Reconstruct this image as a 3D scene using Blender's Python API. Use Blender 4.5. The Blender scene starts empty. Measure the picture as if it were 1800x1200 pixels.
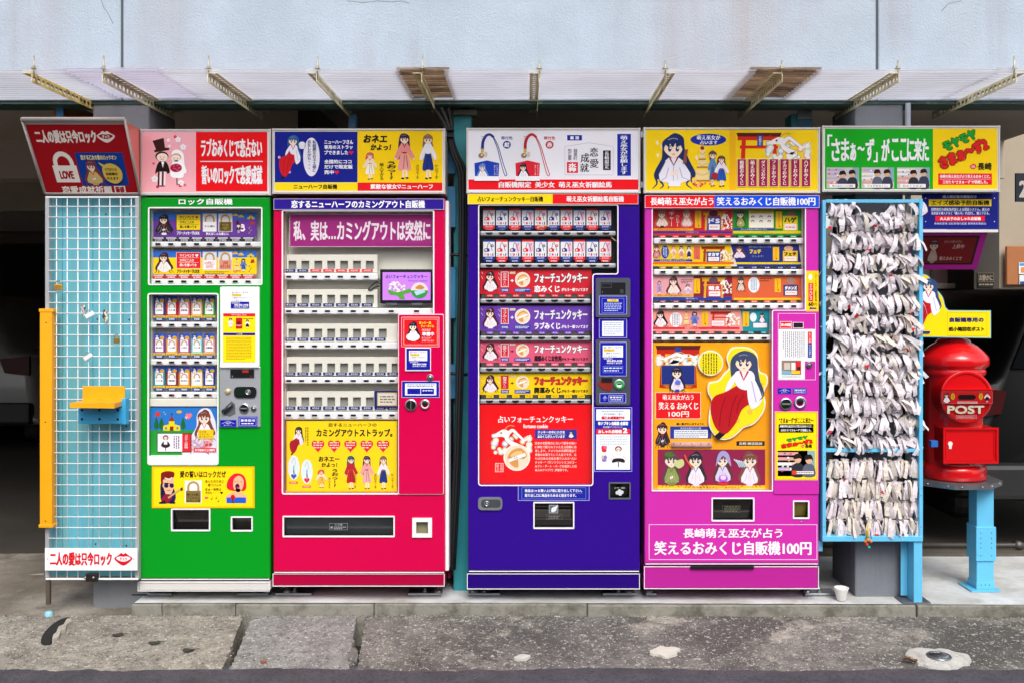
import bpy, bmesh, math, random
from mathutils import Vector, Matrix, noise
from mathutils.geometry import tessellate_polygon
R = math.radians
rnd = random.Random(7)
sc = bpy.context.scene
COL = sc.collection

# ---------------------------------------------------------------- camera, light, exposure
F, CX, CY, D, EYE = 1750.0, 925.0, 535.0, 4.667, 1.40      # frontal view; y = 0 is the plane of the machine doors
cam = bpy.data.cameras.new('camera'); cam.lens = 35; cam.sensor_width = 36
cam.shift_x = -25 / 1800; cam.shift_y = -65 / 1800; cam.clip_end = 300; cam.clip_start = 0.05
co = bpy.data.objects.new('camera', cam); COL.objects.link(co)
co.location = (0, -D, EYE); co.rotation_euler = (R(90), 0, 0); sc.camera = co
SUN_EL, SUN_AZ = 47, 168                                     # azimuth of the sun, clockwise from +Y: it stands behind the camera
world = bpy.data.worlds.new('World'); sc.world = world; world.use_nodes = True
wn = world.node_tree; bgn = wn.nodes['Background']
sky = wn.nodes.new('ShaderNodeTexSky'); sky.sky_type = 'NISHITA'; sky.sun_disc = False
sky.sun_elevation = R(SUN_EL); sky.sun_rotation = R(SUN_AZ); sky.air_density = 1.0; sky.dust_density = 3.0; sky.ozone_density = 1.0
hs = wn.nodes.new('ShaderNodeHueSaturation'); hs.inputs['Saturation'].default_value = 0.35
wn.links.new(sky.outputs[0], hs.inputs['Color']); wn.links.new(hs.outputs[0], bgn.inputs[0])
bgn.inputs[1].default_value = 0.15
sl = bpy.data.lights.new('sun', 'SUN'); sl.energy = 1.5; sl.angle = R(30); sl.color = (1, .97, .92)
so = bpy.data.objects.new('sun', sl); COL.objects.link(so); so.location = (2, -6, 8)
so.rotation_euler = Vector((math.sin(R(SUN_AZ)) * math.cos(R(SUN_EL)), math.cos(R(SUN_AZ)) * math.cos(R(SUN_EL)), math.sin(R(SUN_EL)))).to_track_quat('Z', 'Y').to_euler()
sc.view_settings.view_transform = 'Standard'; sc.view_settings.look = 'None'
sc.view_settings.gamma = 1; sc.view_settings.use_curve_mapping = False
sc.view_settings.exposure = 0.6

# ---------------------------------------------------------------- helpers
def X(px, y=0.0): return (px - CX) / F * (D + y)
def Z(py, y=0.0): return EYE + (CY - py) / F * (D + y)
def lin(h):
    h = h.lstrip('#'); c = [int(h[i:i+2], 16) / 255 for i in (0, 2, 4)]
    return tuple(v / 12.92 if v <= .04045 else ((v + .055) / 1.055) ** 2.4 for v in c) + (1,)
MATS = {}
def ink(h, rough=.5):
    """flat printed ink or plain plastic of one colour"""
    k = ('ink', h, rough)
    if k not in MATS:
        m = bpy.data.materials.new('ink_' + h.strip('#')); m.use_nodes = True
        b = m.node_tree.nodes['Principled BSDF']; b.inputs['Base Color'].default_value = lin(h)
        b.inputs['Roughness'].default_value = rough; b.inputs['Specular IOR Level'].default_value = .12
        m.diffuse_color = lin(h); MATS[k] = m
    return MATS[k]
def mat(name, h, rough=.5, metal=0, var=.12, scale=4, bump=0, bscale=80, h2=None, stretch=(1, 1, 1), rvar=.1, dirt=None, dirt_h='#3a342c', dscale=6, drange=(.55, .75), coat=0, spec=.5):
    """painted / cast surface: two tones mixed by noise, fine relief, optional patches of dirt"""
    if name in MATS: return MATS[name]
    m = bpy.data.materials.new(name); m.use_nodes = True; nt = m.node_tree; N = nt.nodes; L = nt.links
    b = N['Principled BSDF']; tc = N.new('ShaderNodeNewGeometry'); mp = N.new('ShaderNodeMapping'); mp.inputs['Scale'].default_value = stretch
    L.new(tc.outputs['Position'], mp.inputs[0])
    n = N.new('ShaderNodeTexNoise'); n.inputs['Scale'].default_value = scale; n.inputs['Detail'].default_value = 8; n.inputs['Roughness'].default_value = .65
    L.new(mp.outputs[0], n.inputs['Vector'])
    r = N.new('ShaderNodeValToRGB'); c = lin(h); c2 = lin(h2) if h2 else tuple(v * (1 - var) for v in c[:3]) + (1,)
    r.color_ramp.elements[0].color = c2; r.color_ramp.elements[0].position = .35
    r.color_ramp.elements[1].color = c; r.color_ramp.elements[1].position = .65
    L.new(n.outputs[0], r.inputs[0]); out = r.outputs[0]
    if dirt:
        n2 = N.new('ShaderNodeTexNoise'); n2.inputs['Scale'].default_value = dscale; n2.inputs['Detail'].default_value = 10; n2.inputs['Roughness'].default_value = .7
        L.new(mp.outputs[0], n2.inputs['Vector'])
        r2 = N.new('ShaderNodeMapRange'); r2.inputs[1].default_value = drange[0]; r2.inputs[2].default_value = drange[1]; r2.inputs[4].default_value = dirt
        L.new(n2.outputs[0], r2.inputs[0])
        mx = N.new('ShaderNodeMix'); mx.data_type = 'RGBA'; mx.inputs[7].default_value = lin(dirt_h)
        L.new(r2.outputs[0], mx.inputs[0]); L.new(out, mx.inputs[6]); out = mx.outputs[2]
    L.new(out, b.inputs['Base Color'])
    mr = N.new('ShaderNodeMapRange'); mr.inputs[3].default_value = max(0.02, rough - rvar); mr.inputs[4].default_value = min(1, rough + rvar)
    L.new(n.outputs[0], mr.inputs[0]); L.new(mr.outputs[0], b.inputs['Roughness'])
    b.inputs['Metallic'].default_value = metal; b.inputs['Coat Weight'].default_value = coat; b.inputs['Coat Roughness'].default_value = .08
    b.inputs['Specular IOR Level'].default_value = spec
    if bump:
        n3 = N.new('ShaderNodeTexNoise'); n3.inputs['Scale'].default_value = bscale; n3.inputs['Detail'].default_value = 6; n3.inputs['Roughness'].default_value = .6
        L.new(tc.outputs['Position'], n3.inputs['Vector'])
        bp = N.new('ShaderNodeBump'); bp.inputs['Strength'].default_value = bump; bp.inputs['Distance'].default_value = .01
        L.new(n3.outputs[0], bp.inputs['Height']); L.new(bp.outputs[0], b.inputs['Normal'])
    m.diffuse_color = c; MATS[name] = m
    return m
def paint(h):
    h2 = '#' + ''.join('%02x' % int(int(h[i:i+2], 16) * .9) for i in (1, 3, 5))
    return mat('paint_' + h.strip('#'), h2, .17, var=.02, scale=2, rvar=.06, spec=.3, bump=.02, bscale=3, dirt=.16, dirt_h='#201c1a', dscale=7, drange=(.62, .8))
def glass_mat(name='window_glass', rough=.03, tint=(1, 1, 1, 1), boost=1.0):
    if name in MATS: return MATS[name]
    m = bpy.data.materials.new(name); m.use_nodes = True; nt = m.node_tree; N = nt.nodes; L = nt.links
    N.remove(N['Principled BSDF']); o = N['Material Output']
    t = N.new('ShaderNodeBsdfTransparent'); t.inputs[0].default_value = tint
    g = N.new('ShaderNodeBsdfGlossy'); g.inputs['Roughness'].default_value = rough
    f = N.new('ShaderNodeLayerWeight'); f.inputs[0].default_value = .5
    pw = N.new('ShaderNodeMath'); pw.operation = 'POWER'; pw.inputs[1].default_value = 5; L.new(f.outputs['Facing'], pw.inputs[0])
    mm = N.new('ShaderNodeMath'); mm.operation = 'MULTIPLY_ADD'; mm.inputs[1].default_value = .9; mm.inputs[2].default_value = .04 * boost
    L.new(pw.outputs[0], mm.inputs[0])
    x = N.new('ShaderNodeMixShader'); L.new(mm.outputs[0], x.inputs[0]); L.new(t.outputs[0], x.inputs[1]); L.new(g.outputs[0], x.inputs[2]); L.new(x.outputs[0], o.inputs[0])
    MATS[name] = m
    return m

ORI = {}
def tag(o, label=None, cat=None, group=None, kind=None):
    if label: o['label'] = label
    if cat: o['category'] = cat
    if group: o['group'] = group
    if kind: o['kind'] = kind
    return o
def empty(name, loc, label=None, cat=None, group=None):
    o = bpy.data.objects.new(name, None); COL.objects.link(o); o.location = loc; o.empty_display_size = .1
    ORI[o] = Vector(loc); return tag(o, label, cat, group)
def inst(mesh, name, parent, pos, rot=None):
    """another object over a shared mesh, at a world position"""
    o = bpy.data.objects.new(name, mesh); COL.objects.link(o)
    o.parent = parent; o.location = Vector(pos) - (ORI[parent] if parent else Vector())
    if rot: o.rotation_euler = rot
    ORI[o] = Vector(pos); return o
class B:
    """collects faces in world coordinates; build() links them as ONE mesh object"""
    def __init__(s): s.v = []; s.f = []; s.m = []; s.cur = 0; s.mats = []; s.sm = []; s.smooth = False
    def use(s, m):
        if m not in s.mats: s.mats.append(m)
        s.cur = s.mats.index(m); return s
    def add(s, vs, fs):
        o = len(s.v); s.v += [tuple(v) for v in vs]
        for f in fs: s.f.append([o + i for i in f]); s.m.append(s.cur); s.sm.append(s.smooth)
    def box(s, x0, x1, y0, y1, z0, z1, bev=0, seg=1):
        if x0 > x1: x0, x1 = x1, x0
        if z0 > z1: z0, z1 = z1, z0
        if y0 > y1: y0, y1 = y1, y0
        if bev:
            bm = bmesh.new(); bmesh.ops.create_cube(bm, size=1)
            for v in bm.verts: v.co = Vector(((x0 + x1) / 2 + v.co.x * (x1 - x0), (y0 + y1) / 2 + v.co.y * (y1 - y0), (z0 + z1) / 2 + v.co.z * (z1 - z0)))
            bmesh.ops.bevel(bm, geom=bm.edges[:], offset=bev, segments=seg, affect='EDGES', profile=.5)
            bm.verts.index_update(); s.add([v.co[:] for v in bm.verts], [[v.index for v in f.verts] for f in bm.faces]); bm.free(); return s
        v = [(x0, y0, z0), (x1, y0, z0), (x1, y1, z0), (x0, y1, z0), (x0, y0, z1), (x1, y0, z1), (x1, y1, z1), (x0, y1, z1)]
        s.add(v, [(0, 3, 2, 1), (4, 5, 6, 7), (0, 1, 5, 4), (1, 2, 6, 5), (2, 3, 7, 6), (3, 0, 4, 7)]); return s
    def pbox(s, a, b, c, d, y, dep, bev=0, seg=1):
        """box whose front face covers pixels a..b, c..d at depth y"""
        return s.box(X(a, y), X(b, y), y, y + dep, Z(d, y), Z(c, y), bev, seg)
    def tube(s, pts, r, n=8, closed=False):
        pts = [Vector(p) for p in pts]; k = len(pts); rs = r if isinstance(r, (list, tuple)) else [r] * k
        vs = []; up = Vector((.13, .31, .94)).normalized()
        for i, p in enumerate(pts):
            t = (pts[(i + 1) % k] - pts[i - 1]) if closed else (pts[min(i + 1, k - 1)] - pts[max(i - 1, 0)])
            t.normalize(); a = t.cross(up)
            if a.length < .05: a = t.cross(Vector((1, 0, 0)))
            a.normalize(); b = t.cross(a).normalized()
            vs += [p + (a * math.cos(2 * math.pi * j / n) + b * math.sin(2 * math.pi * j / n)) * rs[i] for j in range(n)]
        fs = [(i * n + j, i * n + (j + 1) % n, ((i + 1) % k) * n + (j + 1) % n, ((i + 1) % k) * n + j) for i in range(k if closed else k - 1) for j in range(n)]
        if not closed: fs += [tuple(range(n))[::-1], tuple((k - 1) * n + j for j in range(n))]
        o = s.smooth; s.smooth = True; s.add(vs, fs); s.smooth = o; return s
    def lathe(s, c, prof, n=32, axis='z', smooth=True, a0=0, a1=2 * math.pi):
        """prof: (radius, height) pairs; axis z up or y (towards the camera is -y)"""
        vs = []; full = abs(a1 - a0 - 2 * math.pi) < 1e-6; m = n if full else n + 1
        for r, h in prof:
            for j in range(m):
                a = a0 + (a1 - a0) * j / n
                vs.append((c[0] + r * math.cos(a), c[1] + r * math.sin(a), c[2] + h) if axis == 'z' else (c[0] + r * math.cos(a), c[1] + h, c[2] + r * math.sin(a)))
        fs = [(i * m + j, i * m + (j + 1) % m, (i + 1) * m + (j + 1) % m, (i + 1) * m + j) for i in range(len(prof) - 1) for j in range(n)]
        o = s.smooth; s.smooth = smooth; s.add(vs, fs); s.smooth = o; return s
    def prism(s, pts, y, dep, yfun=None):
        """closed polygon of world (x, z) points, extruded from y back by dep"""
        n = len(pts); tri = tessellate_polygon([[Vector((p[0], p[1], 0)) for p in pts]])
        s.add([(p[0], y, p[1]) for p in pts] + [(p[0], y + dep, p[1]) for p in pts],
              [tuple(t) for t in tri] + [tuple(n + i for i in t)[::-1] for t in tri] + [(i, (i + 1) % n, n + (i + 1) % n, n + i) for i in range(n)]); return s
    def pprism(s, pts, y, dep): return s.prism([(X(a, y), Z(b, y)) for a, b in pts], y, dep)
    def frame(s, outer, w, y, dep):
        """ring of width w (metres) inside the closed world outline"""
        inn = inset(outer, w); n = len(outer)
        vs = [(p[0], y, p[1]) for p in outer] + [(p[0], y, p[1]) for p in inn] + [(p[0], y + dep, p[1]) for p in outer] + [(p[0], y + dep, p[1]) for p in inn]
        fs = []
        for i in range(n):
            j = (i + 1) % n
            fs += [(i, j, n + j, n + i), (2 * n + i, 2 * n + j, j, i), (n + i, n + j, 3 * n + j, 3 * n + i), (2 * n + j, 2 * n + i, 3 * n + i, 3 * n + j)]
        s.add(vs, fs); return s
    def build(s, name, parent=None, loc=None, label=None, cat=None, group=None, kind=None):
        off = Vector(loc) if loc else (ORI[parent] if parent else Vector())
        me = bpy.data.meshes.new(name); me.from_pydata([tuple(Vector(v) - off) for v in s.v], [], s.f)
        for m in s.mats: me.materials.append(m)
        me.polygons.foreach_set('material_index', s.m); me.polygons.foreach_set('use_smooth', s.sm)
        bm = bmesh.new(); bm.from_mesh(me); bmesh.ops.recalc_face_normals(bm, faces=bm.faces[:]) if not getattr(s, 'keep', 0) else None; bm.to_mesh(me); bm.free()
        me.update()
        o = bpy.data.objects.new(name, me); COL.objects.link(o)
        if parent: o.parent = parent; o.location = off - ORI[parent]
        else: o.location = off
        ORI[o] = off; return tag(o, label, cat, group, kind)
def inset(pts, w):
    n = len(pts); A = sum(pts[i][0] * pts[(i + 1) % n][1] - pts[(i + 1) % n][0] * pts[i][1] for i in range(n)); sg = 1 if A > 0 else -1; out = []
    for i in range(n):
        p0, p, p1 = Vector(pts[i - 1]), Vector(pts[i]), Vector(pts[(i + 1) % n])
        a = (p - p0).normalized(); b = (p1 - p).normalized(); na = Vector((-a.y, a.x)) * sg; nb = Vector((-b.y, b.x)) * sg
        m = (na + nb); m = m / max(.3, m.length_squared) * 2
        out.append((p + m * w)[:])
    return out
def rounded(pts, r, n=4):
    """round the corners of a closed outline; r one number or one per corner"""
    out = []; k = len(pts)
    for i in range(k):
        p0, p, p1 = Vector(pts[i - 1]), Vector(pts[i]), Vector(pts[(i + 1) % k]); rr = r[i] if isinstance(r, (list, tuple)) else r
        if rr <= 0: out.append(p[:]); continue
        a = p + (p0 - p).normalized() * rr; b = p + (p1 - p).normalized() * rr
        for j in range(n + 1):
            t = j / n; out.append((a * (1 - t) ** 2 + p * 2 * t * (1 - t) + b * t * t)[:])
    return out
def W(pts, y): return [(X(a, y), Z(b, y)) for a, b in pts]
def rect(a, b, c, d): return [(a, c), (b, c), (b, d), (a, d)]
def plate(b, outer, holes, y, dep, hdep=.03, rad=.008):
    """front plate (world outlines) with real openings, rounded outer edge"""
    inn = inset(outer, rad); loops = [inn] + holes; flat = [p for l in loops for p in l]
    tri = tessellate_polygon([[Vector((p[0], p[1], 0)) for p in l] for l in loops])
    b.add([(p[0], y, p[1]) for p in flat], [tuple(t) for t in tri])
    prev = [(p[0], y, p[1]) for p in inn]; n = len(outer)
    rings = [inset(outer, rad * (1 - math.sin(R(a)))) for a in (30, 60, 90)]; ys = [y + rad * (1 - math.cos(R(a))) for a in (30, 60, 90)]
    for ring, yy in zip(rings + [outer], ys + [y + dep]):
        cur = [(p[0], yy, p[1]) for p in ring]
        b.add(prev + cur, [(i, (i + 1) % n, n + (i + 1) % n, n + i) for i in range(n)]); prev = cur
    for h in holes:
        k = len(h); b.add([(p[0], y, p[1]) for p in h] + [(p[0], y + hdep, p[1]) for p in h], [(i, (i + 1) % k, k + (i + 1) % k, k + i) for i in range(k)])
def recess(b, h, y0, y1):
    k = len(h); b.add([(p[0], y0, p[1]) for p in h] + [(p[0], y1, p[1]) for p in h], [(i, (i + 1) % k, k + (i + 1) % k, k + i) for i in range(k)] +
          [tuple(k + i for i in t) for t in tessellate_polygon([[Vector((p[0], p[1], 0)) for p in h]])])

# ---------------------------------------------------------------- lettering and flat print
_tc = bpy.data.curves.new('type', 'FONT'); _tc.resolution_u = 3; _to = bpy.data.objects.new('type', _tc); COL.objects.link(_to)
TXT = {}
def glyphs(s):
    if s not in TXT:
        _tc.body = s; _tc.space_line = .92; _tc.align_x = 'CENTER' if '\n' in s else 'LEFT'
        dg = bpy.context.evaluated_depsgraph_get(); dg.update()
        me = bpy.data.meshes.new_from_object(_to.evaluated_get(dg))
        vs = [v.co[:2] for v in me.vertices]; fs = [tuple(p.vertices) for p in me.polygons]; bpy.data.meshes.remove(me)
        x0 = min(v[0] for v in vs); x1 = max(v[0] for v in vs); y0 = min(v[1] for v in vs); y1 = max(v[1] for v in vs)
        TXT[s] = ([((v[0] - x0) / (x1 - x0 or 1), (y1 - v[1]) / (y1 - y0 or 1)) for v in vs], fs, x1 - x0, y1 - y0)
    return TXT[s]
def smooth_closed(pts, n=5):
    out = []; k = len(pts)
    for i in range(k):
        p = [Vector(pts[(i + j - 1) % k]) for j in range(4)]
        for j in range(n):
            t = j / n
            out.append((0.5 * (2 * p[1] + (p[2] - p[0]) * t + (2 * p[0] - 5 * p[1] + 4 * p[2] - p[3]) * t * t + (3 * p[1] - p[0] - 3 * p[2] + p[3]) * t ** 3))[:])
    return out
def smooth_open(pts, n=5):
    out = []; k = len(pts)
    for i in range(k - 1):
        p = [Vector(pts[max(0, min(k - 1, i + j - 1))]) for j in range(4)]
        for j in range(n):
            t = j / n
            out.append((0.5 * (2 * p[1] + (p[2] - p[0]) * t + (2 * p[0] - 5 * p[1] + 4 * p[2] - p[3]) * t * t + (3 * p[1] - p[0] - 3 * p[2] + p[3]) * t ** 3))[:])
    return out + [tuple(pts[-1])]
class Art(B):
    """print on a board: shapes in pixel coordinates of the flat board face, each layer a hair in front of the last"""
    def __init__(s, y, quad=None, dom=None):
        super().__init__(); s.y = y; s.q = quad; s.dom = dom; s.k = 0; s.T = (1, 0, 0, 1, 0, 0); s.keep = 1
        if quad:
            q = [Vector(p) for p in quad]; s.nrm = (q[1] - q[0]).cross(q[3] - q[0]).normalized()
            if s.nrm.y > 0: s.nrm = -s.nrm
            s.Q = q
    def P(s, x, y, L):
        a, b, c, d, e, f = s.T; x, y = a * x + b * y + e, c * x + d * y + f
        h = L * .00022 + .0003
        if s.q:
            x0, y0, x1, y1 = s.dom; u = (x - x0) / (x1 - x0); v = (y - y0) / (y1 - y0); q = s.Q
            return (q[0] * (1 - u) + q[1] * u) * (1 - v) + (q[3] * (1 - u) + q[2] * u) * v + s.nrm * h
        return (X(x, s.y), s.y - h, Z(y, s.y))
    def at(s, x=0, y=0, sx=1, sy=None, rot=0, skew=0):
        sy = sx if sy is None else sy; c, n = math.cos(R(rot)), math.sin(R(rot)); s.T = (sx * c, -sy * n + skew * sy, sx * n, sy * c, x, y); return s
    def reset(s): s.T = (1, 0, 0, 1, 0, 0); return s
    def poly(s, pts, col, L=2):
        s.use(ink(col) if isinstance(col, str) else col)
        s.add([s.P(p[0], p[1], L) for p in pts], [tuple(t) for t in tessellate_polygon([[Vector((p[0], p[1], 0)) for p in pts]])]); return s
    def rect(s, a, b, c, d, col, L=1): return s.poly(rect(a, b, c, d), col, L)
    def slab(s, a, b, c, d, col, dep=.004, L=0):
        """the board itself: a thin block behind the print"""
        s.use(ink(col) if isinstance(col, str) else col); v = [s.P(p[0], p[1], L) for p in rect(a, b, c, d)]; n = (s.nrm * -dep) if s.q else Vector((0, dep, 0))
        w = [tuple(Vector(p) + n) for p in v]; s.add(v + w, [(3, 2, 1, 0), (4, 5, 6, 7), (0, 1, 5, 4), (1, 2, 6, 5), (2, 3, 7, 6), (3, 0, 4, 7)]); return s
    def border(s, a, b, c, d, w, col, L=1):
        s.rect(a, b, c, c + w, col, L); s.rect(a, b, d - w, d, col, L); s.rect(a, a + w, c + w, d - w, col, L); s.rect(b - w, b, c + w, d - w, col, L); return s
    def blob(s, pts, col, L=2, n=5): return s.poly(smooth_closed(pts, n), col, L)
    def ell(s, x, y, rx, ry, col, L=2, n=20, a0=0, a1=360):
        return s.poly([(x + rx * math.cos(R(a0 + (a1 - a0) * i / n)), y + ry * math.sin(R(a0 + (a1 - a0) * i / n))) for i in range(n if a1 - a0 == 360 else n + 1)], col, L)
    def line(s, pts, w, col, L=2, sm=False):
        if sm: pts = smooth_open(pts, 5)
        s.use(ink(col) if isinstance(col, str) else col); vs = []; n = len(pts)
        for i in range(n):
            a = Vector(pts[max(0, i - 1)]); b = Vector(pts[min(n - 1, i + 1)]); t = (b - a).normalized(); q = Vector((-t.y, t.x)) * ((w[0] + (w[1] - w[0]) * i / (n - 1)) if isinstance(w, tuple) else w) / 2
            p = Vector(pts[i]); vs += [s.P(*(p + q), L), s.P(*(p - q), L)]
        s.add(vs, [(2 * i, 2 * i + 1, 2 * i + 3, 2 * i + 2) for i in range(n - 1)]); return s
    def text(s, t, x0, x1, y0, y1, col, L=3, bold=0, serif=0, edge=None, ew=.0):
        """lettering fitted to a box. bold / serif thicken the strokes (pixels) all round / sideways only"""
        vs, fs, gw, gh = glyphs(t)
        def lay(dx, dy, c, LL):
            s.use(ink(c) if isinstance(c, str) else c); bx, by = max(bold, 0), max(bold, 0)
            s.add([s.P(x0 + bx + v[0] * (x1 - x0 - 2 * bx) + dx, y0 + by + v[1] * (y1 - y0 - 2 * by) + dy, LL) for v in vs], fs)
        if edge:
            for i in range(8): lay((bold + ew) * math.cos(i * math.pi / 4), (bold + ew) * math.sin(i * math.pi / 4), edge, L - 1 + i * .06)
        lay(0, 0, col, L)
        if bold:
            for i in range(4): lay(bold * (1 if i % 2 else -1) * .8, bold * (1 if i > 1 else -1) * .8, col, L + .1 + i * .1)
        if serif:
            for i in (-1, 1): lay(serif * i, 0, col, L + .2 + i * .1)
        return s
    def vtext(s, t, x0, x1, y0, y1, col, L=3, **k): return s.text('\n'.join(t.replace('ー', '|').replace('〜', '|')), x0, x1, y0, y1, col, L, **k)
    def micro(s, x0, x1, y0, y1, n, col, L=3, vert=False, fill=.45):
        """print too small to read from here: rows of dashes"""
        r = random.Random(int(x0 * 7 + y0 * 13)); 
        for i in range(n):
            if vert:
                p = (x1 - x0) / n; c = x1 - (i + .5) * p; t = y0; e = y1 - (r.random() * .3 * (y1 - y0) if i == n - 1 else 0)
                while t < e - p * .3: q = min(e, t + p * r.uniform(.4, 1.3)); s.rect(c - p * fill / 2, c + p * fill / 2, t, q, col, L); t = q + p * .3
            else:
                p = (y1 - y0) / n; c = y0 + (i + .5) * p; t = x0; e = x1 - (r.random() * .35 * (x1 - x0) if i == n - 1 and n > 1 else 0)
                while t < e - p * .3: q = min(e, t + p * r.uniform(.5, 1.5)); s.rect(t, q, c - p * fill / 2, c + p * fill / 2, col, L); t = q + p * .3
        return s
    # --- drawn motifs (all plain generic figures)
    def heart(s, x, y, r, col, L=3): return s.poly([(x + r * (16 * math.sin(t) ** 3) / 16, y - r * (13 * math.cos(t) - 5 * math.cos(2 * t) - 2 * math.cos(3 * t) - math.cos(4 * t)) / 15) for t in [i * math.pi / 9 for i in range(18)]], col, L)
    def flower(s, x, y, r, col, L=2):
        for i in range(5): s.ell(x + r * .55 * math.cos(R(72 * i - 90)), y + r * .55 * math.sin(R(72 * i - 90)), r * .42, r * .42, col, L + i * .1, 8)
        return s
    def lock(s, x0, x1, y0, y1, sh, body, L=3, w=.14):
        m = y0 + (y1 - y0) * .45; cx = (x0 + x1) / 2; r = (x1 - x0) * .34; ww = (x1 - x0) * w
        s.line([(cx - r, m + 1)] + [(cx + r * math.cos(R(a)), y0 + r + ww / 2 + r * math.sin(R(a))) for a in range(180, 361, 20)] + [(cx + r, m + 1)], ww, sh, L)
        s.rect(x0, x1, m, y1, body, L + 1); return s
    def lips(s, x0, x1, y0, y1, col, back, L=3):
        u = lambda a, b: (x0 + (x1 - x0) * a, y0 + (y1 - y0) * b)
        s.blob([u(0, .42), u(.2, .2), u(.38, 0), u(.5, .1), u(.62, 0), u(.8, .2), u(1, .42), u(.82, .75), u(.5, 1), u(.18, .75)], col, L)
        s.blob([u(.1, .42), u(.3, .27), u(.5, .3), u(.7, .27), u(.9, .42), u(.7, .62), u(.5, .68), u(.3, .62)], back, L + 1)
        s.text('チュウ', *[u(.3, 0)[0], u(.7, 0)[0], u(0, .33)[1], u(0, .6)[1]], col, L + 2, bold=.3); return s
    def face(s, x, y, r, skin='#f8dcc4', eye='#30405c', L=5, d=0):
        s.blob([(x - r, y - r * .5), (x, y - r * 1.05), (x + r, y - r * .5), (x + r * .9, y + r * .45), (x + d * r, y + r * 1.15), (x - r * .9, y + r * .45)], skin, L, 4)
        for k in (-1, 1):
            s.ell(x + k * r * .42 + d * r * .3, y + r * .15, r * .2, r * .3, eye, L + 1, 10); s.ell(x + k * r * .42 + d * r * .3 + r * .06, y + r * .05, r * .08, r * .1, '#ffffff', L + 2, 6)
            s.line([(x + k * r * .2 + d * r * .3, y - r * .22), (x + k * r * .68 + d * r * .3, y - r * .2)], r * .08, '#3a2820', L + 1)
        s.line([(x - r * .12 + d * r * .3, y + r * .72), (x + r * .12 + d * r * .3, y + r * .72)], r * .09, '#c05048', L + 1); return s
    def hairtop(s, x, y, r, hair, L=8):
        s.blob([(x - r * 1.12, y + r * .35), (x - r * 1.15, y - r * .7), (x, y - r * 1.35), (x + r * 1.15, y - r * .7), (x + r * 1.12, y + r * .35), (x + r * .8, y - r * .25), (x + r * .35, y - r * .1),
                (x + r * .25, y - r * .5), (x - r * .05, y - r * .02), (x - r * .35, y - r * .45), (x - r * .5, y - r * .02), (x - r * .85, y - r * .3)], hair, L, 3)
        s.line([(x - r * .6, y - r * .85), (x, y - r * 1.02), (x + r * .5, y - r * .9)], r * .1, '#8a8aa0', L + .5, True); return s
    def girl(s, x0, x1, y0, y1, hair, top, skirt, pose='stand', flip=False, trim='#c83040', long=1.0, L=2, skin='#f8dcc4'):
        """a drawn long-haired figure in a blouse or robe and a skirt, fitted to a box"""
        w, h = x1 - x0, y1 - y0; T0 = s.T
        def u(a, b): return ((x1 - w * a) if flip else (x0 + w * a), y0 + h * b)
        r = h * .085
        def U(*p): return [u(a, b) for a, b in p]
        if pose == 'stand':
            s.blob(U((.5, 0), (.72, .06), (.74, .2), (.8, .2 + .3 * long), (.66, .22 + .16 * long), (.4, .3), (.26, .26 + .3 * long), (.2, .2 + .2 * long), (.28, .06)), hair, L)
            s.line(U((.45, .68), (.44, .95)), w * .09, skin, L + 1); s.line(U((.58, .68), (.6, .94)), w * .09, skin, L + 1)
            s.ell(*u(.42, .965), w * .08, h * .02, '#2a1a20', L + 2, 8); s.ell(*u(.62, .955), w * .08, h * .02, '#2a1a20', L + 2, 8)
            s.blob(U((.38, .4), (.62, .4), (.8, .74), (.68, .79), (.5, .77), (.32, .8), (.2, .74)), skirt, L + 2, 4)
            s.line(U((.5, .46), (.46, .76)), w * .02, '#00000a', L + 3); s.line(U((.58, .46), (.66, .74)), w * .02, '#20101a', L + 3)
            s.blob(U((.36, .21), (.64, .21), (.68, .3), (.62, .42), (.38, .42), (.32, .3)), top, L + 3, 4)
            s.blob(U((.34, .23), (.14, .4), (.06, .52), (.2, .56), (.38, .36)), top, L + 4, 4); s.blob(U((.66, .23), (.84, .38), (.96, .5), (.84, .56), (.62, .36)), top, L + 4, 4)
            s.rect(u(.4, 0)[0], u(.6, 0)[0], u(0, .4)[1], u(0, .43)[1], trim, L + 4.5); s.line(U((.42, .21), (.5, .3), (.58, .21)), w * .05, trim, L + 5)
            s.ell(*u(.09, .55), w * .05, h * .018, skin, L + 5, 8); s.ell(*u(.92, .55), w * .05, h * .018, skin, L + 5, 8); cx, cy = u(.5, .125)
        elif pose == 'sit':
            r = h * .09
            s.blob(U((.62, 0), (.84, .06), (.88, .24), (.95, .5), (.86, .54), (.8, .36), (.5, .3), (.42, .34), (.4, .1)), hair, L)
            s.line(U((.42, .76), (.26, .93)), w * .1, '#f4f4f8', L + 1); s.line(U((.3, .9), (.14, .99)), w * .1, '#181020', L + 1)
            s.blob(U((.56, .38), (.78, .42), (.8, .56), (.6, .66), (.48, .82), (.3, .94), (.12, .86), (.04, .66), (.1, .52), (.32, .46)), skirt, L + 2, 4)
            for a, b, c, d in ((.3, .52, .2, .86), (.5, .5, .36, .86), (.62, .5, .5, .7)): s.line(U((a, b), ((a + c) / 2 - .03, (b + d) / 2), (c, d)), w * .014, '#7a1018', L + 3, True)
            s.blob(U((.5, .23), (.76, .23), (.82, .34), (.74, .44), (.54, .42), (.46, .32)), top, L + 3, 4)
            s.blob(U((.72, .25), (.86, .38), (.94, .56), (.78, .66), (.7, .56), (.68, .36)), top, L + 4, 4); s.blob(U((.52, .25), (.42, .4), (.3, .46), (.34, .36), (.46, .26)), top, L + 4, 4)
            s.line(U((.76, .34), (.8, .46), (.84, .58)), w * .02, '#b8b0d8', L + 5, True); s.line(U((.56, .23), (.62, .33), (.7, .23)), w * .035, trim, L + 5)
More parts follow.
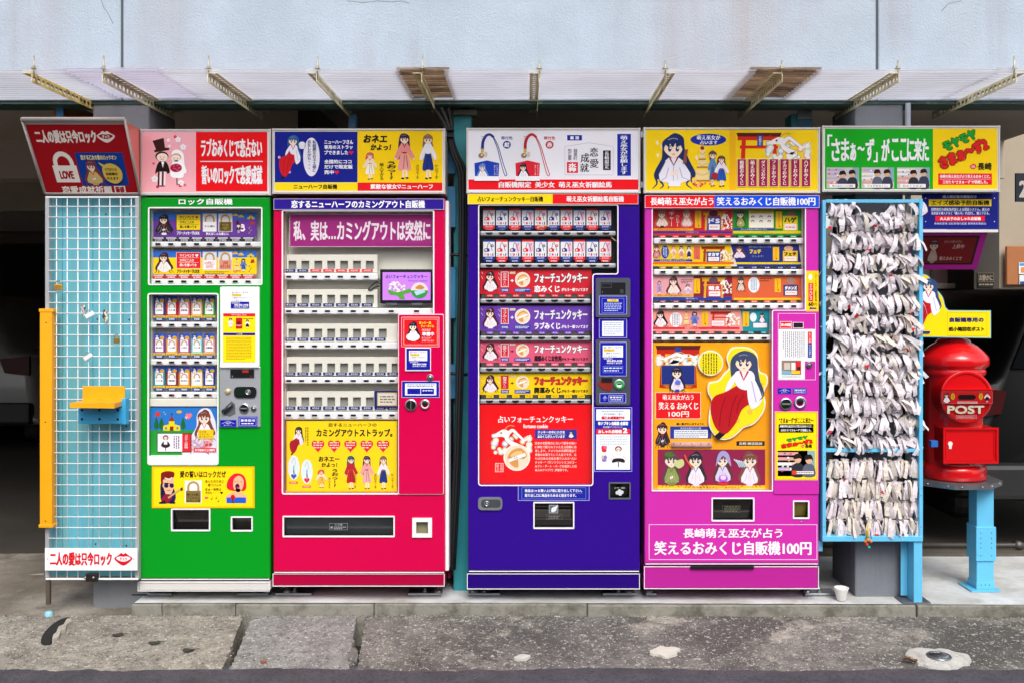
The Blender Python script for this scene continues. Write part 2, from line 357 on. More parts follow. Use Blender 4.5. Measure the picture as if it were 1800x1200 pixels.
            s.line(U((.84, .3), (.93, .4), (.97, .5), (.9, .56)), (w * .05, w * .01), hair, L + 5, True); cx, cy = u(.62, .135)
        else:                                                        # half figure with spread hair
            r = h * .165; sh = '#b4aac4'
            s.blob(U((.46, 0), (.68, .07), (.72, .28), (.84, .52), (.96, .72), (.9, .8), (.74, .66), (.6, .6), (.34, .62), (.2, .78), (.06, .84), (.08, .66), (.2, .46), (.24, .2)), hair, L, 5)
            for k_, (p0, p1, p2, p3) in enumerate((((.22, .5), (.06, .74), (.1, .9), (.0, 1)), ((.26, .6), (.16, .82), (.24, .94), (.16, 1)), ((.74, .5), (.9, .68), (.86, .86), (1, .97)), ((.7, .6), (.82, .8), (.76, .92), (.88, 1)), ((.3, .66), (.3, .84), (.38, .92), (.34, 1)))):
                s.line(U(p0, p1, p2, p3), (w * .08, w * .012), hair, L + .2 + k_ * .1, True)
            s.poly(U((.36, .44), (.58, .44), (.68, .5), (.66, .86), (.6, .95), (.38, .95), (.31, .86), (.28, .5)), top, L + 2)
            s.poly(U((.3, .49), (.36, .62), (.3, .8), (.4, .78), (.34, .9), (.16, .86), (.14, .74)), top, L + 3); s.poly(U((.66, .49), (.6, .62), (.66, .78), (.56, .78), (.64, .9), (.84, .84), (.84, .72)), top, L + 3)
            s.line(U((.36, .62), (.3, .8), (.18, .86)), w * .018, sh, L + 4); s.line(U((.6, .62), (.66, .8), (.8, .84)), w * .018, sh, L + 4); s.line(U((.3, .5), (.15, .74)), w * .012, sh, L + 4.1)
            s.poly(U((.37, .86), (.61, .86), (.62, .96), (.36, .96)), skirt, L + 3.5)
            s.line(U((.38, .44), (.47, .58), (.56, .44)), w * .035, trim, L + 4); s.line(U((.47, .58), (.46, .86)), w * .016, sh, L + 4); s.line(U((.53, .66), (.56, .84)), w * .01, sh, L + 4)
            s.ell(*u(.44, .73), w * .045, h * .04, skin, L + 5, 8); s.ell(*u(.52, .71), w * .045, h * .04, skin, L + 5.2, 8); cx, cy = u(.46, .26)
        s.face(cx, cy, r, skin=skin, L=L + 6, d=.1 if not flip else -.1); s.hairtop(cx, cy, r, hair, L + 10)
        s.T = T0; return s
    def couple(s, x0, x1, y0, y1, L=3):
        w, h = x1 - x0, y1 - y0; u = lambda a, b: (x0 + w * a, y0 + h * b); U = lambda *p: [u(a, b) for a, b in p]
        s.poly(U((.02, .06), (.34, 0), (.38, .2), (.5, .21), (.5, .25), (.08, .3), (.06, .26), (.12, .24)), '#3a1c14', L)
        s.ell(*u(.29, .38), w * .19, h * .1, '#24120e', L + 1, 18); s.ell(*u(.3, .4), w * .16, h * .085, '#fbe6d4', L + 2, 18)
        s.blob(U((.2, .5), (.42, .5), (.52, .7), (.44, .74), (.42, .7), (.18, .7), (.12, .74), (.1, .7)), '#231010', L + 1, 3); s.poly(U((.27, .49), (.36, .49), (.32, .62)), '#ffffff', L + 2)
        for i, a in enumerate((.2, .26, .32, .38)): s.line(U((a, .7), (a - .01, .98)), w * .045, '#2a1414' if i % 2 == 0 else '#f4ecec', L + .5 + i * .1)
        s.ell(*u(.26, .995), w * .14, h * .012, '#2a1414', L + 2, 8)
        s.blob(U((.72, .24), (.9, .32), (.94, .55), (1, .7), (.88, .72), (.6, .5), (.58, .3)), '#ffffff', L, 4)
        s.ell(*u(.7, .4), w * .15, h * .08, '#caa070', L + 1, 16); s.ell(*u(.69, .42), w * .135, h * .07, '#fbe6d4', L + 2, 16)
        s.blob(U((.6, .5), (.84, .5), (.92, .78), (.76, .83), (.54, .78)), '#ffffff', L + 2, 4); s.line(U((.72, .82), (.73, .98)), w * .03, '#3a2020', L + 1)
        s.ell(*u(.7, .62), w * .17, h * .09, '#a8183c', L + 3, 14)
        rr = random.Random(3)
        for i in range(16): s.ell(*u(.7 + rr.uniform(-.13, .13), .62 + rr.uniform(-.07, .07)), w * .02, h * .011, '#e86080', L + 4 + i * .02, 6)
        for cx, cy in ((.3, .4), (.69, .42)):
            for k in (-1, 1): s.ell(*u(cx + k * .05, cy), w * .014, h * .009, '#3a2020', L + 3, 6)
            s.line(U((cx - .05, cy + .035), (cx, cy + .045), (cx + .05, cy + .035)), w * .012, '#7a3020', L + 3, True)
        return s
    def dragon(s, x0, x1, y0, y1, L=3, body='#f4f0ec', cloud=('#b8c8a8', '#e0b088', '#a8c0d0', '#d8d8c0'), flip=False):
        w, h = x1 - x0, y1 - y0; u = lambda a, b: ((x1 - w * a) if flip else (x0 + w * a), y0 + h * b); U = lambda *p: [u(a, b) for a, b in p]
        rr = random.Random(5)
        for i in range(24): a, b = rr.uniform(.02, .98), rr.uniform(.3, .98); q = rr.uniform(.05, .1); s.ell(*u(a, b), w * q, w * q, cloud[i % 4], L + i * .05, 12); s.ell(*u(a, b), w * q * .6, w * q * .6, '#f0ece4', L + 1 + i * .05, 10)
        s.line(U((.98, .3), (.84, .5), (.66, .3), (.5, .12), (.36, .4), (.5, .62), (.64, .74), (.46, .9)), (w * .05, w * .17), '#a04030', L + 2, True)
        s.line(U((.98, .3), (.84, .5), (.66, .3), (.5, .12), (.36, .4), (.5, .62), (.64, .74), (.46, .9)), (w * .035, w * .15), body, L + 2.5, True)
        s.blob(U((.4, .16), (.28, .08), (.12, .2), (.02, .3), (.1, .38), (.24, .36), (.38, .42)), body, L + 3, 4); s.ell(*u(.22, .22), w * .025, w * .025, '#a02020', L + 4, 8)
        s.line(U((.3, .1), (.42, -.06), (.56, -.04)), w * .02, '#c8a050', L + 3, True); s.line(U((.1, .24), (.02, .1), (.1, .0)), w * .015, '#a04030', L + 3, True); return s
    def torii(s, x0, x1, y0, y1, col='#d02018', top='#3a1a1a', L=2):
        w, h = x1 - x0, y1 - y0
        s.poly([(x0, y0), (x1, y0), (x1 - w * .03, y0 + h * .1), (x0 + w * .03, y0 + h * .1)], top, L); s.rect(x0 + w * .03, x1 - w * .03, y0 + h * .1, y0 + h * .2, col, L)
        s.rect(x0 + w * .08, x1 - w * .08, y0 + h * .34, y0 + h * .42, col, L)
        for a in (.17, .83): s.poly([(x0 + w * a - w * .045, y0 + h * .15), (x0 + w * a + w * .045, y0 + h * .15), (x0 + w * (a + (a - .5) * .1) + w * .05, y1), (x0 + w * (a + (a - .5) * .1) - w * .05, y1)], col, L + .5)
        return s
    def cookie(s, x, y, r, L=4):
        s.ell(x, y, r, r, '#f4e8d8', L, 24); s.ell(x, y, r * .9, r * .9, '#e8d8c0', L + .5, 24)
        s.blob([(x - r * .7, y + r * .1), (x - r * .4, y - r * .5), (x + r * .3, y - r * .7), (x + r * .75, y - r * .2), (x + r * .5, y + r * .1), (x + r * .1, y - r * .05), (x + r * .1, y + r * .7), (x - r * .3, y + r * .65)], '#d8984c', L + 1, 4)
        s.blob([(x - r * .5, y - r * .1), (x - r * .1, y - r * .45), (x + r * .4, y - r * .45), (x + r * .3, y - r * .2), (x - r * .2, y)], '#eec080', L + 1.5, 4)
        s.poly([(x - r * .65, y + r * .1), (x + r * .6, y - r * .35), (x + r * .68, y - r * .12), (x - r * .58, y + r * .35)], '#fbfaf4', L + 2); return s
    def cake(s, x0, x1, y0, y1, L=3):
        w, h = x1 - x0, y1 - y0; u = lambda a, b: (x0 + w * a, y0 + h * b)
        for a, b, c in ((.34, .0, .3), (.24, .28, .5), (.1, .52, .84)):
            s.rect(u(a, 0)[0], u(1 - a, 0)[0], u(0, b + .06)[1], u(0, c)[1], '#f0d490', L); s.rect(u(a - .04, 0)[0], u(1.04 - a, 0)[0], u(0, c)[1], u(0, c + .04)[1], '#b87838', L + 1)
            s.line([u(a, b + .14), u(.5, b + .2), u(1 - a, b + .14)], w * .03, '#d89858', L + 1, True)
        s.ell(*u(.5, .04), w * .12, h * .05, '#a02028', L + 2, 10)
        rr = random.Random(8)
        for i in range(18): s.ell(*u(rr.uniform(-.05, 1.05), rr.uniform(.86, 1)), w * .07, h * .035, ('#d84830', '#e88050', '#f0b080')[i % 3], L + 2 + i * .03, 8)
        return s
    def photo(s, x0, x1, y0, y1, seed, L=2):
        """small press photograph: shop shelves and dark-haired people seen from the side"""
        rr = random.Random(seed); w, h = x1 - x0, y1 - y0; s.rect(x0, x1, y0, y1, '#c8c0c0', L)
        for i in range(4): s.rect(x0, x0 + w * .55, y0 + h * (.06 + .2 * i), y0 + h * (.18 + .2 * i), rr.choice(['#e8d8b0', '#d89898', '#e8e0e0', '#b8a8c8']), L + .5)
        for i in range(16): a = x0 + w * rr.uniform(.02, .5); b = y0 + h * rr.uniform(.05, .8); s.rect(a, a + w * .05, b, b + h * .06, rr.choice(['#c04050', '#e0c040', '#4060a0', '#f0f0f0']), L + 1 + i * .01)
        s.rect(x1 - w * .2, x1, y0, y1 - h * .3, '#88a8b0', L + .6)
        for k in range(2):
            cx = x0 + w * (.5 + .3 * k + rr.uniform(-.05, .05)); cy = y0 + h * rr.uniform(.26, .36); r = h * .16
            s.blob([(cx - r * 1.5, y1), (cx - r * 1.3, cy + r * 1.6), (cx, cy + r * .9), (cx + r * 1.3, cy + r * 1.6), (cx + r * 1.5, y1)], rr.choice(['#2a2e38', '#3a3c50', '#5a6070']), L + 2 + k * .2, 3)
            s.ell(cx, cy, r * .85, r, '#d8a888', L + 3 + k * .2, 12); s.blob([(cx - r, cy), (cx - r * .8, cy - r * 1.1), (cx + r * .6, cy - r * 1.2), (cx + r * 1.05, cy + r * .3), (cx + r * .5, cy - r * .2)], '#201818', L + 3.4 + k * .2, 3)
        return s
def cyl(b, px, py, y, r, dep, n=20):
    """short cylinder lying along y, front face at y"""
    b.lathe((X(px, y), y, Z(py, y)), [(0, 0), (r * .9, 0), (r, r * .1), (r, dep)], n, 'y', smooth=False); return b

# ================================================================ the place
concrete = mat('wall_stucco', '#aebac8', .85, var=.14, scale=2.4, bump=.5, bscale=130, rvar=.05)
def add_streaks(m, h='#8f8d96', amt=.55, sx=5, sz=.35, lo=.52, hi=.74):
    """stains that run down a wall"""
    nt = m.node_tree; N = nt.nodes; L = nt.links; b = N['Principled BSDF']; src = b.inputs['Base Color'].links[0].from_socket
    g = N.new('ShaderNodeNewGeometry'); mp = N.new('ShaderNodeMapping'); mp.inputs['Scale'].default_value = (sx, sx, sz); L.new(g.outputs['Position'], mp.inputs[0])
    n = N.new('ShaderNodeTexNoise'); n.inputs['Scale'].default_value = 1; n.inputs['Detail'].default_value = 7; n.inputs['Roughness'].default_value = .6; L.new(mp.outputs[0], n.inputs['Vector'])
    n2 = N.new('ShaderNodeTexNoise'); n2.inputs['Scale'].default_value = .9; L.new(g.outputs['Position'], n2.inputs['Vector'])
    r = N.new('ShaderNodeMapRange'); r.inputs[1].default_value = lo; r.inputs[2].default_value = hi; r.inputs[4].default_value = amt; L.new(n.outputs[0], r.inputs[0])
    r2 = N.new('ShaderNodeMapRange'); r2.inputs[1].default_value = .4; r2.inputs[2].default_value = .62; L.new(n2.outputs[0], r2.inputs[0])
    mu = N.new('ShaderNodeMath'); mu.operation = 'MULTIPLY'; L.new(r.outputs[0], mu.inputs[0]); L.new(r2.outputs[0], mu.inputs[1])
    x = N.new('ShaderNodeMix'); x.data_type = 'RGBA'; x.inputs[7].default_value = lin(h); L.new(mu.outputs[0], x.inputs[0]); L.new(src, x.inputs[6]); L.new(x.outputs[2], b.inputs['Base Color'])
add_streaks(concrete); add_streaks(concrete, '#a89a98', .5, 1.6, .12, .5, .7)
WY = .08                                                     # face of the wall above the canopy
wb = Z(178, WY)
joints = [X(214, WY), X(1542, WY)]
wall = empty('building_wall', (0, WY, wb), 'pale blue grey stucco wall above the corrugated canopy, with thin dark joints', 'wall')
edges = [-9, joints[0], joints[1], 3.3]
for i in range(3):
    b = B().use(concrete); b.box(edges[i] + .006, edges[i + 1] - .006, WY, WY + .16, wb + .002, 7.0, .004); b.build('wall_panel', wall)
b = B().use(mat('joint_sealant', '#4a5258', .8)); [b.box(j - .007, j + .007, WY + .008, WY + .15, wb + .003, 6.99) for j in joints[:1]]; b.build('joint', wall)
b = B().use(MATS['joint_sealant']); b.box(joints[1] - .007, joints[1] + .007, WY + .008, WY + .15, wb + .003, 6.99); b.build('joint', wall)
b = B().use(mat('beam_green', '#3c5a50', .6, var=.3, scale=5, dirt=.6, dirt_h='#7d9a84', dscale=9, drange=(.6, .68)))
b.box(-9, 3.3, WY + .012, WY + .17, wb - .012, wb + .001); b.build('green_soffit', wall)
crk = mat('hairline_crack', '#6d7076', .9)
for pts in ([(176, -4), (183, 14), (189, 22), (199, 42)], [(610, 2), (640, 5), (662, 2), (690, 4), (705, 2), (720, 6)], [(1655, 20), (1668, 6), (1690, 2)]):
    b = B().use(crk); b.tube([(X(p[0], WY), WY - .0004, Z(p[1], WY)) for p in pts], .0011, 4); b.build('crack', wall)

add_w = None
# garage behind: floor, ceiling, walls
b = B().use(mat('partition', '#3c3833', .9, var=.2)); b.box(-1.3, -1.2, 1.0, 12, -.06, wb + .16); b.build('added_partition_wall', loc=(-1.25, 6, 0), label='dark partition wall inside the garage behind the pink machine', cat='wall')  # added to block daylight from the right, so the left bay stays dark
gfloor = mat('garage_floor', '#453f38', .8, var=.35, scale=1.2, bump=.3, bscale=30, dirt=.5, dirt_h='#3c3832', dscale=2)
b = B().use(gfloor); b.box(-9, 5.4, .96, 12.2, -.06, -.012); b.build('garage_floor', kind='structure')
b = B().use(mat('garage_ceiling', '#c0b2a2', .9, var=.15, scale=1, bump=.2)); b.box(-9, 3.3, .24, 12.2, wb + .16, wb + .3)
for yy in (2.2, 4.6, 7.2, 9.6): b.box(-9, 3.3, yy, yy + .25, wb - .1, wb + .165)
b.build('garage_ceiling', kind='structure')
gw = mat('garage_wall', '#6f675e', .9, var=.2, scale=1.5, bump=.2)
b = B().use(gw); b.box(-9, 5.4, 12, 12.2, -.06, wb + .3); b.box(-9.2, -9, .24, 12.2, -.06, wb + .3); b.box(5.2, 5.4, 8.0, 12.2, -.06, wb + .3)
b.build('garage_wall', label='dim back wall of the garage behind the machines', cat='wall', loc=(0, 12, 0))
# side wall to the right, cream, with notice board
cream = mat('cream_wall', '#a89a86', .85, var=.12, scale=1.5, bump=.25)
def seg(y0, px0, px1, pt, pb, dep, m, name, bev=.003, **k):
    b = B().use(m); b.box(X(px0, y0), X(px1, y0), y0, y0 + dep, Z(pb, y0), Z(pt, y0), bev); return b.build(name, loc=((X(px0, y0) + X(px1, y0)) / 2, y0, Z(pb, y0)), **k)
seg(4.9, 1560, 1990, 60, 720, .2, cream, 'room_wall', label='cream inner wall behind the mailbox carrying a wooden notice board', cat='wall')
nb = empty('notice_board', (X(1790, 4.8), 4.8, Z(500, 4.8)), 'tan wooden notice board with pinned leaflets on the cream wall', 'notice board')
b = B().use(mat('cork', '#a8683a', .7, var=.15, scale=8)); b.pbox(1770, 1850, 433, 501, 4.8, .04, .004); b.build('board', nb)
a = Art(4.79); a.slab(1791, 1812, 462, 482, '#dfe6ea'); a.rect(1792, 1811, 463, 468, '#4a90c8', 1); a.rect(1794, 1811, 470, 480, '#d88a50', 1); a.build('leaflet', nb)
a = Art(4.79); a.slab(1792, 1815, 484, 500, '#d6dde0'); a.rect(1793, 1815, 495, 500, '#2a4a90', 1); a.build('leaflet', nb)
a = Art(2.7); a.slab(1786, 1830, 305, 355, '#2c2f38', .02); a.text('2', 1791, 1806, 318, 348, '#b9b2a6', bold=1.2); a.build('bay_number_sign', loc=(X(1790, 2.7), 2.7, Z(355, 2.7)), label='dark sign with a pale number 2 hanging on the cream wall', cat='sign')
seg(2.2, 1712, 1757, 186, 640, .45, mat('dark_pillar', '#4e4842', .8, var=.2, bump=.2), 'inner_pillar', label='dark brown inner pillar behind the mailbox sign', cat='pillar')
a = Art(2.19); a.slab(1719, 1747, 480, 505, '#3a352e', .008); a.border(1719, 1747, 480, 496, .7, '#8a8070', 1); a.text('お静かに', 1721, 1745, 483, 494, '#a89c88', bold=.3); a.micro(1721, 1745, 498, 503, 1, '#a89c88')
a.build('quiet_sign', loc=(X(1733, 2.19), 2.19, Z(505, 2.19)), label='small dark sign asking for quiet on the brown inner pillar', cat='sign')
rm = empty('office_window', (X(1660, 2.6), 2.6, Z(510, 2.6)), 'office window with pale pink blinds behind the purple monitor', 'window')
b = B().use(mat('window_frame', '#8d8478', .5)); b.frame(W(rect(1600, 1712, 440, 512), 2.6), .03, 2.6, .06); b.build('window_frame', rm)
b = B().use(mat('blind', '#c99fa4', .7, var=.1)); b.pbox(1604, 1708, 444, 500, 2.63, .02); b.build('blind', rm)
for px in (1637, 1673): b = B().use(MATS['window_frame']); b.pbox(px, px + 4, 444, 500, 2.61, .015); b.build('mullion', rm)
b = B().use(mat('sill', '#b6aa98', .6)); b.pbox(1598, 1714, 498, 508, 2.5, .12, .004); b.build('sill', rm)
seg(1.0, 60, 96, 60, 186, .3, mat('hidden', '#6c655c', .9), 'ceiling_hanger', label='short grey concrete drop hanging from the ceiling above the red sign', cat='beam')
b = B().use(mat('orange_board', '#b0622c', .6, var=.15)); b.box(X(95, .2), X(104, .2), .2, .9, Z(214, .2), Z(174, .2)); b.use(mat('blue_tape', '#3f9ed2', .5)); b.pbox(99, 111, 182, 212, .19, .004)
b.build('orange_board', loc=(X(100, .2), .2, Z(214, .2)), label='orange board with a light blue strip above the tilted red sign', cat='board')

# columns
colm = mat('column_paint', '#84868a', .75, var=.15, scale=3, bump=.35, bscale=50, dirt=.7, dirt_h='#6c6a6a', dscale=3); add_streaks(colm, '#5c5a5c', .6, 8, .4)
cx0, cx1 = X(163, .1), X(262, .1); b = B().use(colm); b.box(cx0, cx1, .1, .46, -.07, wb - .001, .008, 2)
b.build('concrete_column', loc=((cx0 + cx1) / 2, .28, -.07), label='grey painted concrete column behind the tilted red sign', cat='column')
colr = mat('column_paint_peeling', '#767a82', .75, var=.2, scale=3, bump=.35, bscale=50, dirt=.9, dirt_h='#c9bd98', dscale=5, drange=(.66, .68)); add_streaks(colr, '#4c4a4c', .6, 9, .4)
c0, c1 = X(1503, .1), X(1588, .1); b = B().use(colr); b.box(c0, c1, .1, .46, -.02, wb - .001, .008, 2)
b.build('concrete_column', loc=((c0 + c1) / 2, .28, -.02), label='grey concrete column with peeling paint behind the rack of paper slips', cat='column')
b = B().use(mat('pvc_pipe', '#9aa2ac', .4)); b.tube([(c1 + .016, .085, -.01), (c1 + .016, .085, wb - .01)], .013, 10); b.build('drain_pipe', loc=(c1 + .016, .085, 0), label='thin grey pipe running up the edge of the peeling column', cat='pipe')

# teal posts and cables in the gaps
teal = mat('teal_paint', '#2f9aa4', .45, var=.2, scale=4, dirt=.5, dirt_h='#2b4a50', dscale=5)
b = B().use(teal); b.box(X(797, .2), X(829, .2), .2, .27, 0, wb - .02, .004)
tp = b.build('steel_post', loc=(X(813, .2), .2, 0), label='teal steel post in the gap between pink and purple machines', cat='post')
b = B().use(mat('rust_plate', '#5d5a4c', .7, var=.3)); b.pbox(797, 838, 193, 202, .16, .1, .002); b.build('cap_plate', tp)
for py0, py1 in ((268, 306), (328, 400), (470, 560), (640, 700)): b = B().use(mat('blue_wood', '#3c8fc0', .5, var=.2)); b.pbox(786, 801, py0, py1, .17, .02, .002); b.build('spacer_board', tp)
b = B().use(teal); b.box(X(1391, .3), X(1400, .3), .3, .42, wb - .5, wb - .02); b.use(mat('blue_post', '#2f7fa8', .45, var=.15)); b.box(X(1400, .3), X(1428, .3), .3, .42, wb - .5, wb - .02, .003)
b.use(mat('galv', '#8a8c8c', .45, metal=.8, var=.25, scale=12)); b.pbox(1402, 1427, 190, 210, .285, .012)
b.build('steel_post', loc=(X(1410, .3), .3, wb - .5), label='short blue steel post hanging above the magenta machine', cat='post')
b = B().use(mat('post_blue2', '#5c93b8', .5, var=.2)); b.box(X(612, .3), X(626, .3), .3, .36, wb - .3, wb - .02, .003)
b.build('steel_post', loc=(X(618, .3), .3, wb - .3), label='small blue bracket post above the navy and yellow sign', cat='post')
rub = mat('black_rubber', '#0d0d0f', .55, var=.1)
for i, (dx, r_) in enumerate(((0, .009), (8, .012), (16, .009))):
    b = B().use(rub); pts = [(762 + dx * 1.6, 190), (775 + dx, 208), (784 + dx * .6, 226), (790 + dx * .4, 250), (796 + dx * .6, 275), (806 + dx * .7, 300), (809 + dx * .6, 340), (808 + dx * .5, 500), (800 + dx * .5, 800), (790 + dx * .5, 1000)]
    b.tube([(X(p[0], .1 + .008 * i), .1 + .008 * i, Z(p[1], .1 + .008 * i)) for p in smooth_open(pts, 4)], r_, 8)
    b.build('power_cable', loc=(X(790, .1), .1, 1), label=('leftmost', 'middle', 'rightmost')[i] + ' of three black power cables in the gap between pink and purple machines', cat='cable', group='power cables in the gap')
b = B().use(rub)
for py in (228, 240): b.box(X(783, .08), X(797, .08), .075, .14, Z(py + 2, .08), Z(py, .08), .002)
b.build('cable_tie', loc=(X(790, .08), .08, 2.2), label='black tie holding the cable bundle beside the navy yellow sign', cat='cable tie')
for py in (447, 655):
    b = B().use(rub); b.tube([(X(782, .12), .12, Z(py, .12)), (X(822, .12), .12, Z(py + 3, .12))], .008, 8); b.build('cross_cable', loc=(X(800, .12), .12, Z(py, .12)), label='short black cable crossing the gap, ' + ('upper of the two' if py == 447 else 'lower of the two'), cat='cable')

# ---------------------------------------------------------------- ground
asphalt = mat('asphalt', '#57535b', .9, var=.3, scale=6, bump=1, bscale=160, h2='#403d44', dirt=.6, dirt_h='#8c8890', dscale=220, drange=(.6, .66))
kerb_m = mat('kerb_concrete', '#8d8a80', .85, var=.2, scale=3, bump=.5, bscale=90, dirt=.8, dirt_h='#4c483c', dscale=7, drange=(.46, .64))
slabtop = mat('platform_concrete', '#cdd0d2', .8, var=.25, scale=2.5, bump=.3, bscale=60, h2='#a39f96', dirt=.4, dirt_h='#5a554c', dscale=4)
def apron(nm, h, h2): return mat(nm, h, .92, var=.3, scale=7, bump=1, bscale=130, h2=h2, dirt=.55, dirt_h='#4e4a46', dscale=26, drange=(.48, .66))
apron_m = apron('apron_concrete', '#8a857e', '#6c6864'); apron_l = apron('apron_concrete_tan', '#a69e92', '#7e776e'); apron_g = apron('apron_concrete_grey', '#9c9a98', '#7a7876')
def add_patch(m, h, sc_, lo, hi, amt=1, detail=8):
    nt = m.node_tree; N = nt.nodes; L = nt.links; b = N['Principled BSDF']; src = b.inputs['Base Color'].links[0].from_socket
    g = N.new('ShaderNodeNewGeometry'); n = N.new('ShaderNodeTexNoise'); n.inputs['Scale'].default_value = sc_; n.inputs['Detail'].default_value = detail; n.inputs['Roughness'].default_value = .7; L.new(g.outputs['Position'], n.inputs['Vector'])
    r = N.new('ShaderNodeMapRange'); r.inputs[1].default_value = lo; r.inputs[2].default_value = hi; r.inputs[4].default_value = amt; L.new(n.outputs[0], r.inputs[0])
    x = N.new('ShaderNodeMix'); x.data_type = 'RGBA'; x.inputs[7].default_value = lin(h); L.new(r.outputs[0], x.inputs[0]); L.new(src, x.inputs[6]); L.new(x.outputs[2], b.inputs['Base Color'])
for m_ in (apron_m, apron_l, apron_g):
    if m_ is apron_m: add_patch(m_, '#45423f', 1.5, .44, .58, .8)
    add_patch(m_, '#c4bcae', 2.4, .55, .68, .8, 12); add_patch(m_, '#9c8658', 3.1, .64, .76, .4); add_patch(m_, '#34302e', 60, .56, .63, .7, 4); add_patch(m_, '#d2ccc2', 46, .57, .64, .6, 5); add_patch(m_, '#efebe4', 85, .64, .67, .6, 2); add_patch(m_, '#2e2b29', 6, .6, .72, .5, 12)
add_patch(asphalt, '#a8a5aa', 110, .64, .7, .6, 3); add_patch(asphalt, '#2e2c32', 75, .5, .62, .7, 4)
add_patch(slabtop, '#d2d4d4', 1.3, .5, .6, .8)
add_patch(kerb_m, '#747038', 2.6, .6, .7, .4)
def nz(x, y, s=1, k=0): return noise.noise(Vector((x * s, y * s, k)))
def sheet(b, x0, x1, nx, yf0, yf1, ny, zf):
    """ground sheet between two edge lines yf0(x) (near) and yf1(x) (far), height zf(x, t)"""
    vs = []
    for i in range(nx + 1):
        for j in range(ny + 1):
            x = x0(j / ny) + (x1(j / ny) - x0(j / ny)) * i / nx; t = j / ny; vs.append((x, yf0(x) + (yf1(x) - yf0(x)) * t, zf(x, t)))
    b.add(vs, [(i * (ny + 1) + j, (i + 1) * (ny + 1) + j, (i + 1) * (ny + 1) + j + 1, i * (ny + 1) + j + 1) for i in range(nx) for j in range(ny)])
# asphalt road: irregular edge against the apron
b = B().use(asphalt); b.smooth = True
edge = lambda x: -.50 + .04 * nz(x, 0, 1.4) + .022 * nz(x, 3, 7) + .012 * nz(x, 7, 30)
sheet(b, lambda t: -9, lambda t: 9, 1400, lambda x: -1.6, edge, 14, lambda x, t: -.1 + .002 * nz(x, t * 3, 8) - (.012 if t >= .999 else 0))
sheet(b, lambda t: -9, lambda t: 9, 40, lambda x: -14, lambda x: -1.6, 10, lambda x, t: -.1)
b.build('road', kind='structure')
b = B().use(mat('earth', '#4a443c', .95, var=.3, scale=8, bump=.5)); b.box(-40, 40, -30, 30, -.9, -.2); b.build('ground', kind='structure')
# apron of three cast slabs
KF = lambda x: -.012 - .012 * max(0, x)                     # kerb face
pav = empty('pavement', (0, -.25, -.1)); pav['kind'] = 'structure'
def gx(pt, pb):                                             # slab joint from the kerb (pixel x at y 1080) to the road (pixel x at y 1162)
    a_, b_ = X(pt, -.02) * 1.0, X(pb, -.5); return a_, b_
def slab(lo, hi, m_=None, name='slab'):
    b = B().use(m_ or apron_m); b.smooth = True
    f0 = lambda t: lo[1] + (lo[0] - lo[1]) * t; f1 = lambda t: hi[1] + (hi[0] - hi[1]) * t
    z = lambda x, t: -.106 + .054 * t + .004 * nz(x, t, 5) + .0025 * nz(x, t, 22) + .0016 * nz(x * 3, t * 1.7, 30) - .004 * max(0, nz(x, t * .6, 11) - .35)
    nx = max(12, int((hi[0] - lo[0]) / .009)); vs = []; NY = 60
    for i in range(nx + 1):
        for j in range(NY + 1):
            t = j / NY; x = f0(t) + (f1(t) - f0(t)) * i / nx
            if i in (0, nx) and abs(x) < 4: x += .012 * nz(t * 9, i, 2) + .006 * nz(t * 30, i, 2)
            vs.append((x, -.60 + .56 * t + t * (KF(x) + .035), z(x, t)))
    b.add(vs, [(i * (NY + 1) + j, (i + 1) * (NY + 1) + j, (i + 1) * (NY + 1) + j + 1, i * (NY + 1) + j + 1) for i in range(nx) for j in range(NY)])
    for i, s_ in ((0, 1), (nx, -1)):                        # cut edges
        col = vs[i * (NY + 1):(i + 1) * (NY + 1)]; b.add(col + [(v[0] + .004 * s_, v[1], -.19) for v in col], [(j, j + 1, NY + 2 + j, NY + 1 + j) for j in range(NY)])
    b.build(name, pav)
slab((-5, -5), gx(427, 401), apron_l); slab(gx(444, 414), gx(626, 620), apron_g); slab(gx(643, 634), (5.4, 5.4))
# worn trench and loose stone at the left, small fragments
b = B().use(mat('crack_dark', '#1d1a18', .95)); pts = [(72, 1124), (80, 1108), (98, 1092), (118, 1084), (124, 1088), (112, 1100), (98, 1112), (92, 1126), (80, 1130)]
def G(px, py, z=-.07):                                       # pixel on a level sheet at height z
    d = (EYE - z) * F / (py - CY); return ((px - CX) / F * d, d - D)
def gz(py): t = (1165 - py) / 86; return -.098 + .046 * t
def ground_blob(b, pts, dz, n=5, skirt=.02):
    w = []
    for p in smooth_closed(pts, n):
        z = gz(p[1]) + dz; x, y = G(p[0], p[1], z); w.append((x, y, z))
    cx_ = sum(p[0] for p in w) / len(w); cy_ = sum(p[1] for p in w) / len(w); k = len(w)
    b.add([(cx_, cy_, sum(p[2] for p in w) / k + dz * .3)] + w + [(p[0] + (p[0] - cx_) * .04, p[1] + (p[1] - cy_) * .04, p[2] - skirt) for p in w], [(0, i + 1, (i + 1) % k + 1) for i in range(k)] + [(i + 1, (i + 1) % k + 1, k + (i + 1) % k + 1, k + i + 1) for i in range(k)])
ground_blob(b, pts, .006); b.build('trench', pav)
b = B().use(mat('pale_stone', '#aaa498', .85, var=.2, scale=12, bump=.5)); ground_blob(b, [(92, 1123), (94, 1114), (99, 1110), (103, 1100), (112, 1096), (117, 1087), (124, 1086), (126, 1091), (118, 1096), (115, 1104), (107, 1107), (104, 1116), (97, 1121)], .012, 2, skirt=.03)
b.build('broken_stone', loc=(G(108, 1105)[0], G(108, 1105)[1], -.08), label='long pale broken stone lying in the crack left of the green machine', cat='stone')
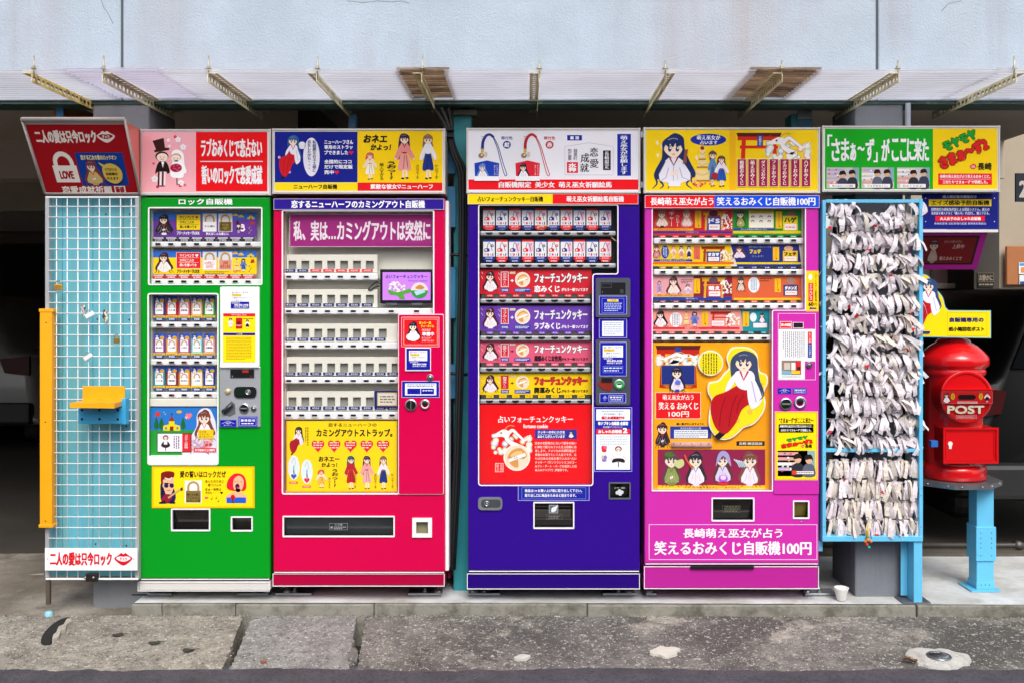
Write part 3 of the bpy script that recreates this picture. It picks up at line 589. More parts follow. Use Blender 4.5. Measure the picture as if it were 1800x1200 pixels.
for k, (px, py, w_, h_, hx, nm) in enumerate(((916, 1153, 13, 4, '#bcbab4', 'white'), (1168, 1143, 24, 9, '#c8c3b8', 'pale'))):
    b = B().use(mat('mortar_' + nm, hx, .9, var=.15, scale=20, bump=.6)); rr = random.Random(k)
    ground_blob(b, [(px + w_ * math.cos(R(a)) * rr.uniform(.8, 1.15) + (4 if a > 180 else 0), py + h_ * math.sin(R(a)) * rr.uniform(.75, 1.2)) for a in range(0, 360, 30)], .008, 3)
    b.build('mortar_patch', loc=(G(px, py)[0], G(px, py)[1], -.09), label=('white' if k == 0 else 'cream') + ' mortar patch on the pavement below the ' + ('purple' if k == 0 else 'magenta') + ' machine', cat='mortar patch')
b = B().use(mat('brick_frag', '#8a5340', .9, var=.2, scale=20)); ground_blob(b, [(458, 1161), (463, 1159), (468, 1161), (463, 1163)], .007, 2); b.build('brick_fragment', loc=(G(462, 1160)[0], G(462, 1160)[1], -.09), label='small red brick fragment at the road edge below the pink machine', cat='brick')
b = B().use(apron_m); ground_blob(b, [(610, 1142), (626, 1138), (628, 1156), (612, 1160)], .004, 3, .08); b.build('slab_fragment', pav)
for k, (px, py, nm) in enumerate(((206, 1117, 'leftmost of three on the tan slab'), (271, 1131, 'middle of three on the tan slab'), (331, 1144, 'nearest the road of three on the tan slab'))):
    b = B().use(mat('wet_leaf', '#3a3836', .6, var=.3, scale=60)); x_, y_ = G(px, py, gz(py)); z_ = gz(py) + .008
    b.add([(x_ + .026 * math.cos(R(a_)) * (1 + .15 * math.cos(R(3 * a_))), y_ + .02 * math.sin(R(a_)), z_ + .003 * math.sin(R(2 * a_ + 60 * k))) for a_ in range(0, 360, 30)], [tuple(range(12))]); b.tube([(x_ + .02, y_, z_), (x_ + .045, y_ + .008, z_ + .002)], .0015, 4)
    b.build('wet_leaf', loc=(x_, y_, z_), label='flat dark wet leaf on the pavement, ' + nm, cat='leaf', group='wet leaves on the pavement')
# grit gathered along the kerb and the road edge
b = B(); rr = random.Random(12); gms = [mat('grit_' + k, h, .9, var=.2, scale=30) for k, h in (('pale', '#b8b0a2'), ('dark', '#4c4743'), ('mid', '#85807a'))]
for i in range(1500):
    x = rr.uniform(-2.7, 2.7); t = rr.random(); y = (KF(x) - abs(rr.gauss(0, .018)) - .003) if t < .5 else (-.47 + rr.gauss(0, .03) if t < .85 else rr.uniform(-.48, -.04)); s_ = rr.uniform(.0012, .0045); z = -.098 + .046 * (y + .53) / .525 + .004
    b.use(rr.choice(gms)); b.add([(x + s_ * rr.uniform(.7, 1.3), y, z), (x - s_ * .6, y + s_ * rr.uniform(.6, 1.1), z), (x - s_ * .6, y - s_ * rr.uniform(.6, 1.1), z), (x, y, z + s_ * rr.uniform(.8, 1.3))], [(0, 1, 3), (1, 2, 3), (2, 0, 3)])
b.build('grit', kind='stuff', label='fine grit gathered along the kerb and the road edge', cat='grit')
# platform with its kerb
KX0 = X(230, -.01)
ks = [KX0, X(290, -.01) + .5, X(475, 0), X(672, 0), X(1060, 0), X(1612, -.03), 9]
plat = empty('platform', (0, .3, 0)); plat['kind'] = 'structure'
ks = [KX0, X(286, 0), X(415, 0), X(658, 0), X(1032, 0), X(1612, -.03), 9]
for i in range(6):
    b = B().use(kerb_m); x0, x1 = ks[i] + .001, ks[i + 1] - .0015; yk = KF((x0 + x1) / 2) if i < 5 else KF(1.9) - .003
    b.box(x0, x1, yk, yk + .13, -.2, -.001 + .002 * (i % 2), .006, 2); b.build('kerb_block', plat)
b = B().use(slabtop); b.smooth = True
sheet(b, lambda t: KX0 + .012, lambda t: 9, 300, lambda x: KF(x) + .012 + .004 * nz(x, 0, 12), lambda x: .86, 30, lambda x, t: .0035 + .0012 * nz(x, t * .8, 6)); b.smooth = False
b.box(KX0 + .04, 9, .86, .95, -.2, .0); b.build('platform_top', plat)
b = B().use(mat('step_dark', '#5e574d', .9, var=.3, bump=.3)); b.box(X(1440, .5), 9, .86, .955, .001, .02); b.build('platform_step', plat)
b = B().use(mat('rail_pipe', '#6d6a66', .5, metal=.6, var=.3)); b.tube([(X(1440, .95), .95, .045), (6, .95, .045)], .014, 10)
for px in (1790, 1900, 1500): b.tube([(X(px, .95), .93, .045), (X(px, .95), .97, .045)], .024, 10)
b.build('floor_pipe', loc=(2.4, .95, .03), label='dull steel pipe lying along the back of the platform beyond the mailbox', cat='pipe')
# driveway at the left
drv = mat('driveway_concrete', '#857b6f', .9, var=.3, scale=3, bump=.8, bscale=90, h2='#5c554c', dirt=.6, dirt_h='#433f38', dscale=8); add_patch(drv, '#a9a298', 1.1, .5, .62, .8)
b = B().use(drv); b.smooth = True
sheet(b, lambda t: -9, lambda t: KX0 + .05, 120, lambda x: -.03, lambda x: .98, 40, lambda x, t: -.055 + .045 * t + .003 * nz(x, t, 5) + .002 * nz(x + t, t * 3, 25)); b.build('driveway', kind='structure')
b = B().use(mat('white_line', '#b4b0ac', .8, var=.2, scale=9)); x_, y_ = G(43, 1010, -.03); b.add([(G(43, 1010, -.028)[0], G(43, 1010, -.028)[1], -.026), (G(76, 1010, -.028)[0], G(76, 1010, -.028)[1], -.026), (G(100, 975, -.026)[0], G(100, 975, -.026)[1], -.018), (G(78, 990, -.026)[0], G(78, 990, -.026)[1], -.02)], [(0, 1, 2, 3)]); b.build('road_marking', kind='structure')

ob = empty('added_opposite_building', (0, -12, -.1), 'low grey shop building across the street, mirrored in the machine windows', 'building')  # added behind the camera: cuts the bright sky mirrored in glass and paint
b = B().use(mat('opposite_render', '#8f8a84', .9, var=.2, scale=1, bump=.2)); b.box(-14, 14, -16, -12, -.2, 3.6, .02); b.build('wall', ob)
b = B().use(mat('opposite_roof', '#4a4c52', .7, var=.2)); b.box(-14.3, 14.3, -16, -11.6, 3.61, 3.8, .02); b.build('roof', ob)
for k_ in range(6):
    xo = -11 + 4.2 * k_; b = B().use(mat('opposite_frame', '#d8d8d6', .5)); b.box(xo, xo + 2.2, -11.99, -11.93, .9, 2.5, .01); w_ = b.build('window', ob); b = B().use(mat('opposite_glass', '#20262c', .08, var=0)); b.box(xo + .08, xo + 1.05, -11.93, -11.915, .98, 2.42); b.box(xo + 1.15, xo + 2.12, -11.93, -11.915, .98, 2.42); b.build('pane', w_)
# ---------------------------------------------------------------- drain, leaf, cup
dx, dy = G(1650, 1154, -.085); dr = empty('floor_drain', (dx, dy, -.09), 'round metal drain grate set in a ring of white mortar by the road', 'drain')
wm = mat('white_mortar', '#c2c0ba', .9, var=.2, scale=18, bump=1, bscale=90, dirt=.6, dirt_h='#8d877d', dscale=22, drange=(.52, .66))
b = B().use(wm); rr = random.Random(4); pts = []
for i in range(40): a_ = 2 * math.pi * i / 40; k = rr.uniform(.9, 1.02) + .1 * math.sin(3 * a_ + 1) + .05 * math.sin(7 * a_); pts.append((dx + .13 * k * math.cos(a_), dy + .1 * k * math.sin(a_)))
zt = lambda x, y: -.098 + .046 * (y + .53) / .525 + .006
b.add([(dx + (p[0] - dx) * s_, dy + (p[1] - dy) * s_, zt(dx + (p[0] - dx) * s_, dy + (p[1] - dy) * s_) + h_) for s_, h_ in ((.36, .006), (.6, .007), (1, .001), (1.06, -.02)) for p in pts], [(r_ * 40 + i, r_ * 40 + (i + 1) % 40, r_ * 40 + 40 + (i + 1) % 40, r_ * 40 + 40 + i) for r_ in range(3) for i in range(40)]); b.build('mortar_ring', dr)
gm = mat('drain_steel', '#8e9498', .35, metal=.9, var=.3, scale=30); zc = zt(dx, dy)
b = B().use(gm); b.lathe((dx, dy, zc), [(.040, .004), (.041, .011), (.049, .011), (.052, .006)], 32); b.build('rim', dr)
b = B().use(mat('drain_dark', '#0c0c0d', .9)); b.lathe((dx, dy, zc - .03), [(.041, .036), (.041, 0), (0, 0)], 24); b.build('pit', dr)
for i in range(6):
    o_ = -.032 + .0128 * i; h_ = math.sqrt(.041 ** 2 - o_ ** 2); b = B().use(gm); c_, s_ = math.cos(R(25)), math.sin(R(25))
    b.tube([(dx + o_ * c_ - k * h_ * s_, dy + o_ * s_ + k * h_ * c_, zc + .008) for k in (-1, 1)], .0028, 6); b.build('grate_bar', dr)
lx, ly = G(1600, 1163, -.09); b = B().use(mat('dry_leaf', '#6e4220', .7, var=.3, scale=40)); n_ = 7
b.add([(lx - .03 + .06 * i / (n_ - 1), ly + k * .014 * math.sin(math.pi * (i + .2) / n_), -.083 + .008 * abs(k) + .006 * math.sin(i)) for i in range(n_) for k in (-1, 0, 1)], [(i * 3 + j, i * 3 + 3 + j, i * 3 + 4 + j, i * 3 + 1 + j) for i in range(n_ - 1) for j in (0, 1)])
b.build('dry_leaf', loc=(lx, ly, -.088), label='curled brown leaf lying beside the white mortar drain', cat='leaf')
cx_, cy_ = X(1483, -.0), .035
cup = empty('ceramic_cup', (cx_, cy_, .004), 'small crumpled white cup standing on the kerb left of the slip rack', 'cup')
b = B().use(mat('cup_white', '#e4e0dc', .4, var=.08, scale=20)); b.lathe((cx_, cy_, .006), [(0, 0), (.018, 0), (.021, .004), (.033, .054), (.035, .06), (.032, .061), (.020, .01), (0, .01)], 24); b.build('cup_wall', cup)
b = B().use(mat('cup_paper', '#f2efec', .8)); rr = random.Random(2)
for i in range(5): a_ = i * 1.3; b.lathe((cx_ + .012 * math.cos(a_), cy_ + .012 * math.sin(a_), .05), [(.011, 0), (.013, .006), (.006, .013 + .004 * rr.random()), (0, .014)], 7, smooth=False)
b.build('crumpled_paper', cup)

# ---------------------------------------------------------------- canopy
can = empty('canopy', (0, -.2, wb), 'row of translucent corrugated plastic sheets on slotted steel brackets over the machines', 'canopy')
GP = (WY - .002 + .48) / 13
def plastic(name, h, tr=.5, dirt=.35, dirt_h='#6b5560', stretch=(1.2, 40, 1), groove_shade=.5, dr=(.56, .72)):
    m = mat(name, h, .35, var=.06, scale=2, dirt=dirt, dirt_h=dirt_h, dscale=1, drange=dr, stretch=stretch); nt = m.node_tree; b = nt.nodes['Principled BSDF']; t = nt.nodes.new('ShaderNodeBsdfTranslucent'); N = nt.nodes; L = nt.links   # shade lines painted along the grooves so the corrugation shows
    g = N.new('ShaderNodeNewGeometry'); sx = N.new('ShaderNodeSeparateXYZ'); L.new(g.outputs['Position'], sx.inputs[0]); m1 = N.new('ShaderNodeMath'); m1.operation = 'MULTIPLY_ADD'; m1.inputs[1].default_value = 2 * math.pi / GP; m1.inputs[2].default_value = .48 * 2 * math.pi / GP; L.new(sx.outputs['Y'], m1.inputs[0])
    m2 = N.new('ShaderNodeMath'); m2.operation = 'SINE'; L.new(m1.outputs[0], m2.inputs[0]); r3 = N.new('ShaderNodeMapRange'); r3.inputs[1].default_value = -.2; r3.inputs[2].default_value = -.95; r3.inputs[4].default_value = groove_shade; L.new(m2.outputs[0], r3.inputs[0])
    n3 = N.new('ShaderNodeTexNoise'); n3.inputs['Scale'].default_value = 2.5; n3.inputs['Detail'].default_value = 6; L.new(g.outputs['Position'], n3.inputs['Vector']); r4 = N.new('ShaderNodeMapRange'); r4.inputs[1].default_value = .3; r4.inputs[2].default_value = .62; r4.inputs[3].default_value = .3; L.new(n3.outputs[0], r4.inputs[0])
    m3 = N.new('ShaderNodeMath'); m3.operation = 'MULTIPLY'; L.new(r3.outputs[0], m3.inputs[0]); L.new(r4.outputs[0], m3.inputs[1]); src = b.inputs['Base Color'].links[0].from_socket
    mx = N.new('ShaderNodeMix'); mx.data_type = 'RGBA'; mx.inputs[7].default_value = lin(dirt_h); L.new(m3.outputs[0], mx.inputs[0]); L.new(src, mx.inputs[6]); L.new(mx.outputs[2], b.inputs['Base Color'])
    nt.links.new(b.inputs['Base Color'].links[0].from_socket, t.inputs[0]); x = nt.nodes.new('ShaderNodeMixShader'); x.inputs[0].default_value = tr
    nt.links.new(b.outputs[0], x.inputs[1]); nt.links.new(t.outputs[0], x.inputs[2]); tp_ = nt.nodes.new('ShaderNodeBsdfTransparent'); xx = nt.nodes.new('ShaderNodeMixShader'); xx.inputs[0].default_value = .22; nt.links.new(x.outputs[0], xx.inputs[1]); nt.links.new(tp_.outputs[0], xx.inputs[2]); nt.links.new(xx.outputs[0], nt.nodes['Material Output'].inputs[0]); return m
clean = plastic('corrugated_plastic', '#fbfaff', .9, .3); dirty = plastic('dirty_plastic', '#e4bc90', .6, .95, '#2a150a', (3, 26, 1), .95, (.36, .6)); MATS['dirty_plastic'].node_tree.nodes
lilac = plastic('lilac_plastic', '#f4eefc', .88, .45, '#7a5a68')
fy = -.48
def corr(x0, x1, dz, m, tear=0):
    b = B().use(m); b.smooth = True; nx = max(4, int((x1 - x0) / .04)); ny = 13 * 6; vs = []
    for i in range(nx + 1):
        for j in range(ny + 1):
            t = j / ny; x = x0 + (x1 - x0) * i / nx
            y = fy + (WY - .002 - fy) * t
            if j == ny: y -= .02 * max(0, nz(x * 1.3, 1, 3)) + .012 * abs(nz(x, 2, 9))
            if tear and i in (0, nx): x += tear * (.006 * math.sin(j * math.pi / 3) + .003 * nz(j, i, 1.7))
            vs.append((x, y, wb + .014 + dz + .0095 * math.sin(2 * math.pi * j / 6) + .006 * nz(x * 1.1, y, 1) + .0015 * nz(x, y, 5)))
    b.add(vs, [(i * (ny + 1) + j, (i + 1) * (ny + 1) + j, (i + 1) * (ny + 1) + j + 1, i * (ny + 1) + j + 1) for i in range(nx) for j in range(ny)])
    return b.build('corrugated_sheet', can)
FX = lambda px: (px - CX) / F * (D + fy)
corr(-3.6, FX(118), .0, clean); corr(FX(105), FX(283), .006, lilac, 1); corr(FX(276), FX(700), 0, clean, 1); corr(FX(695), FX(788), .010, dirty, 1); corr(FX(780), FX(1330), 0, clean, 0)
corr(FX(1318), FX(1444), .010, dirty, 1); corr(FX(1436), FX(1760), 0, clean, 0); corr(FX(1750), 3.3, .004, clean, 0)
brk = mat('bracket_paint', '#efe4b8', .5, var=.25, scale=9, dirt=.7, dirt_h='#948c60', dscale=7, drange=(.45, .62)); rusty = mat('bracket_rust', '#ecd072', .55, var=.25, scale=9, dirt=.8, dirt_h='#7c4a20', dscale=16, drange=(.5, .62))
def angle_iron(L_, m, side):
    """slotted angle along +y from 0, corner at the top; one flange level, one hanging"""
    b = B().use(m); w = .04; n = int(L_ / .04); th = .0025
    for fl in (0, 1):
        def pt(u, y, o):                                     # u across the flange, o outside/inside face
            return (side * u, y, -th * o) if fl == 0 else (side * th * (o), y, -u)
        for o in (0, 1):
            for i in range(n):
                y0 = i * L_ / n; y1 = y0 + L_ / n; a0, a1 = y0 + .008, y1 - .008; u0, u1 = .014, .026
                u0, u1 = .011, .029; a0, a1 = y0 + .006, y1 - .006; sl_ = [(u0 + (u1 - u0) / 2, a0), (u0, a0 + .006), (u0, a1 - .006), (u0 + (u1 - u0) / 2, a1), (u1, a1 - .006), (u1, a0 + .006)]
                q = [pt(0, y0, o), pt(0, y1, o), pt(w, y1, o), pt(w, y0, o)] + [pt(u, y, o) for u, y in sl_]
                b.add(q, [(0, 1, 6, 5), (1, 7, 6), (1, 2, 8, 7), (2, 3, 9, 8), (3, 4, 9), (3, 0, 4), (0, 5, 4)][0:1] + [(1, 7, 6), (1, 2, 8, 7), (2, 3, 9, 8), (3, 4, 9), (0, 4, 3), (0, 5, 4)])
        b.add([pt(w, 0, 0), pt(w, L_, 0), pt(w, L_, 1), pt(w, 0, 1)], [(0, 1, 2, 3)]); b.add([pt(0, 0, 0), pt(w, 0, 0), pt(w, 0, 1), pt(0, 0, 1)], [(0, 1, 2, 3)])
    b.keep = 1; return b
bolt_m = mat('zinc_bolt', '#b5ad92', .4, metal=.8, var=.2)
for i, (px, sd) in enumerate(((57, 1), (180, 1), (365, 1), (557, 1), (742, 1), (948, -1), (1170, -1), (1375, -1), (1580, -1), (1785, -1))):
    b = angle_iron(.86 if i not in (0,) else .6, rusty if i in (0,) else brk, -sd if i in (0, 3, 4, 6, 9) else sd); x = FX(px); z = wb + .004 + .0 * i
    b.v = [(v[0] + x, v[1] + fy - .004, v[2] + z) for v in b.v]; br = b.build('bracket', can, loc=(x, fy, z))
    b = B().use(bolt_m); b.tube([(x, fy + .012, z - .02), (x + .001, fy + .012, z + .055 + (.02 if i < 5 or i == 9 else 0))], .003, 6); b.lathe((x, fy + .012, z + .02), [(0, .012), (.007, .012), (.007, .004), (.013, .003), (.013, 0), (0, 0)], 6, smooth=False); b.build('bolt', br)
for px, py in ((455, 332), (606, 343)): pass

# ---------------------------------------------------------------- cars in the garage
def car(px0, px1, pt, pb, y, paintm, label, loc, lamp=False):
    x0, x1 = X(px0, y), X(px1, y); z0, z1 = Z(pb, y), Z(pt, y); c = empty('parked_car', loc, label, 'car'); H = z1 - z0; Wd = x1 - x0
    b = B().use(paintm); sec = [(0, .12), (.02, .5), (.06, .58), (.14, .62), (.26, .95), (.36, 1), (.64, 1), (.74, .95), (.86, .62), (.94, .58), (.98, .5), (1, .12), (.96, .04), (.04, .04)]
    o = [(x0 + Wd * p[0], z0 + H * p[1]) for p in smooth_closed(sec, 3)]; k = len(o)
    rows = [(y + .12, .94), (y, .985), (y + .1, 1), (y + .9, 1.0), (y + 3.8, 1), (y + 4.1, .93)]; rows = [(y + .02, .9), (y + .06, .97), (y + .2, 1), (y + 3.3, 1), (y + 3.4, .93)]
    cxm, czm = (x0 + x1) / 2, z0 + H * .4; b.smooth = True
    vs = [((p[0] - cxm) * s_ + cxm, yy, (p[1] - czm) * s_ + czm) for yy, s_ in rows for p in o]
    b.add(vs, [(r_ * k + i, r_ * k + (i + 1) % k, (r_ + 1) * k + (i + 1) % k, (r_ + 1) * k + i) for r_ in range(4) for i in range(k)] + [tuple(range(k))]); b.build('body', c)
    b = B().use(mat('car_glass', '#0b0d10', .08, var=0, rvar=.01)); b.prism([(x0 + Wd * u, z0 + H * v) for u, v in ((.19, .64), (.29, .93), (.71, .93), (.81, .64))], y - .005, .02); b.build('rear_window', c)
    for s_ in (0, 1):
        b = B().use(mat('car_lamp', '#40110f', .2)); b.prism([(x0 + Wd * (u if not s_ else 1 - u), z0 + H * v) for u, v in ((.04, .42), (.04, .56), (.17, .54), (.15, .44))], y - .01, .03); b.build('tail_light', c)
        b = B().use(rub); xc = x0 + Wd * (.12 if not s_ else .88); b.box(xc - .1, xc + .1, y + .35, y + .95, z0 - .12, z0 + .3, .08, 3); b.build('wheel', c)
    b = B().use(mat('number_plate', '#8a8a80', .5)); b.box(cxm - .165, cxm + .165, y - .015, y + .01, z0 + H * .3, z0 + H * .3 + .165, .004); b.build('number_plate', c)
    b = B().use(mat('bumper', '#1a1a1c', .5)); b.box(x0 + Wd * .03, x1 - Wd * .03, y - .05, y + .1, z0 + H * .06, z0 + H * .22, .03, 2); b.build('bumper', c)
car(1690, 2150, 505, 900, .98, mat('black_car_paint', '#050506', .35, var=.02, rvar=.02, spec=.2), 'large black car parked in the garage behind the mailbox', (2.6, 3, 0))
car(-330, 68, 520, 760, 4.3, mat('grey_car_paint', '#6b6a66', .3, var=.05, rvar=.03, coat=.3), 'pale car parked deep in the dark garage at the left', (-5, 6, 0))

# ================================================================ vending machines
white_pl = mat('white_plastic', '#e8e8ea', .3, var=.04, scale=5); offw = mat('cream_plastic', '#e2dfd2', .35, var=.05, scale=4)
steel = mat('brushed_steel', '#a9acb0', .3, metal=.9, var=.2, scale=20); dark_pl = mat('black_plastic', '#141517', .3, var=.1); grey_pl = mat('grey_plastic', '#5b6068', .4, var=.1)
trimw = mat('white_trim', '#efe9ee', .4, var=.03); smoke = mat('smoked_flap', '#1e1d1b', .12, var=.3, scale=6, rvar=.04); footm = mat('foot_plate', '#9a9da2', .35, metal=.85, var=.3, scale=14); rustm = mat('rusty_leg', '#6a4430', .8, var=.4, scale=30)
glassm = glass_mat('window_glass', .03, boost=1.7)
def btn_mesh(kind):
    b = B()
    if kind == 'white':                                     # raised key with a dark lens
        b.use(white_pl); b.box(-.0165, .0165, -.006, 0, -.0085, .0085, .002); b.use(dark_pl)
        b.prism(rounded([(-.0125, -.005), (.0125, -.005), (.0125, .005), (-.0125, .005)], .0045, 3), -.0072, .003)
    elif kind == 'square':
        b.use(white_pl); b.box(-.017, .017, -.006, 0, -.0115, .0105, .002); b.use(dark_pl)
        b.prism(rounded([(-.0125, -.0048), (.0125, -.0048), (.0125, .0048), (-.0125, .0048)], .0045, 3), -.0072, .003)
    elif kind == 'lit':
        b.use(white_pl); b.box(-.0165, .0165, -.006, 0, -.0085, .0085, .002); b.use(dark_pl)
        b.prism(rounded([(-.0125, -.005), (.0125, -.005), (.0125, .005), (-.0125, .005)], .0045, 3), -.0072, .003)
        b.use(ink('#b01828', .3)); b.box(.003, .0115, -.0082, -.006, -.003, .003)
    else:                                                    # half-moon lens hanging into a grey rail
        b.use(dark_pl); b.prism([(.0165 * math.cos(R(a)), .003 - .0085 * math.sin(R(a))) for a in range(0, 181, 20)] + [(-.0165, .006), (.0165, .006)], -.003, .006)
    me_o = b.build('button_master', loc=(0, 0, 0)); me = me_o.data; me.name = 'button_' + kind; bpy.data.objects.remove(me_o); return me
BT = {k: btn_mesh(k) for k in ('white', 'square', 'lit', 'moon')}
def key_row(root, px0, px1, py0, py1, xs, yc, kind='white', y=.03, m=None, lit=(), name='shelf'):
    b = B().use(m or white_pl); b.box(X(px0, y), X(px1, y), y, y + .07, Z(py1, y), Z(py0, y), .006, 3); s = b.build(name, root)
    for i, px in enumerate(xs):
        inst(BT['lit' if i in lit else kind], 'button', s, (X(px, y), y + .0005, Z(yc, y)))
    return s
def feet(root, spots, zb):
    for px0, px1, lx in spots:
        y = .1; b = B().use(footm); x0, x1 = X(px0, y), X(px1, y); b.box(x0, x1, y, y + .09, .005, .019, .004, 2); b.use(footm)
        b.tube([(x0 + (x1 - x0) * .5, y + .03, .018), (x0 + (x1 - x0) * .5, y + .03, .04)], .006, 8); b.lathe((x0 + (x1 - x0) * .5, y + .03, .019), [(.014, 0), (.014, .006), (.006, .007)], 6, smooth=False)
        b.use(rustm); b.tube([(X(lx, y), y + .035, .018), (X(lx, y), y + .035, zb + .01)], .012, 8); b.use(footm); b.lathe((X(lx, y), y + .035, .019), [(.024, 0), (.022, .008), (.012, .012)], 12); b.build('foot', root)
def machine(name, label, px0, px1, py0, py1, plinth, color, side, holes, ports=(), plcol=None, edge_c=None):
    holes = list(holes) + [inset(W(rect(*q), 0), .002) for q in ports]
    z0 = Z(py1); xc = (X(px0) + X(px1)) / 2; root = empty(name, (xc, .3, 0), label, 'vending machine'); pm = paint(color)
    b = B().use(pm); plate(b, W(rect(px0, px1, py0, py1), 0), holes, 0, .14, .03, .011); b.build('door', root)
    b = B().use(edge_c or trimw)                              # pale edge line left round the coloured film
    for yy in (py1 - .6,): b.box(X(px0) + .004, X(px1) - .004, .003, .14, Z(py1 + 1.6), Z(py1 + .1), .001)
    b.build('door_edge', root)
    b = B().use(paint(side)); b.box(X(px0) + .008, X(px1) - .008, .142, .74, Z(plinth[1]), Z(py0) - .003, .004); b.build('cabinet', root)
    b = B().use(paint(plcol or color)); b.box(X(plinth[2]), X(plinth[3]), .012, .141, Z(plinth[1]), Z(plinth[0]), .003)
    b.use(trimw); a_, c_, t_, q_ = plinth[2], plinth[3], plinth[0], plinth[1]; b.frame(W(rect(a_, c_, t_, q_), .012), .0028, .0085, .004); b.build('plinth', root)
    return root
def trim(root, pts, r, w=.008, y=0, m=None, name='window_trim'):
    b = B().use(m or trimw); b.frame(rounded(W(pts, y), r), w, y - .003, .008); return b.build(name, root)
def liner(root, pts, m, y0=.03, y1=.105, name='window_recess', r=.0):
    b = B().use(m); recess(b, rounded(W(pts, 0), r) if r else W(pts, 0), y0, y1); return b.build(name, root)
def pane(root, pts, y=.012, name='glass_pane', m=None):
    b = B().use(m or glassm); p = W(pts, 0); tri = tessellate_polygon([[Vector((q[0], q[1], 0)) for q in p]]); n = len(p)
    b.add([(q[0], y, q[1]) for q in p], [tuple(t) for t in tri]); return b.build(name, root)
def port(root, r4, dep=.09, flap=smoke, rim=.006, flapy=.025, rimm=None, name='dispensing_port'):
    """opening with a white rim and a tilted flap; r4 = px0, px1, py0, py1"""
    o = W(rect(*r4), 0); b = B().use(rimm or trimw); b.frame(rounded(o, .004, 2), rim, -.004, .012); b.use(dark_pl); recess(b, inset(o, rim * .8), .0, .1); p = b.build(name, root)
    b = B().use(flap); i_ = inset(o, rim); x0, x1 = min(q[0] for q in i_), max(q[0] for q in i_); z0, z1 = min(q[1] for q in i_), max(q[1] for q in i_)
    b.add([(x0, flapy - .012, z1), (x1, flapy - .012, z1), (x1, flapy + .02, z0), (x0, flapy + .02, z0), (x0, flapy - .006, z1), (x1, flapy - .006, z1), (x1, flapy + .026, z0), (x0, flapy + .026, z0)], [(0, 1, 2, 3), (4, 7, 6, 5), (0, 3, 7, 4), (1, 5, 6, 2), (0, 4, 5, 1), (3, 2, 6, 7)]); b.build('flap', p); return p
def knob(root, px, py, r, kind='round', y=-.001):
    b = B().use(steel); b.lathe((X(px), y, Z(py)), [(r, .0), (r, -.007), (r * .82, -.009), (r * .76, -.003)], 28, 'y', smooth=False)
    if kind == 'dial': b.use(dark_pl); b.lathe((X(px), y, Z(py)), [(r * .76, -.003), (0, -.003)], 24, 'y'); b.use(steel); b.box(X(px) - r * .1, X(px) + r * .1, y - .014, y, Z(py) - r * .7, Z(py) + r * .7, .0015)
    elif kind == 'dialh': b.use(dark_pl); b.lathe((X(px), y, Z(py)), [(r * .76, -.003), (0, -.003)], 24, 'y'); b.use(steel); b.box(X(px) - r * .7, X(px) + r * .7, y - .014, y, Z(py) - r * .12, Z(py) + r * .12, .0015)
    elif kind == 'cup': b.use(white_pl); b.lathe((X(px), y, Z(py)), [(r * .76, -.003), (r * .5, .004), (0, .006)], 24, 'y'); b.use(dark_pl); b.lathe((X(px), y, Z(py) + r * .15), [(r * .5, -.0045), (r * .3, -.006), (0, -.006)], 14, 'y')
    else: b.use(steel); b.lathe((X(px), y, Z(py)), [(r * .76, -.003), (r * .5, -.010), (0, -.011)], 20, 'y'); b.use(dark_pl); b.box(X(px) - r * .1, X(px) + r * .1, y - .0125, y - .01, Z(py) - r * .35, Z(py) + r * .35)
    return b.build('lock' if kind == 'round' else 'coin_knob', root)
NAVY, YEL, RED, WHT, BLK = '#16189a', '#fbd80c', '#e8101c', '#f2f0f2', '#14120f'
def sticker(root, r4, body=NAVY, name='sticker', y=-.0005, fn=None, dep=.0015, rim='#c8c8e8'):
    a = Art(y - dep); a.slab(*r4, rim or body, dep); 
    if rim: a.rect(r4[0] + .8, r4[1] - .8, r4[2] + .8, r4[3] - .8, body, 1)
    if fn: fn(a)
    return a.build(name, root)
def notice(a, x0, x1, y0, y1):
    """no-bill notice: white upper half, highlighted word, navy lower half with the phone number"""
    m = y0 + (y1 - y0) * .62; h = m - y0; a.rect(x0, x1, y0, m, '#e8eaf0', 2)
    for i, t in enumerate(('誠に恐れ入りますが', '千円札は', 'ご使用できません', 'ご了承下さい')):
        if i == 1: a.rect(x0 + 2, x0 + (x1 - x0) * .58, y0 + h * (.05 + .25 * i), y0 + h * (.27 + .25 * i), '#f2c820', 3)
        a.text(t, x0 + 2, x0 + (x1 - x0) * (.95, .55, .93, .7)[i], y0 + h * (.07 + .25 * i), y0 + h * (.25 + .24 * i), '#3c4470', 4)
    a.rect(x0, x1, m, y1, NAVY, 2); a.text('故障連絡先', x0 + 1.5, x0 + (x1 - x0) * .5, m + 1, m + (y1 - m) * .3, WHT, 4); a.text('095-825-3438', x0 + (x1 - x0) * .2, x1 - 1.5, m + (y1 - m) * .36, m + (y1 - m) * .62, WHT, 4, bold=.15); a.text('商栄機工事務所', x0 + (x1 - x0) * .2, x1 - 1.5, m + (y1 - m) * .68, y1 - 1, WHT, 4)
def coins(a, x0, x1, y0, y1):
    a.border(x0, x1, y0, y1, .5, '#c8d0f0', 2); w = (x1 - x0); h = y1 - y0
    for i, t in enumerate(('500', '100', '50', '10')): a.text(t, x0 + w * (.08 + .22 * i), x0 + w * (.25 + .22 * i), y0 + h * .2, y0 + h * .48, WHT, 3, bold=.2)
    a.micro(x0 + w * .12, x1 - w * .12, y0 + h * .6, y1 - h * .15, 1, WHT, 3)
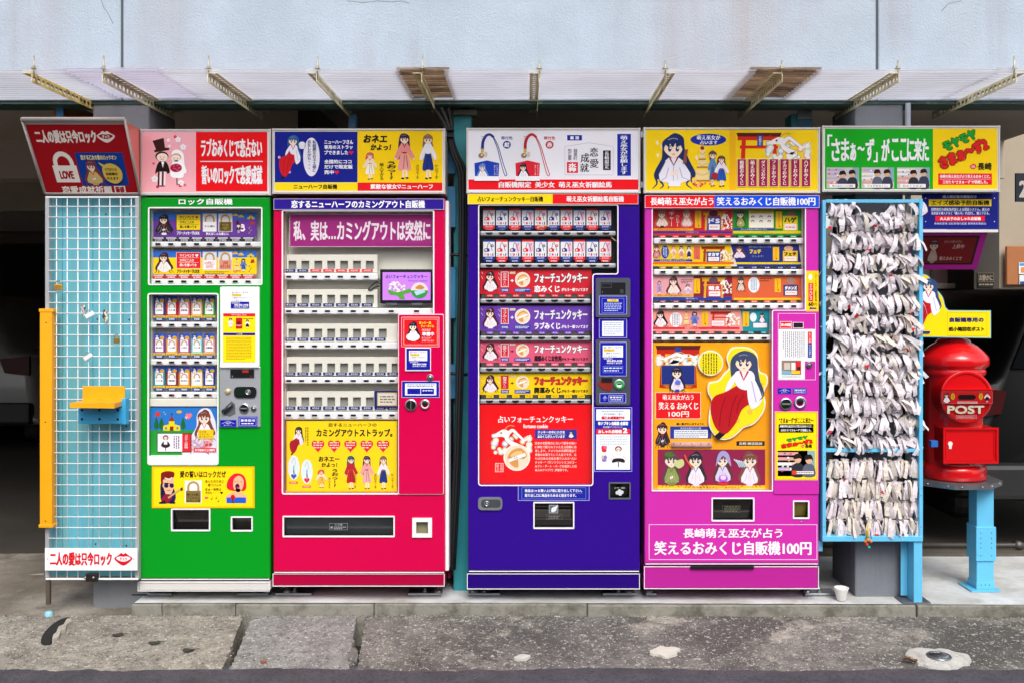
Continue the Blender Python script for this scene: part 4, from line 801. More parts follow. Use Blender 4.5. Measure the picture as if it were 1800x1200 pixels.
def lever_mark(a, x0, x1, y0, y1):
    w = x1 - x0; h = y1 - y0; a.line([(x0 + w * .1, y0 + h * .55), (x0 + w * .5, y0 + h * .12), (x0 + w * .9, y0 + h * .55)], .6, '#c8d0f0', 2); a.text('返却', x0 + w * .35, x0 + w * .65, y0 + h * .32, y0 + h * .58, WHT, 3); a.text('レバー', x0 + w * .25, x0 + w * .75, y0 + h * .64, y0 + h * .86, WHT, 3)
def price_row(root, xs, y0, y1, w, cols, txt, y=.04, name='price_tag', tcol=WHT, top=None):
    ms = {}
    for i, px in enumerate(xs):
        c = cols[i] if isinstance(cols, (list, tuple)) else cols; t = txt[i] if isinstance(txt, (list, tuple)) else txt
        if (c, t) not in ms:
            a = Art(y); a.slab(px - w / 2, px + w / 2, y0, y1, c, .002); a.text(t, px - w * .32, px + w * .32, y0 + (y1 - y0) * (.5 if top else .22), y1 - (y1 - y0) * (.1 if top else .2), tcol, 3)
            if top: a.rect(px - w * .45, px + w * .45, y0 + .3, y0 + (y1 - y0) * .4, top, 2)
            loc = (X(px, y), y, Z(y1, y)); ms[(c, t)] = a.build(name, root, loc=loc).data
        else: inst(ms[(c, t)], name, root, (X(px, y), y, Z(y1, y)))
def lightbox(name, r4, label, fn, dep=.16):
    x0, x1, y0, y1 = r4; y = -.012; t = empty(name, ((X(x0) + X(x1)) / 2, .07, Z(y1, y)), label, 'sign')
    b = B().use(mat('anodised_frame', '#cfc9c4', .35, metal=.25, var=.08)); o = W(rect(*r4), y); b.frame(o, .0075, y, dep); b.box(X(x0, y) + .004, X(x1, y) - .004, y + dep - .01, y + dep, Z(y1, y) + .004, Z(y0, y) - .004); b.build('frame', t)
    a = Art(y + .004); fn(a); a.build('sign_face', t)
    w = X(x1, y) - X(x0, y)
    for k in (0, 1):
        xx = X(x0, y) if k == 0 else X(x1, y) - .0075
        for zz in (Z(y1, y), Z(y0, y) - .0075): b = B().use(MATS['anodised_frame']); b.box(xx - .0008, xx + .0083, y - .0012, y + .004, zz - .0008, zz + .0083); b.build('corner_cap', t)
    for q in (.03, .97):
        b = B().use(steel); b.lathe((X(x0, y) + w * q, y - .0002, Z(y1, y) + .0035), [(0, -.0012), (.0022, -.001), (.0025, 0)], 8, 'y'); b.build('screw', t)
    return t

# ---------------------------------------------------------------- 1 green padlock machine
SK = '#2f6fd0'
win1 = rounded(W(rect(262, 460, 366, 500), 0), .008); win2 = rounded(W(rect(261, 383, 517, 815), 0), .012)
g = machine('vending_machine', 'green vending machine selling padlocks, with a yellow rock singer poster', 245.5, 474.5, 346, 1017, (1022, 1038, 242.5, 474), '#05a222', '#4a4c4e', [win1, win2], ((301, 370, 892.5, 932.5), (406, 444.5, 906.5, 933)), plcol='#e2e0da')
wl = mat('liner_white', '#dcdcd9', .5, var=.05)
a = Art(-.001); a.text('ロック自販機', 314, 409, 349.5, 360.5, WHT, 2, bold=.4, ); a.build('header_lettering', g)
liner(g, rect(262, 460, 366, 500), wl, r=.008); liner(g, rect(261, 383, 517, 815), wl, r=.012)
trim(g, rect(260.5, 461.5, 364.5, 501.5), .009, .006); trim(g, rect(259.5, 384.5, 515.5, 816.5), .014, .006)
xs8 = [278.5 + 22.6 * i for i in range(8)]
def church(a, x, y, s):
    a.poly([(x - 12 * s, y), (x - 12 * s, y - 7 * s), (x - 4 * s, y - 9 * s), (x - 4 * s, y - 14 * s), (x, y - 20 * s), (x + 4 * s, y - 14 * s), (x + 4 * s, y - 9 * s), (x + 12 * s, y - 7 * s), (x + 12 * s, y)], '#f2d418', 5)
    a.poly([(x - 4.5 * s, y - 13.5 * s), (x, y - 21 * s), (x + 4.5 * s, y - 13.5 * s)], '#8a3c20', 6); a.rect(x - 2.5 * s, x + 2.5 * s, y - 6 * s, y, '#8a2418', 6); a.line([(x, y - 25 * s), (x, y - 20 * s)], .8 * s, '#702010', 6); a.line([(x - 1.6 * s, y - 23.4 * s), (x + 1.6 * s, y - 23.4 * s)], .8 * s, '#702010', 6.2)
    for k in (-1, 1): a.rect(x + k * 8 * s - 1.4 * s, x + k * 8 * s + 1.4 * s, y - 5 * s, y - 2 * s, '#3880c0', 6)
def notes(a, x, y, s, c='#d0a010', n=3):
    for i in range(n):
        xx, yy = x + (i % 2) * 4 * s, y + i * 6 * s; a.ell(xx, yy, 1.4 * s, 1 * s, c, 5, 8); a.line([(xx + 1.2 * s, yy), (xx + 1.2 * s, yy - 4 * s), (xx + 3 * s, yy - 3 * s)], .6 * s, c, 5.2)
for r_, (yt, yb, body, card, cc, tt) in enumerate(((374, 417, '#6a3a9c', '#f5d21a', '#2a2418', '#e8e0f0'), (441, 482.5, '#f5d21a', '#e0202a', '#fdf4e8', '#2a2010'))):
    a = Art(.055); a.slab(267, 451.5, yt, yb, body, .003); a.rect(267, 451.5, yt, yt + 12, SK, 1)
    a.girl(272, 306, yt + 3, yb - 2, '#2a1c1c' if r_ == 0 else '#4a2028', '#f0ece8' if r_ else '#30282c', '#f0e8e8', 'bust')
    a.rect(310, 353, yt + 3, yt + 31.5, card, 2); a.border(310, 353, yt + 3, yt + 31.5, .7, '#2a1c18' if r_ == 0 else '#f8d8d0', 3)
    for i, t in enumerate(('サインペンで', 'カギに二人の', '想いを書いて☆')):
        a.text(t, 316, 341 if i < 2 else 346, yt + 6 + 8.2 * i, yt + 11.5 + 8.2 * i, cc, 4, bold=.15)
        if i: a.rect(314, 349, yt + 4.2 + 8.2 * i, yt + 4.7 + 8.2 * i, cc, 4)
    a.heart(346, yt + 8.5, 2.8, '#c01820' if r_ == 0 else '#f8f0e0', 4); a.text('フリーメッセージLOCK', 311, 351, yt + 33, yt + 39.5, tt, 4, bold=.3)
    for i, (x_, bc) in enumerate(((356.5, '#f2eeee'), (384, '#6e5a24' if r_ == 0 else '#d89878'))):
        a.rect(x_, x_ + 24.5, yt + 2, yt + 34, '#ded8dc', 2); a.lock(x_ + 1.5, x_ + 23, yt + 3.5, yt + 33, '#b89850', bc, 3)
        if r_ == 0 and i: a.heart(x_ + 12.3, yt + 25, 8, '#2a2010', 5); a.heart(x_ + 12.3, yt + 25, 7.1, '#8a7434', 6)
        a.text((('ずーと一緒だよ', '愛のロック'), ('いつまでにここ\nロックオン', 'LOVE\nあきとゆき'))[r_][i], x_ + 3.5, x_ + 21, yt + (22.5 if r_ == 0 else 19), yt + (26 if r_ == 0 else 31), ('#201828', '#302408', '#d03038', '#c02028')[r_ * 2 + i], 8, bold=.12)
    if r_ == 0: a.text('例えばこんな感じに', 362, 402, yt + 35, yt + 40, '#f0e8f4', 4, bold=.2)
    else: a.micro(360, 402, yt + 36, yt + 41, 2, '#3a2818')
    for k, (x_, y_) in enumerate(((414, 4), (424, 6))): a.ell(x_, yt + y_, 3.6, 2.2, '#e8b020', 4); a.rect(x_ - 5, x_ + 5, yt + y_ + 1, yt + y_ + 2.4, '#f0c830', 4.5)
    if r_ == 0: a.couple(414, 431, yt + 15, yt + 37)
    else: a.cake(411, 422, yt + 14, yt + 38); a.girl(421, 435, yt + 14, yt + 38, '#3a2820', '#4a80c0', '#3a60b8')
    church(a, 441, yt + 12, .5); a.poly([(440, yt + 22), (442, yt + 16), (446, yt + 15), (448, yt + 21)], '#c03020', 5); notes(a, 438, yt + 28, .7, '#e8c020' if r_ == 0 else '#30261c'); a.build('banner', g)
    price_row(g, xs8, yb + .5, yb + 7.5, 20, '#241f26' if r_ == 0 else '#d8242c', '¥400', top='#c8c0cc')
    key_row(g, 261.5, 460.5, yb + 8.2, yb + 18, xs8, yb + 12.7)
cols = [['#5a2a8c', '#d01828', '#e0607c', '#e8a868', '#2aa03c'], ['#8a3a98', '#e09458', '#b04088', '#5cc8d4', '#e89098'], ['#20909c', '#8c1c34', '#f08818', '#e8dcb8', '#1a2890']]
hc = ['#2a1c24', '#3a2424', '#6a4830', '#4a4a5c', '#24342c']; msg = ['いつまでも', '想い出の日', 'ずっと一緒', '二人の愛', '恋愛成就']
xs5 = [280, 302, 324, 346, 368]
for r_, (yt, lit) in enumerate(((521, (0,)), (586, (0, 2)), (643.5, (1, 4)))):
    for i, px in enumerate(xs5):
        a = Art(.05); h = 34; a.slab(px - 9.5, px + 9.5, yt, yt + h, cols[r_][i], .006); a.rect(px - 9.5, px + 9.5, yt, yt + 9, '#2456c4', 1)
        a.girl(px - 8, px + 1, yt + .5, yt + 12.5, hc[(i + r_) % 5], '#f0ecf0', '#c03040', 'bust', L=2); a.ell(px + 5, yt + 7.5, 3.8, 3, '#f0b828', 3, 12); a.micro(px + 2.5, px + 7.5, yt + 6.2, yt + 9, 2, '#5a3010', 4)
        a.rect(px - 6.8, px + 6.8, yt + 11, yt + 32, '#ece8ec', 2); a.lock(px - 7, px + 7, yt + 12.5, yt + 31, '#a88848', '#fbf8fa', 3, .12); a.text(msg[(i * 2 + r_) % 5], px - 5.5, px + 5.5, yt + 23, yt + 26.5, '#342c50', 6, bold=.1)
        a.slab(px - 10.2, px + 10.2, yt + 34, yt + 37.5, '#f0c818', .004, 3); a.micro(px - 8, px + 8, yt + 34.6, yt + 37, 1, '#7a5010', 5)
        a.poly([(px - 9, yt + 37.6), (px + 9, yt + 37.6), (px + 7, yt + 42.5), (px - 7, yt + 42.5)], '#24408c', 2); a.text('¥300', px - 5, px + 5, yt + 38.8, yt + 41.6, '#e8ecf8', 4, bold=.1); a.build('sample_card', g)
    key_row(g, 261, 383.5, yt + 45, yt + 55.5, [x_ + .5 for x_ in xs5], yt + 50, lit=lit)
b = B().use(offw); b.box(X(262, .02), X(383.5, .02), .02, .1, Z(714, .02), Z(700, .02), .003); b.build('shelf_skirt', g)
b = B().use(white_pl); b.box(X(260.5), X(383.5), -.004, .1, Z(816), Z(800.5), .005, 2); b.build('window_sill', g)
a = Art(.028); a.slab(263, 382, 715, 800, '#2a78cc', .004); a.blob([(262.6, 800), (262.6, 762), (285, 756), (330, 754), (382, 758), (382, 800)][0:6], '#22a034', 1) if 0 else a.rect(263, 382, 755, 800, '#1f9c32', 1)
church(a, 302, 756, 1.25)
for x_ in (275, 284, 322): a.blob([(x_, 733), (x_ + 4, 745), (x_ + 3, 752), (x_ - 3, 752), (x_ - 4, 745)], '#156a2c', 4); a.line([(x_, 750), (x_, 757)], 1, '#5a3418', 3)
a.poly([(272, 731), (276, 722), (281, 724), (282, 731)], '#d83828', 4); a.ell(315, 723, 5, 2.6, '#e0b020', 4, 10); a.heart(332, 730, 6, '#e87888', 4); a.heart(328, 733, 3, '#f0b0a8', 5); notes(a, 288, 724, .6, '#c8e040', 2)
a.blob([(354, 718), (368, 718), (376, 732), (380, 750), (381, 799), (322, 799), (330, 775), (345, 750), (346, 730)], '#e8e2f0', 4, 4)
a.girl(346, 376, 720, 812, '#7a4838', '#f0e4ec', '#f2ecf4', 'stand', L=6, long=.6, trim='#c83848') if 0 else a.girl(341, 380, 719, 775, '#7a4030', '#f4ecf2', '#f0e8f0', 'bust', L=6, trim='#c83848')
rr = random.Random(9)
for i in range(16): a.line([(rr.uniform(330, 375), rr.uniform(768, 784)), (rr.uniform(326, 380), rr.uniform(786, 799))], .8, rr.choice(['#d8a8b8', '#c83848', '#c0b8d8']), 14 + i * .05)
for i in range(14): a.ell(366 + rr.uniform(-8, 8), 779 + rr.uniform(-6, 6), 3, 2.6, rr.choice(['#c8404c', '#e07a84', '#e8a8a8']), 22 + i * .05, 8)
a.rect(349, 376, 754, 770, '#f0c818', 24)
for i, t in enumerate(('王子様', 'ワタシを', '早く見つけて')): a.text(t, 351, 363 + 5 * i, 756 + 4.5 * i, 759.5 + 4.5 * i, '#3a2810', 25)
a.rect(341, 380, 786, 793.5, '#d82430', 24); a.text('ラブおみくじ100円', 343, 378, 787.2, 792.3, WHT, 25, bold=.25)
a.slab(277, 337, 760, 793.5, '#30181c', .003, 24); a.rect(278, 321, 761, 792.5, '#f4eaf0', 25); a.rect(321, 336, 761, 792.5, '#d8242c', 25); a.vtext('ゴキゲン自販機', 325, 331, 763, 787, WHT, 27); a.micro(305, 317, 765, 788, 3, '#504878', 27, vert=True)
a.ell(292, 768, 5, 4.5, '#8a2424', 27); a.face(292, 769, 3, L=28); a.blob([(284, 782), (289, 774), (295, 774), (300, 782), (292, 786)], '#302028', 28); a.rect(289, 295, 773, 780, WHT, 29); a.line([(292, 785), (292, 791)], 1.4, '#402828', 27); a.build('poster', g)
pane(g, rect(262, 460, 366, 500)); pane(g, rect(261, 383, 517, 800))
# control panel
b = B().use(white_pl); b.box(X(387.5), X(457), -.012, .005, Z(645), Z(504.5), .006, 2); cp = b.build('control_panel', g)
b = B().use(mat('silver_panel', '#bcbec4', .35, metal=.5, var=.06)); b.box(X(386.5), X(458.5), -.009, .005, Z(750), Z(643.5), .005, 2)
b.use(white_pl); b.box(X(388), X(457), -.02, -.006, Z(646), Z(638), .004); b.build('coin_panel', g)
sticker(g, (405, 438.5, 511, 543), '#eef0f4', 'notice_sticker', -.0125, lambda a: notice(a, 405.6, 438, 511.5, 542.5), rim=None)
def f_(a):
    a.rect(392.5, 448.5, 551, 556.5, '#d8182c', 2); a.text('サチトのおくりもの', 407, 433, 552, 555.5, '#f8e0e0', 3); a.girl(400, 411, 559, 577, '#2a1c20', '#f0eaf0', '#e8e0f0', L=3); a.rect(414.5, 426, 559, 578, '#c01820', 3); a.ell(420, 568, 4, 3, '#7a1010', 4); a.text('POST', 416, 425, 571, 573.5, WHT, 5)
    a.girl(430, 440, 562, 578, '#5a2424', '#f4f0f0', '#282028', L=3); a.micro(428, 446, 559, 562, 1, '#3a3010'); a.rect(392.5, 448.5, 585, 589.5, NAVY, 2); a.text('ご注意', 416, 426, 585.8, 588.8, WHT, 4); a.micro(398, 442, 592, 632, 15, '#4a4420', 3, fill=.3)
sticker(g, (392, 448.8, 551, 636), YEL, 'instruction_sheet', -.0125, f_, rim=None)
a = Art(-.0105); a.slab(404.5, 447, 648, 664, '#15181a', .003); a.border(404.5, 447, 648, 664, .7, '#5c5e62', 1); a.text('000', 426, 437, 649.5, 654.5, '#b8301c', 3, bold=.3); a.text('売切', 439, 444, 659, 662.5, '#7a3020', 3); a.text('￥', 407, 410, 659, 662.5, '#7a9a88', 3); a.build('price_display', cp)
b = B().use(dark_pl); b.prism(rounded(W(rect(413, 452, 678.5, 698), 0), .022, 6), -.016, .012); b.use(mat('black_gloss', '#14261c', .1)); b.prism(rounded(W(rect(415, 440, 682, 694), 0), .012, 5), -.018, .004); b.use(steel); b.lathe((X(438), -.018, Z(688)), [(.013, .002), (.013, -.004), (.009, -.005), (.008, -.001), (.004, -.001), (.003, -.006), (0, -.006)], 20, 'y'); b.build('handle_lock', g)
b = B().use(mat('brass_button', '#c9b78a', .4, metal=.4)); b.lathe((X(401.5), -.009, Z(687)), [(.014, 0), (.014, -.004), (.011, -.008), (0, -.009)], 20, 'y'); b.build('return_button', g)
b = B().use(grey_pl); b.prism(W([(393, 721), (399, 712), (408, 704), (414, 709), (415, 726), (405, 731), (394, 728)], 0), -.010, .003); b.use(mat('dark_lever', '#3c3f42', .3, metal=.6)); b.tube([(X(394.5), -.014, Z(722)), (X(399), -.02, Z(719)), (X(411), -.024, Z(708.5))], [.013, .010, .007], 10); b.build('coin_lever', g)
knob(g, 430.5, 716.5, .023, 'dialh', -.009); knob(g, 447, 717, .013, y=-.009)
sticker(g, (386.5, 415.5, 737, 749.5), NAVY, y=-.0095, fn=lambda a: lever_mark(a, 387, 415, 737.5, 749), rim='#4a5ac0'); sticker(g, (419, 452.5, 731, 749.5), NAVY, y=-.0095, fn=lambda a: coins(a, 421, 450.5, 733, 747.5), rim='#4a5ac0')
def f_(a):
    a.rect(270, 444, 821.5, 889.5, '#fbd512', 2); a.text('愛の誓いはロックだぜ', 316.5, 397.5, 826.5, 838.5, BLK, 4, bold=.35)
    a.blob([(283, 848), (289, 846), (300, 846), (309, 868), (305, 882), (285, 882), (282, 862)], '#2a2050', 3, 3); a.blob([(285, 852), (282, 866), (288, 876), (292, 870)], '#1c1848', 4, 3)
    a.poly([(286, 833), (305, 833), (306, 856), (301, 868), (291, 867), (286, 856)], '#e8b08c', 4); a.blob([(283, 838), (284, 830), (294, 827), (306, 829), (305, 838), (296, 841), (287, 842), (287, 850), (283, 846)], '#7a1c14', 6, 4); a.line([(290, 839), (297, 841), (303, 838)], 1.6, '#f4e8e0', 7, True)
    for x_ in (292.5, 302): a.ell(x_, 852.5, 4, 3.8, '#26204c', 7, 12)
    a.line([(289, 849), (305, 849)], 1, '#26204c', 8); a.line([(294, 861), (300, 860.5)], .9, '#a04038', 8); a.line([(289, 848), (296, 848)], 1.2, '#301410', 8.4)
    a.blob([(284, 879), (289, 868), (297, 869), (303, 873), (296, 882), (287, 883)], '#8c1c38', 9, 4); a.line([(296, 874), (318, 858), (320, 857)], (3, 2), '#c8a070', 9.5); a.poly([(317, 857), (321, 855), (322, 860), (318, 862)], '#5a3418', 10); a.poly([(279, 882), (290, 878), (292, 884), (280, 884)], '#1c1438', 10); a.poly([(300, 878), (309, 881), (308, 884), (299, 884)], '#1c1438', 10)
    a.rect(325, 354.5, 843.5, 883, '#ece6e4', 3); a.lock(327, 353, 844.5, 882, '#b0904c', '#7e6a38', 4, .15); [a.text(t, 328.5, 352, 866 + 5.4 * i, 870.2 + 5.4 * i, '#1e180c', 6, bold=.1) for i, t in enumerate(('俺とちゅ直し', 'てこんとこ', 'よろしく◎'))]
    for i, (t, x0_, x1_, y_) in enumerate((('あんたのために', 361, 394, 842.5), ('歌うけんネ', 366, 389, 849), ('あぁ〜長崎は', 361, 389, 856.5), ('今日も・・・', 361, 384, 862.5))): a.text(t, x0_, x1_, y_, y_ + 5, '#2a2008', 4, bold=.1)
    a.heart(389.5, 865, 2.6, '#2a2008', 4); a.ell(363, 874, 3.6, 1.8, '#d85868', 4); notes(a, 372, 876, .9, '#2a2008', 1); notes(a, 380, 875, .9, '#2a2008', 2)
    a.blob([(404, 838), (414, 831), (426, 833), (432, 842), (433, 856), (428, 862), (418, 860), (412, 862), (400, 858), (399, 848)], '#e02030', 4, 5); a.blob([(411, 842), (420, 835), (428, 842), (427, 856), (419, 864), (411, 857)], '#f0b088', 6, 4); a.rect(414, 423, 858, 868, '#f0b088', 6); a.blob([(399, 870), (410, 864), (424, 864), (433, 871), (432, 881), (399, 881)], '#f0b088', 5, 4); a.rect(398.5, 432.5, 873, 883, '#2058c8', 7)
    a.ell(417.5, 854, 4, 4.8, '#30184c', 8, 12); a.ell(418.5, 856, 2.4, 2, '#c83848', 9, 8)
    for k in (-1, 1): a.line([(419 + k * 5 - 2, 846), (419 + k * 5 + 2, 845)], .7, '#40201c', 8, )
    a.line([(419, 843), (417.5, 849), (420, 850)], .5, '#a06040', 8); a.ell(409.5, 873, 4, 5, '#c8141c', 9, 14); a.rect(408.6, 410.4, 876, 883, '#60141c', 10)
sticker(g, (267, 447.5, 819, 892), '#f5b40c', 'singer_poster', fn=f_, rim=None)
port(g, (301, 370, 892.5, 932.5)); port(g, (406, 444.5, 906.5, 933), flap=mat('port_olive', '#3a3830', .3, var=.4, scale=8))
b = B().use(mat('base_bracket', '#cdc8bf', .5, var=.1, scale=9)); [b.lathe((X(px), .0105, Z(1033)), [(0, -.001), (.003, 0)], 8, 'y') for px in (252, 375, 468)]; b.build('rivet', g)
feet(g, ((230, 302, 250), (416, 471, 466)), Z(1038))

# ---------------------------------------------------------------- 2 pink machine
L2 = [(497.5, 371), (761.5, 371), (761.5, 552.5), (700.5, 552.5), (700.5, 866), (497.5, 866)]; rr2 = [.010, .010, .010, .006, .012, .012]
p = machine('vending_machine', 'crimson pink vending machine with mostly empty slots and a small tablet in its window', 480, 782, 349, 1005, (1007, 1029.5, 479.5, 781.5), '#e2044e', '#5c0a30', [rounded(W(L2, 0), rr2)], ((497, 694, 905.5, 943), (727, 758, 911, 941)), plcol='#b80440')
b = B().use(trimw); b.box(X(782) + .0005, X(788.5), .012, .14, Z(1004), Z(353), .003); b.build('edge_panel', p)
b = B().use(paint('#8a0a3c')); b.box(X(782) + .001, X(786) + .004, .142, .4, Z(1030), Z(1007), .003); b.build('side_skirt', p)
sticker(p, (481, 780.5, 349.8, 369), '#2a148c', 'header_board', -.002, lambda a: a.text('恋するニューハーフのカミングアウト自販機', 512, 747, 352.5, 366.5, WHT, 3, bold=.5), dep=.006, rim='#c8bce0')
lc = mat('liner_cream', '#e2dfd2', .5, var=.05); b = B().use(lc); recess(b, W(L2, 0), .03, .108); b.build('window_recess', p)
b = B().use(trimw); b.frame(rounded(W([(495.5, 369.6), (763.5, 369.6), (763.5, 554.5), (702.5, 554.5), (702.5, 868), (495.5, 868)], 0), rr2), .006, -.003, .008); b.build('window_trim', p)
a = Art(.04); a.slab(509, 760.5, 377, 434.5, '#d8b8d0', .004); a.rect(510, 760, 378, 433.5, '#9c2878', 1); a.text('私、実は…カミングアウトは突然に', 515.5, 757, 388, 424, '#ecdfe8', 3, bold=.8); a.build('banner', p)
def holed(root, x0, x1, y0, y1, holes, y, m, dep=.02, name='slot_panel'):
    b = B().use(m); plate(b, W(rect(x0, x1, y0, y1), y), [W(rect(*h), y) for h in holes], y, dep, .016, .002); return b.build(name, root)
sw = mat('slot_grey', '#8b8c86', .6, var=.1)
rows = [(448, 480, 458.8, 473.2, 7, 664, 473.5, 478.2, (480.5, 493), 487, 664), (509, 541, 518.5, 533.5, 7, 664, 533.5, 538.8, (542, 553), 547.3, 761.5), (569, 601, 578, 593.5, 8, 700, 593.5, 598.5, (601.5, 613.5), 608, 700), (627, 660, 638, 653.8, 9, 700, 653.8, 658.8, (662, 674), 668.5, 700), (687, 721, 697.5, 713.5, 9, 700, 713.5, 719, (723, 737), 729, 700)]
for r_, (yt, yb, h0, h1, n, xr, t0, t1, bar, by, bx) in enumerate(rows):
    hx = [(507 + 22.68 * i, min(xr - 1.5, 521 + 22.68 * i), h0, h1) for i in range(n)]
    pn = holed(p, 503.5, xr - .5, yt, yb, hx, .055, offw)
    b = B().use(sw); b.pbox(505, xr - 2, h0 - 2, h1 + 2, .072, .003); b.build('slot_back', pn)
    price_row(p, [509.5 + 22.68 * i for i in range(n)] if n < 9 else [509.5 + 22.68 * i for i in range(8)] + [690.5], t0, t1, 19, ['#1a2870'] * 2 + ['#e02c34'] * 5 if r_ == 0 else '#1a2870', (['¥350'] * 2 + ['¥500'] * 5) if r_ == 0 else '¥350', y=.05)
    n2 = n; xs = [508 + 22.68 * i for i in range(n)] + ([688, 732.5] if r_ == 1 else [])
    key_row(p, 498.5, bx, bar[0], bar[1], xs, by, 'square', y=.035)
a = Art(.032); a.slab(503.5, 698, 739, 863, '#f0c40c', .004); a.rect(506, 697, 741, 862, '#fbd410', 1)
a.text('恋するニューハーフの', 577, 662, 742.5, 749, '#30240c', 3, bold=.2); a.text('カミングアウトストラップ。', 556, 690, 752.5, 767, BLK, 3, bold=.6)
a.girl(508, 535, 749, 799, '#26181c', '#e8e2f0', '#a8182c', 'sit', L=3); a.micro(536, 543, 750, 782, 2, '#3a3010', 3, vert=True)
for i in range(5): a.heart(559 + 28.6 * i, 782, 11.5, '#dc2430', 3); a.micro(551 + 28.6 * i, 567 + 28.6 * i, 775, 788, 3, '#f8d8c8', 5)
for x_, y_, c in ((516.5, 821, '#3858b8'), (539.5, 828, '#e02838')):
    a.ell(x_, y_, 10.2, 21.5, '#dce6ea', 3, 24); a.line([(x_ - 3, y_ - 8), (x_, y_ - 18), (x_ + 3, y_ - 8), (x_, y_ - 3)], .7, '#a8b8c0', 4, True); a.line([(x_, y_ - 3), (x_, y_ + 5)], 2, '#48b0c8', 4); a.line([(x_, y_ + 4), (x_ + .5, y_ + 11)], 1.8, '#303028', 4.4); a.heart(x_, y_ + 15, 5, c, 5); a.rect(x_ - 8, x_ + 7, y_ + 24.5, y_ + 28, '#e04828', 3); a.micro(x_ - 6, x_ + 5, y_ + 25.2, y_ + 27.3, 1, WHT, 4)
a.text('おネエー', 560, 597, 801, 810.5, BLK, 3, bold=.5); a.text('かよっ！', 565, 593, 812, 820, BLK, 3, bold=.4); a.text('うおっ!?', 584, 596, 824, 854, BLK, 3, bold=.3) if 0 else a.vtext('うおっ!?', 583, 595, 823, 855, BLK, 3, bold=.3); a.vtext('美人すぎる', 577, 581.5, 838, 857, '#3a2810')
a.girl(554, 576, 824, 857, '#d85038', '#f0d8b0', '#f0b848', L=4, long=.1)
a.girl(604, 630, 800, 860, '#1c5460', '#b8202c', '#c0202c', L=4); a.girl(632, 658, 800, 860, '#4a2440', '#e8a0a0', '#e8a8a8', L=4, trim='#a8182c'); a.girl(662, 686, 800, 860, '#8a5c3c', '#e8e4e8', '#1c3880', L=4, long=.3)
for t, x_ in (('シロウでーす', 622), ('タロウでーす', 657.5), ('ケンでーす', 687.5)): a.vtext(t, x_, x_ + 5, 831, 857, BLK, 14)
a.build('poster', p)
sticker(p, (658, 700, 686, 715.5), '#1a2870', 'gold_card', .046, lambda a: (a.rect(663, 698, 689, 712.5, '#c8a860', 2), a.rect(664.5, 697, 690.5, 711, '#d8d0c0', 3), a.micro(668, 694, 694, 708, 3, '#6a6458', 4)), rim=None)
pane(p, [(q[0], q[1]) for q in L2])
tb = empty('tablet', (X(714, .04), .05, Z(543, .04)), 'small tablet showing a purple fortune cookie advert inside the pink machine', 'tablet')
b = B().use(dark_pl); b.pbox(668, 760, 473.5, 534, .035, .012, .003, 2); b.build('bezel', tb)
scm = bpy.data.materials.new('tablet_screen'); scm.use_nodes = True; bb = scm.node_tree.nodes['Principled BSDF']; bb.inputs['Base Color'].default_value = lin('#c07ce8'); bb.inputs['Emission Color'].default_value = lin('#b070e0'); bb.inputs['Emission Strength'].default_value = .25; bb.inputs['Roughness'].default_value = .2; MATS['scr'] = scm
a = Art(.0335); a.poly(rect(672.5, 757, 479, 528), scm, 1); a.text('占いフォーチュンクッキー', 678, 751, 483, 490, '#2a1470', 3, bold=.2); a.text('fortune cookie', 718, 751, 492, 495.5, '#3a2080', 3); a.dragon(684, 712, 493, 517, 3)
a.blob([(683, 510), (700, 514), (720, 508), (722, 514), (710, 518), (712, 525), (704, 526), (698, 520), (686, 518)], '#58a838', 8, 4); a.ell(737.5, 511, 15, 14, '#e8dcd0', 9, 24); a.ell(737.5, 511, 15, 14, '#389848', 10, 16, 0, 180); a.poly([(728, 513), (744, 508), (748, 514), (732, 520)], '#b8dce8', 11); a.blob([(730, 507), (738, 501), (746, 506), (740, 509)], '#c88c48', 11, 3); a.build('screen', tb)
b = B().use(grey_pl)
for px in (688, 733): b.box(X(px - 10, .03), X(px + 10, .03), .028, .05, Z(537, .03), Z(533, .03), .001)
b.build('stand', tb); b = B().use(dark_pl); b.tube([(X(q[0], .05), .05, Z(q[1], .05)) for q in smooth_open([(669, 503), (660, 505), (652, 510), (648, 508), (662, 496), (668, 500)], 3)], .003, 6); b.tube([(X(q[0], .05), .05, Z(q[1], .05)) for q in smooth_open([(669, 503), (668, 494), (662, 486)], 3)], .0016, 6); b.build('charging_cable', tb)
b = B().use(paint('#e2044e')); b.prism(rounded(W(rect(701.5, 779.5, 553.5, 866.5), 0), .008, 3), -.010, .0105); b.use(trimw); b.prism(rounded(W(rect(700.2, 780.2, 552.3, 867.6), 0), .009, 3), -.0075, .0072); cp = b.build('control_panel', p)
def f_(a):
    a.border(709.5, 769, 561, 606, .7, '#f8c0b8', 2); a.girl(713, 741, 565, 601, '#241c28', '#f0ecf4', '#f4f2f8', 'bust', L=3); a.ell(726, 592, 12, 7, '#ece8f0', 12)
    a.text('ほっと一息', 737, 758, 565, 570, '#f8d828', 14, bold=.2); a.text('ティータイム', 740, 763, 571, 576, '#f8d828', 14, bold=.2); a.text('ほぼほぼ', 742, 757, 578, 582, WHT, 14); a.text('準備中', 742, 763, 583.5, 590.5, WHT, 14, bold=.3); a.text('もうしばらく', 742, 758, 592, 595.5, WHT, 14); a.text('お待ち下さいませ', 742, 763, 597, 600.5, WHT, 14)
sticker(p, (705.5, 772, 557.5, 609.5), '#dc1420', 'tea_time_sign', -.0105, f_, rim='#f8c8c0')
b = B().use(trimw); b.box(X(713), X(758), -.018, -.011, Z(651.5), Z(610.5), .002); b.build('note_holder', p); sticker(p, (714.5, 756, 612, 649), NAVY, 'notice_sticker', -.0185, lambda a: notice(a, 719, 751, 616, 645), rim=None)
knob(p, 756.5, 662.5, .0155, y=-.0105)
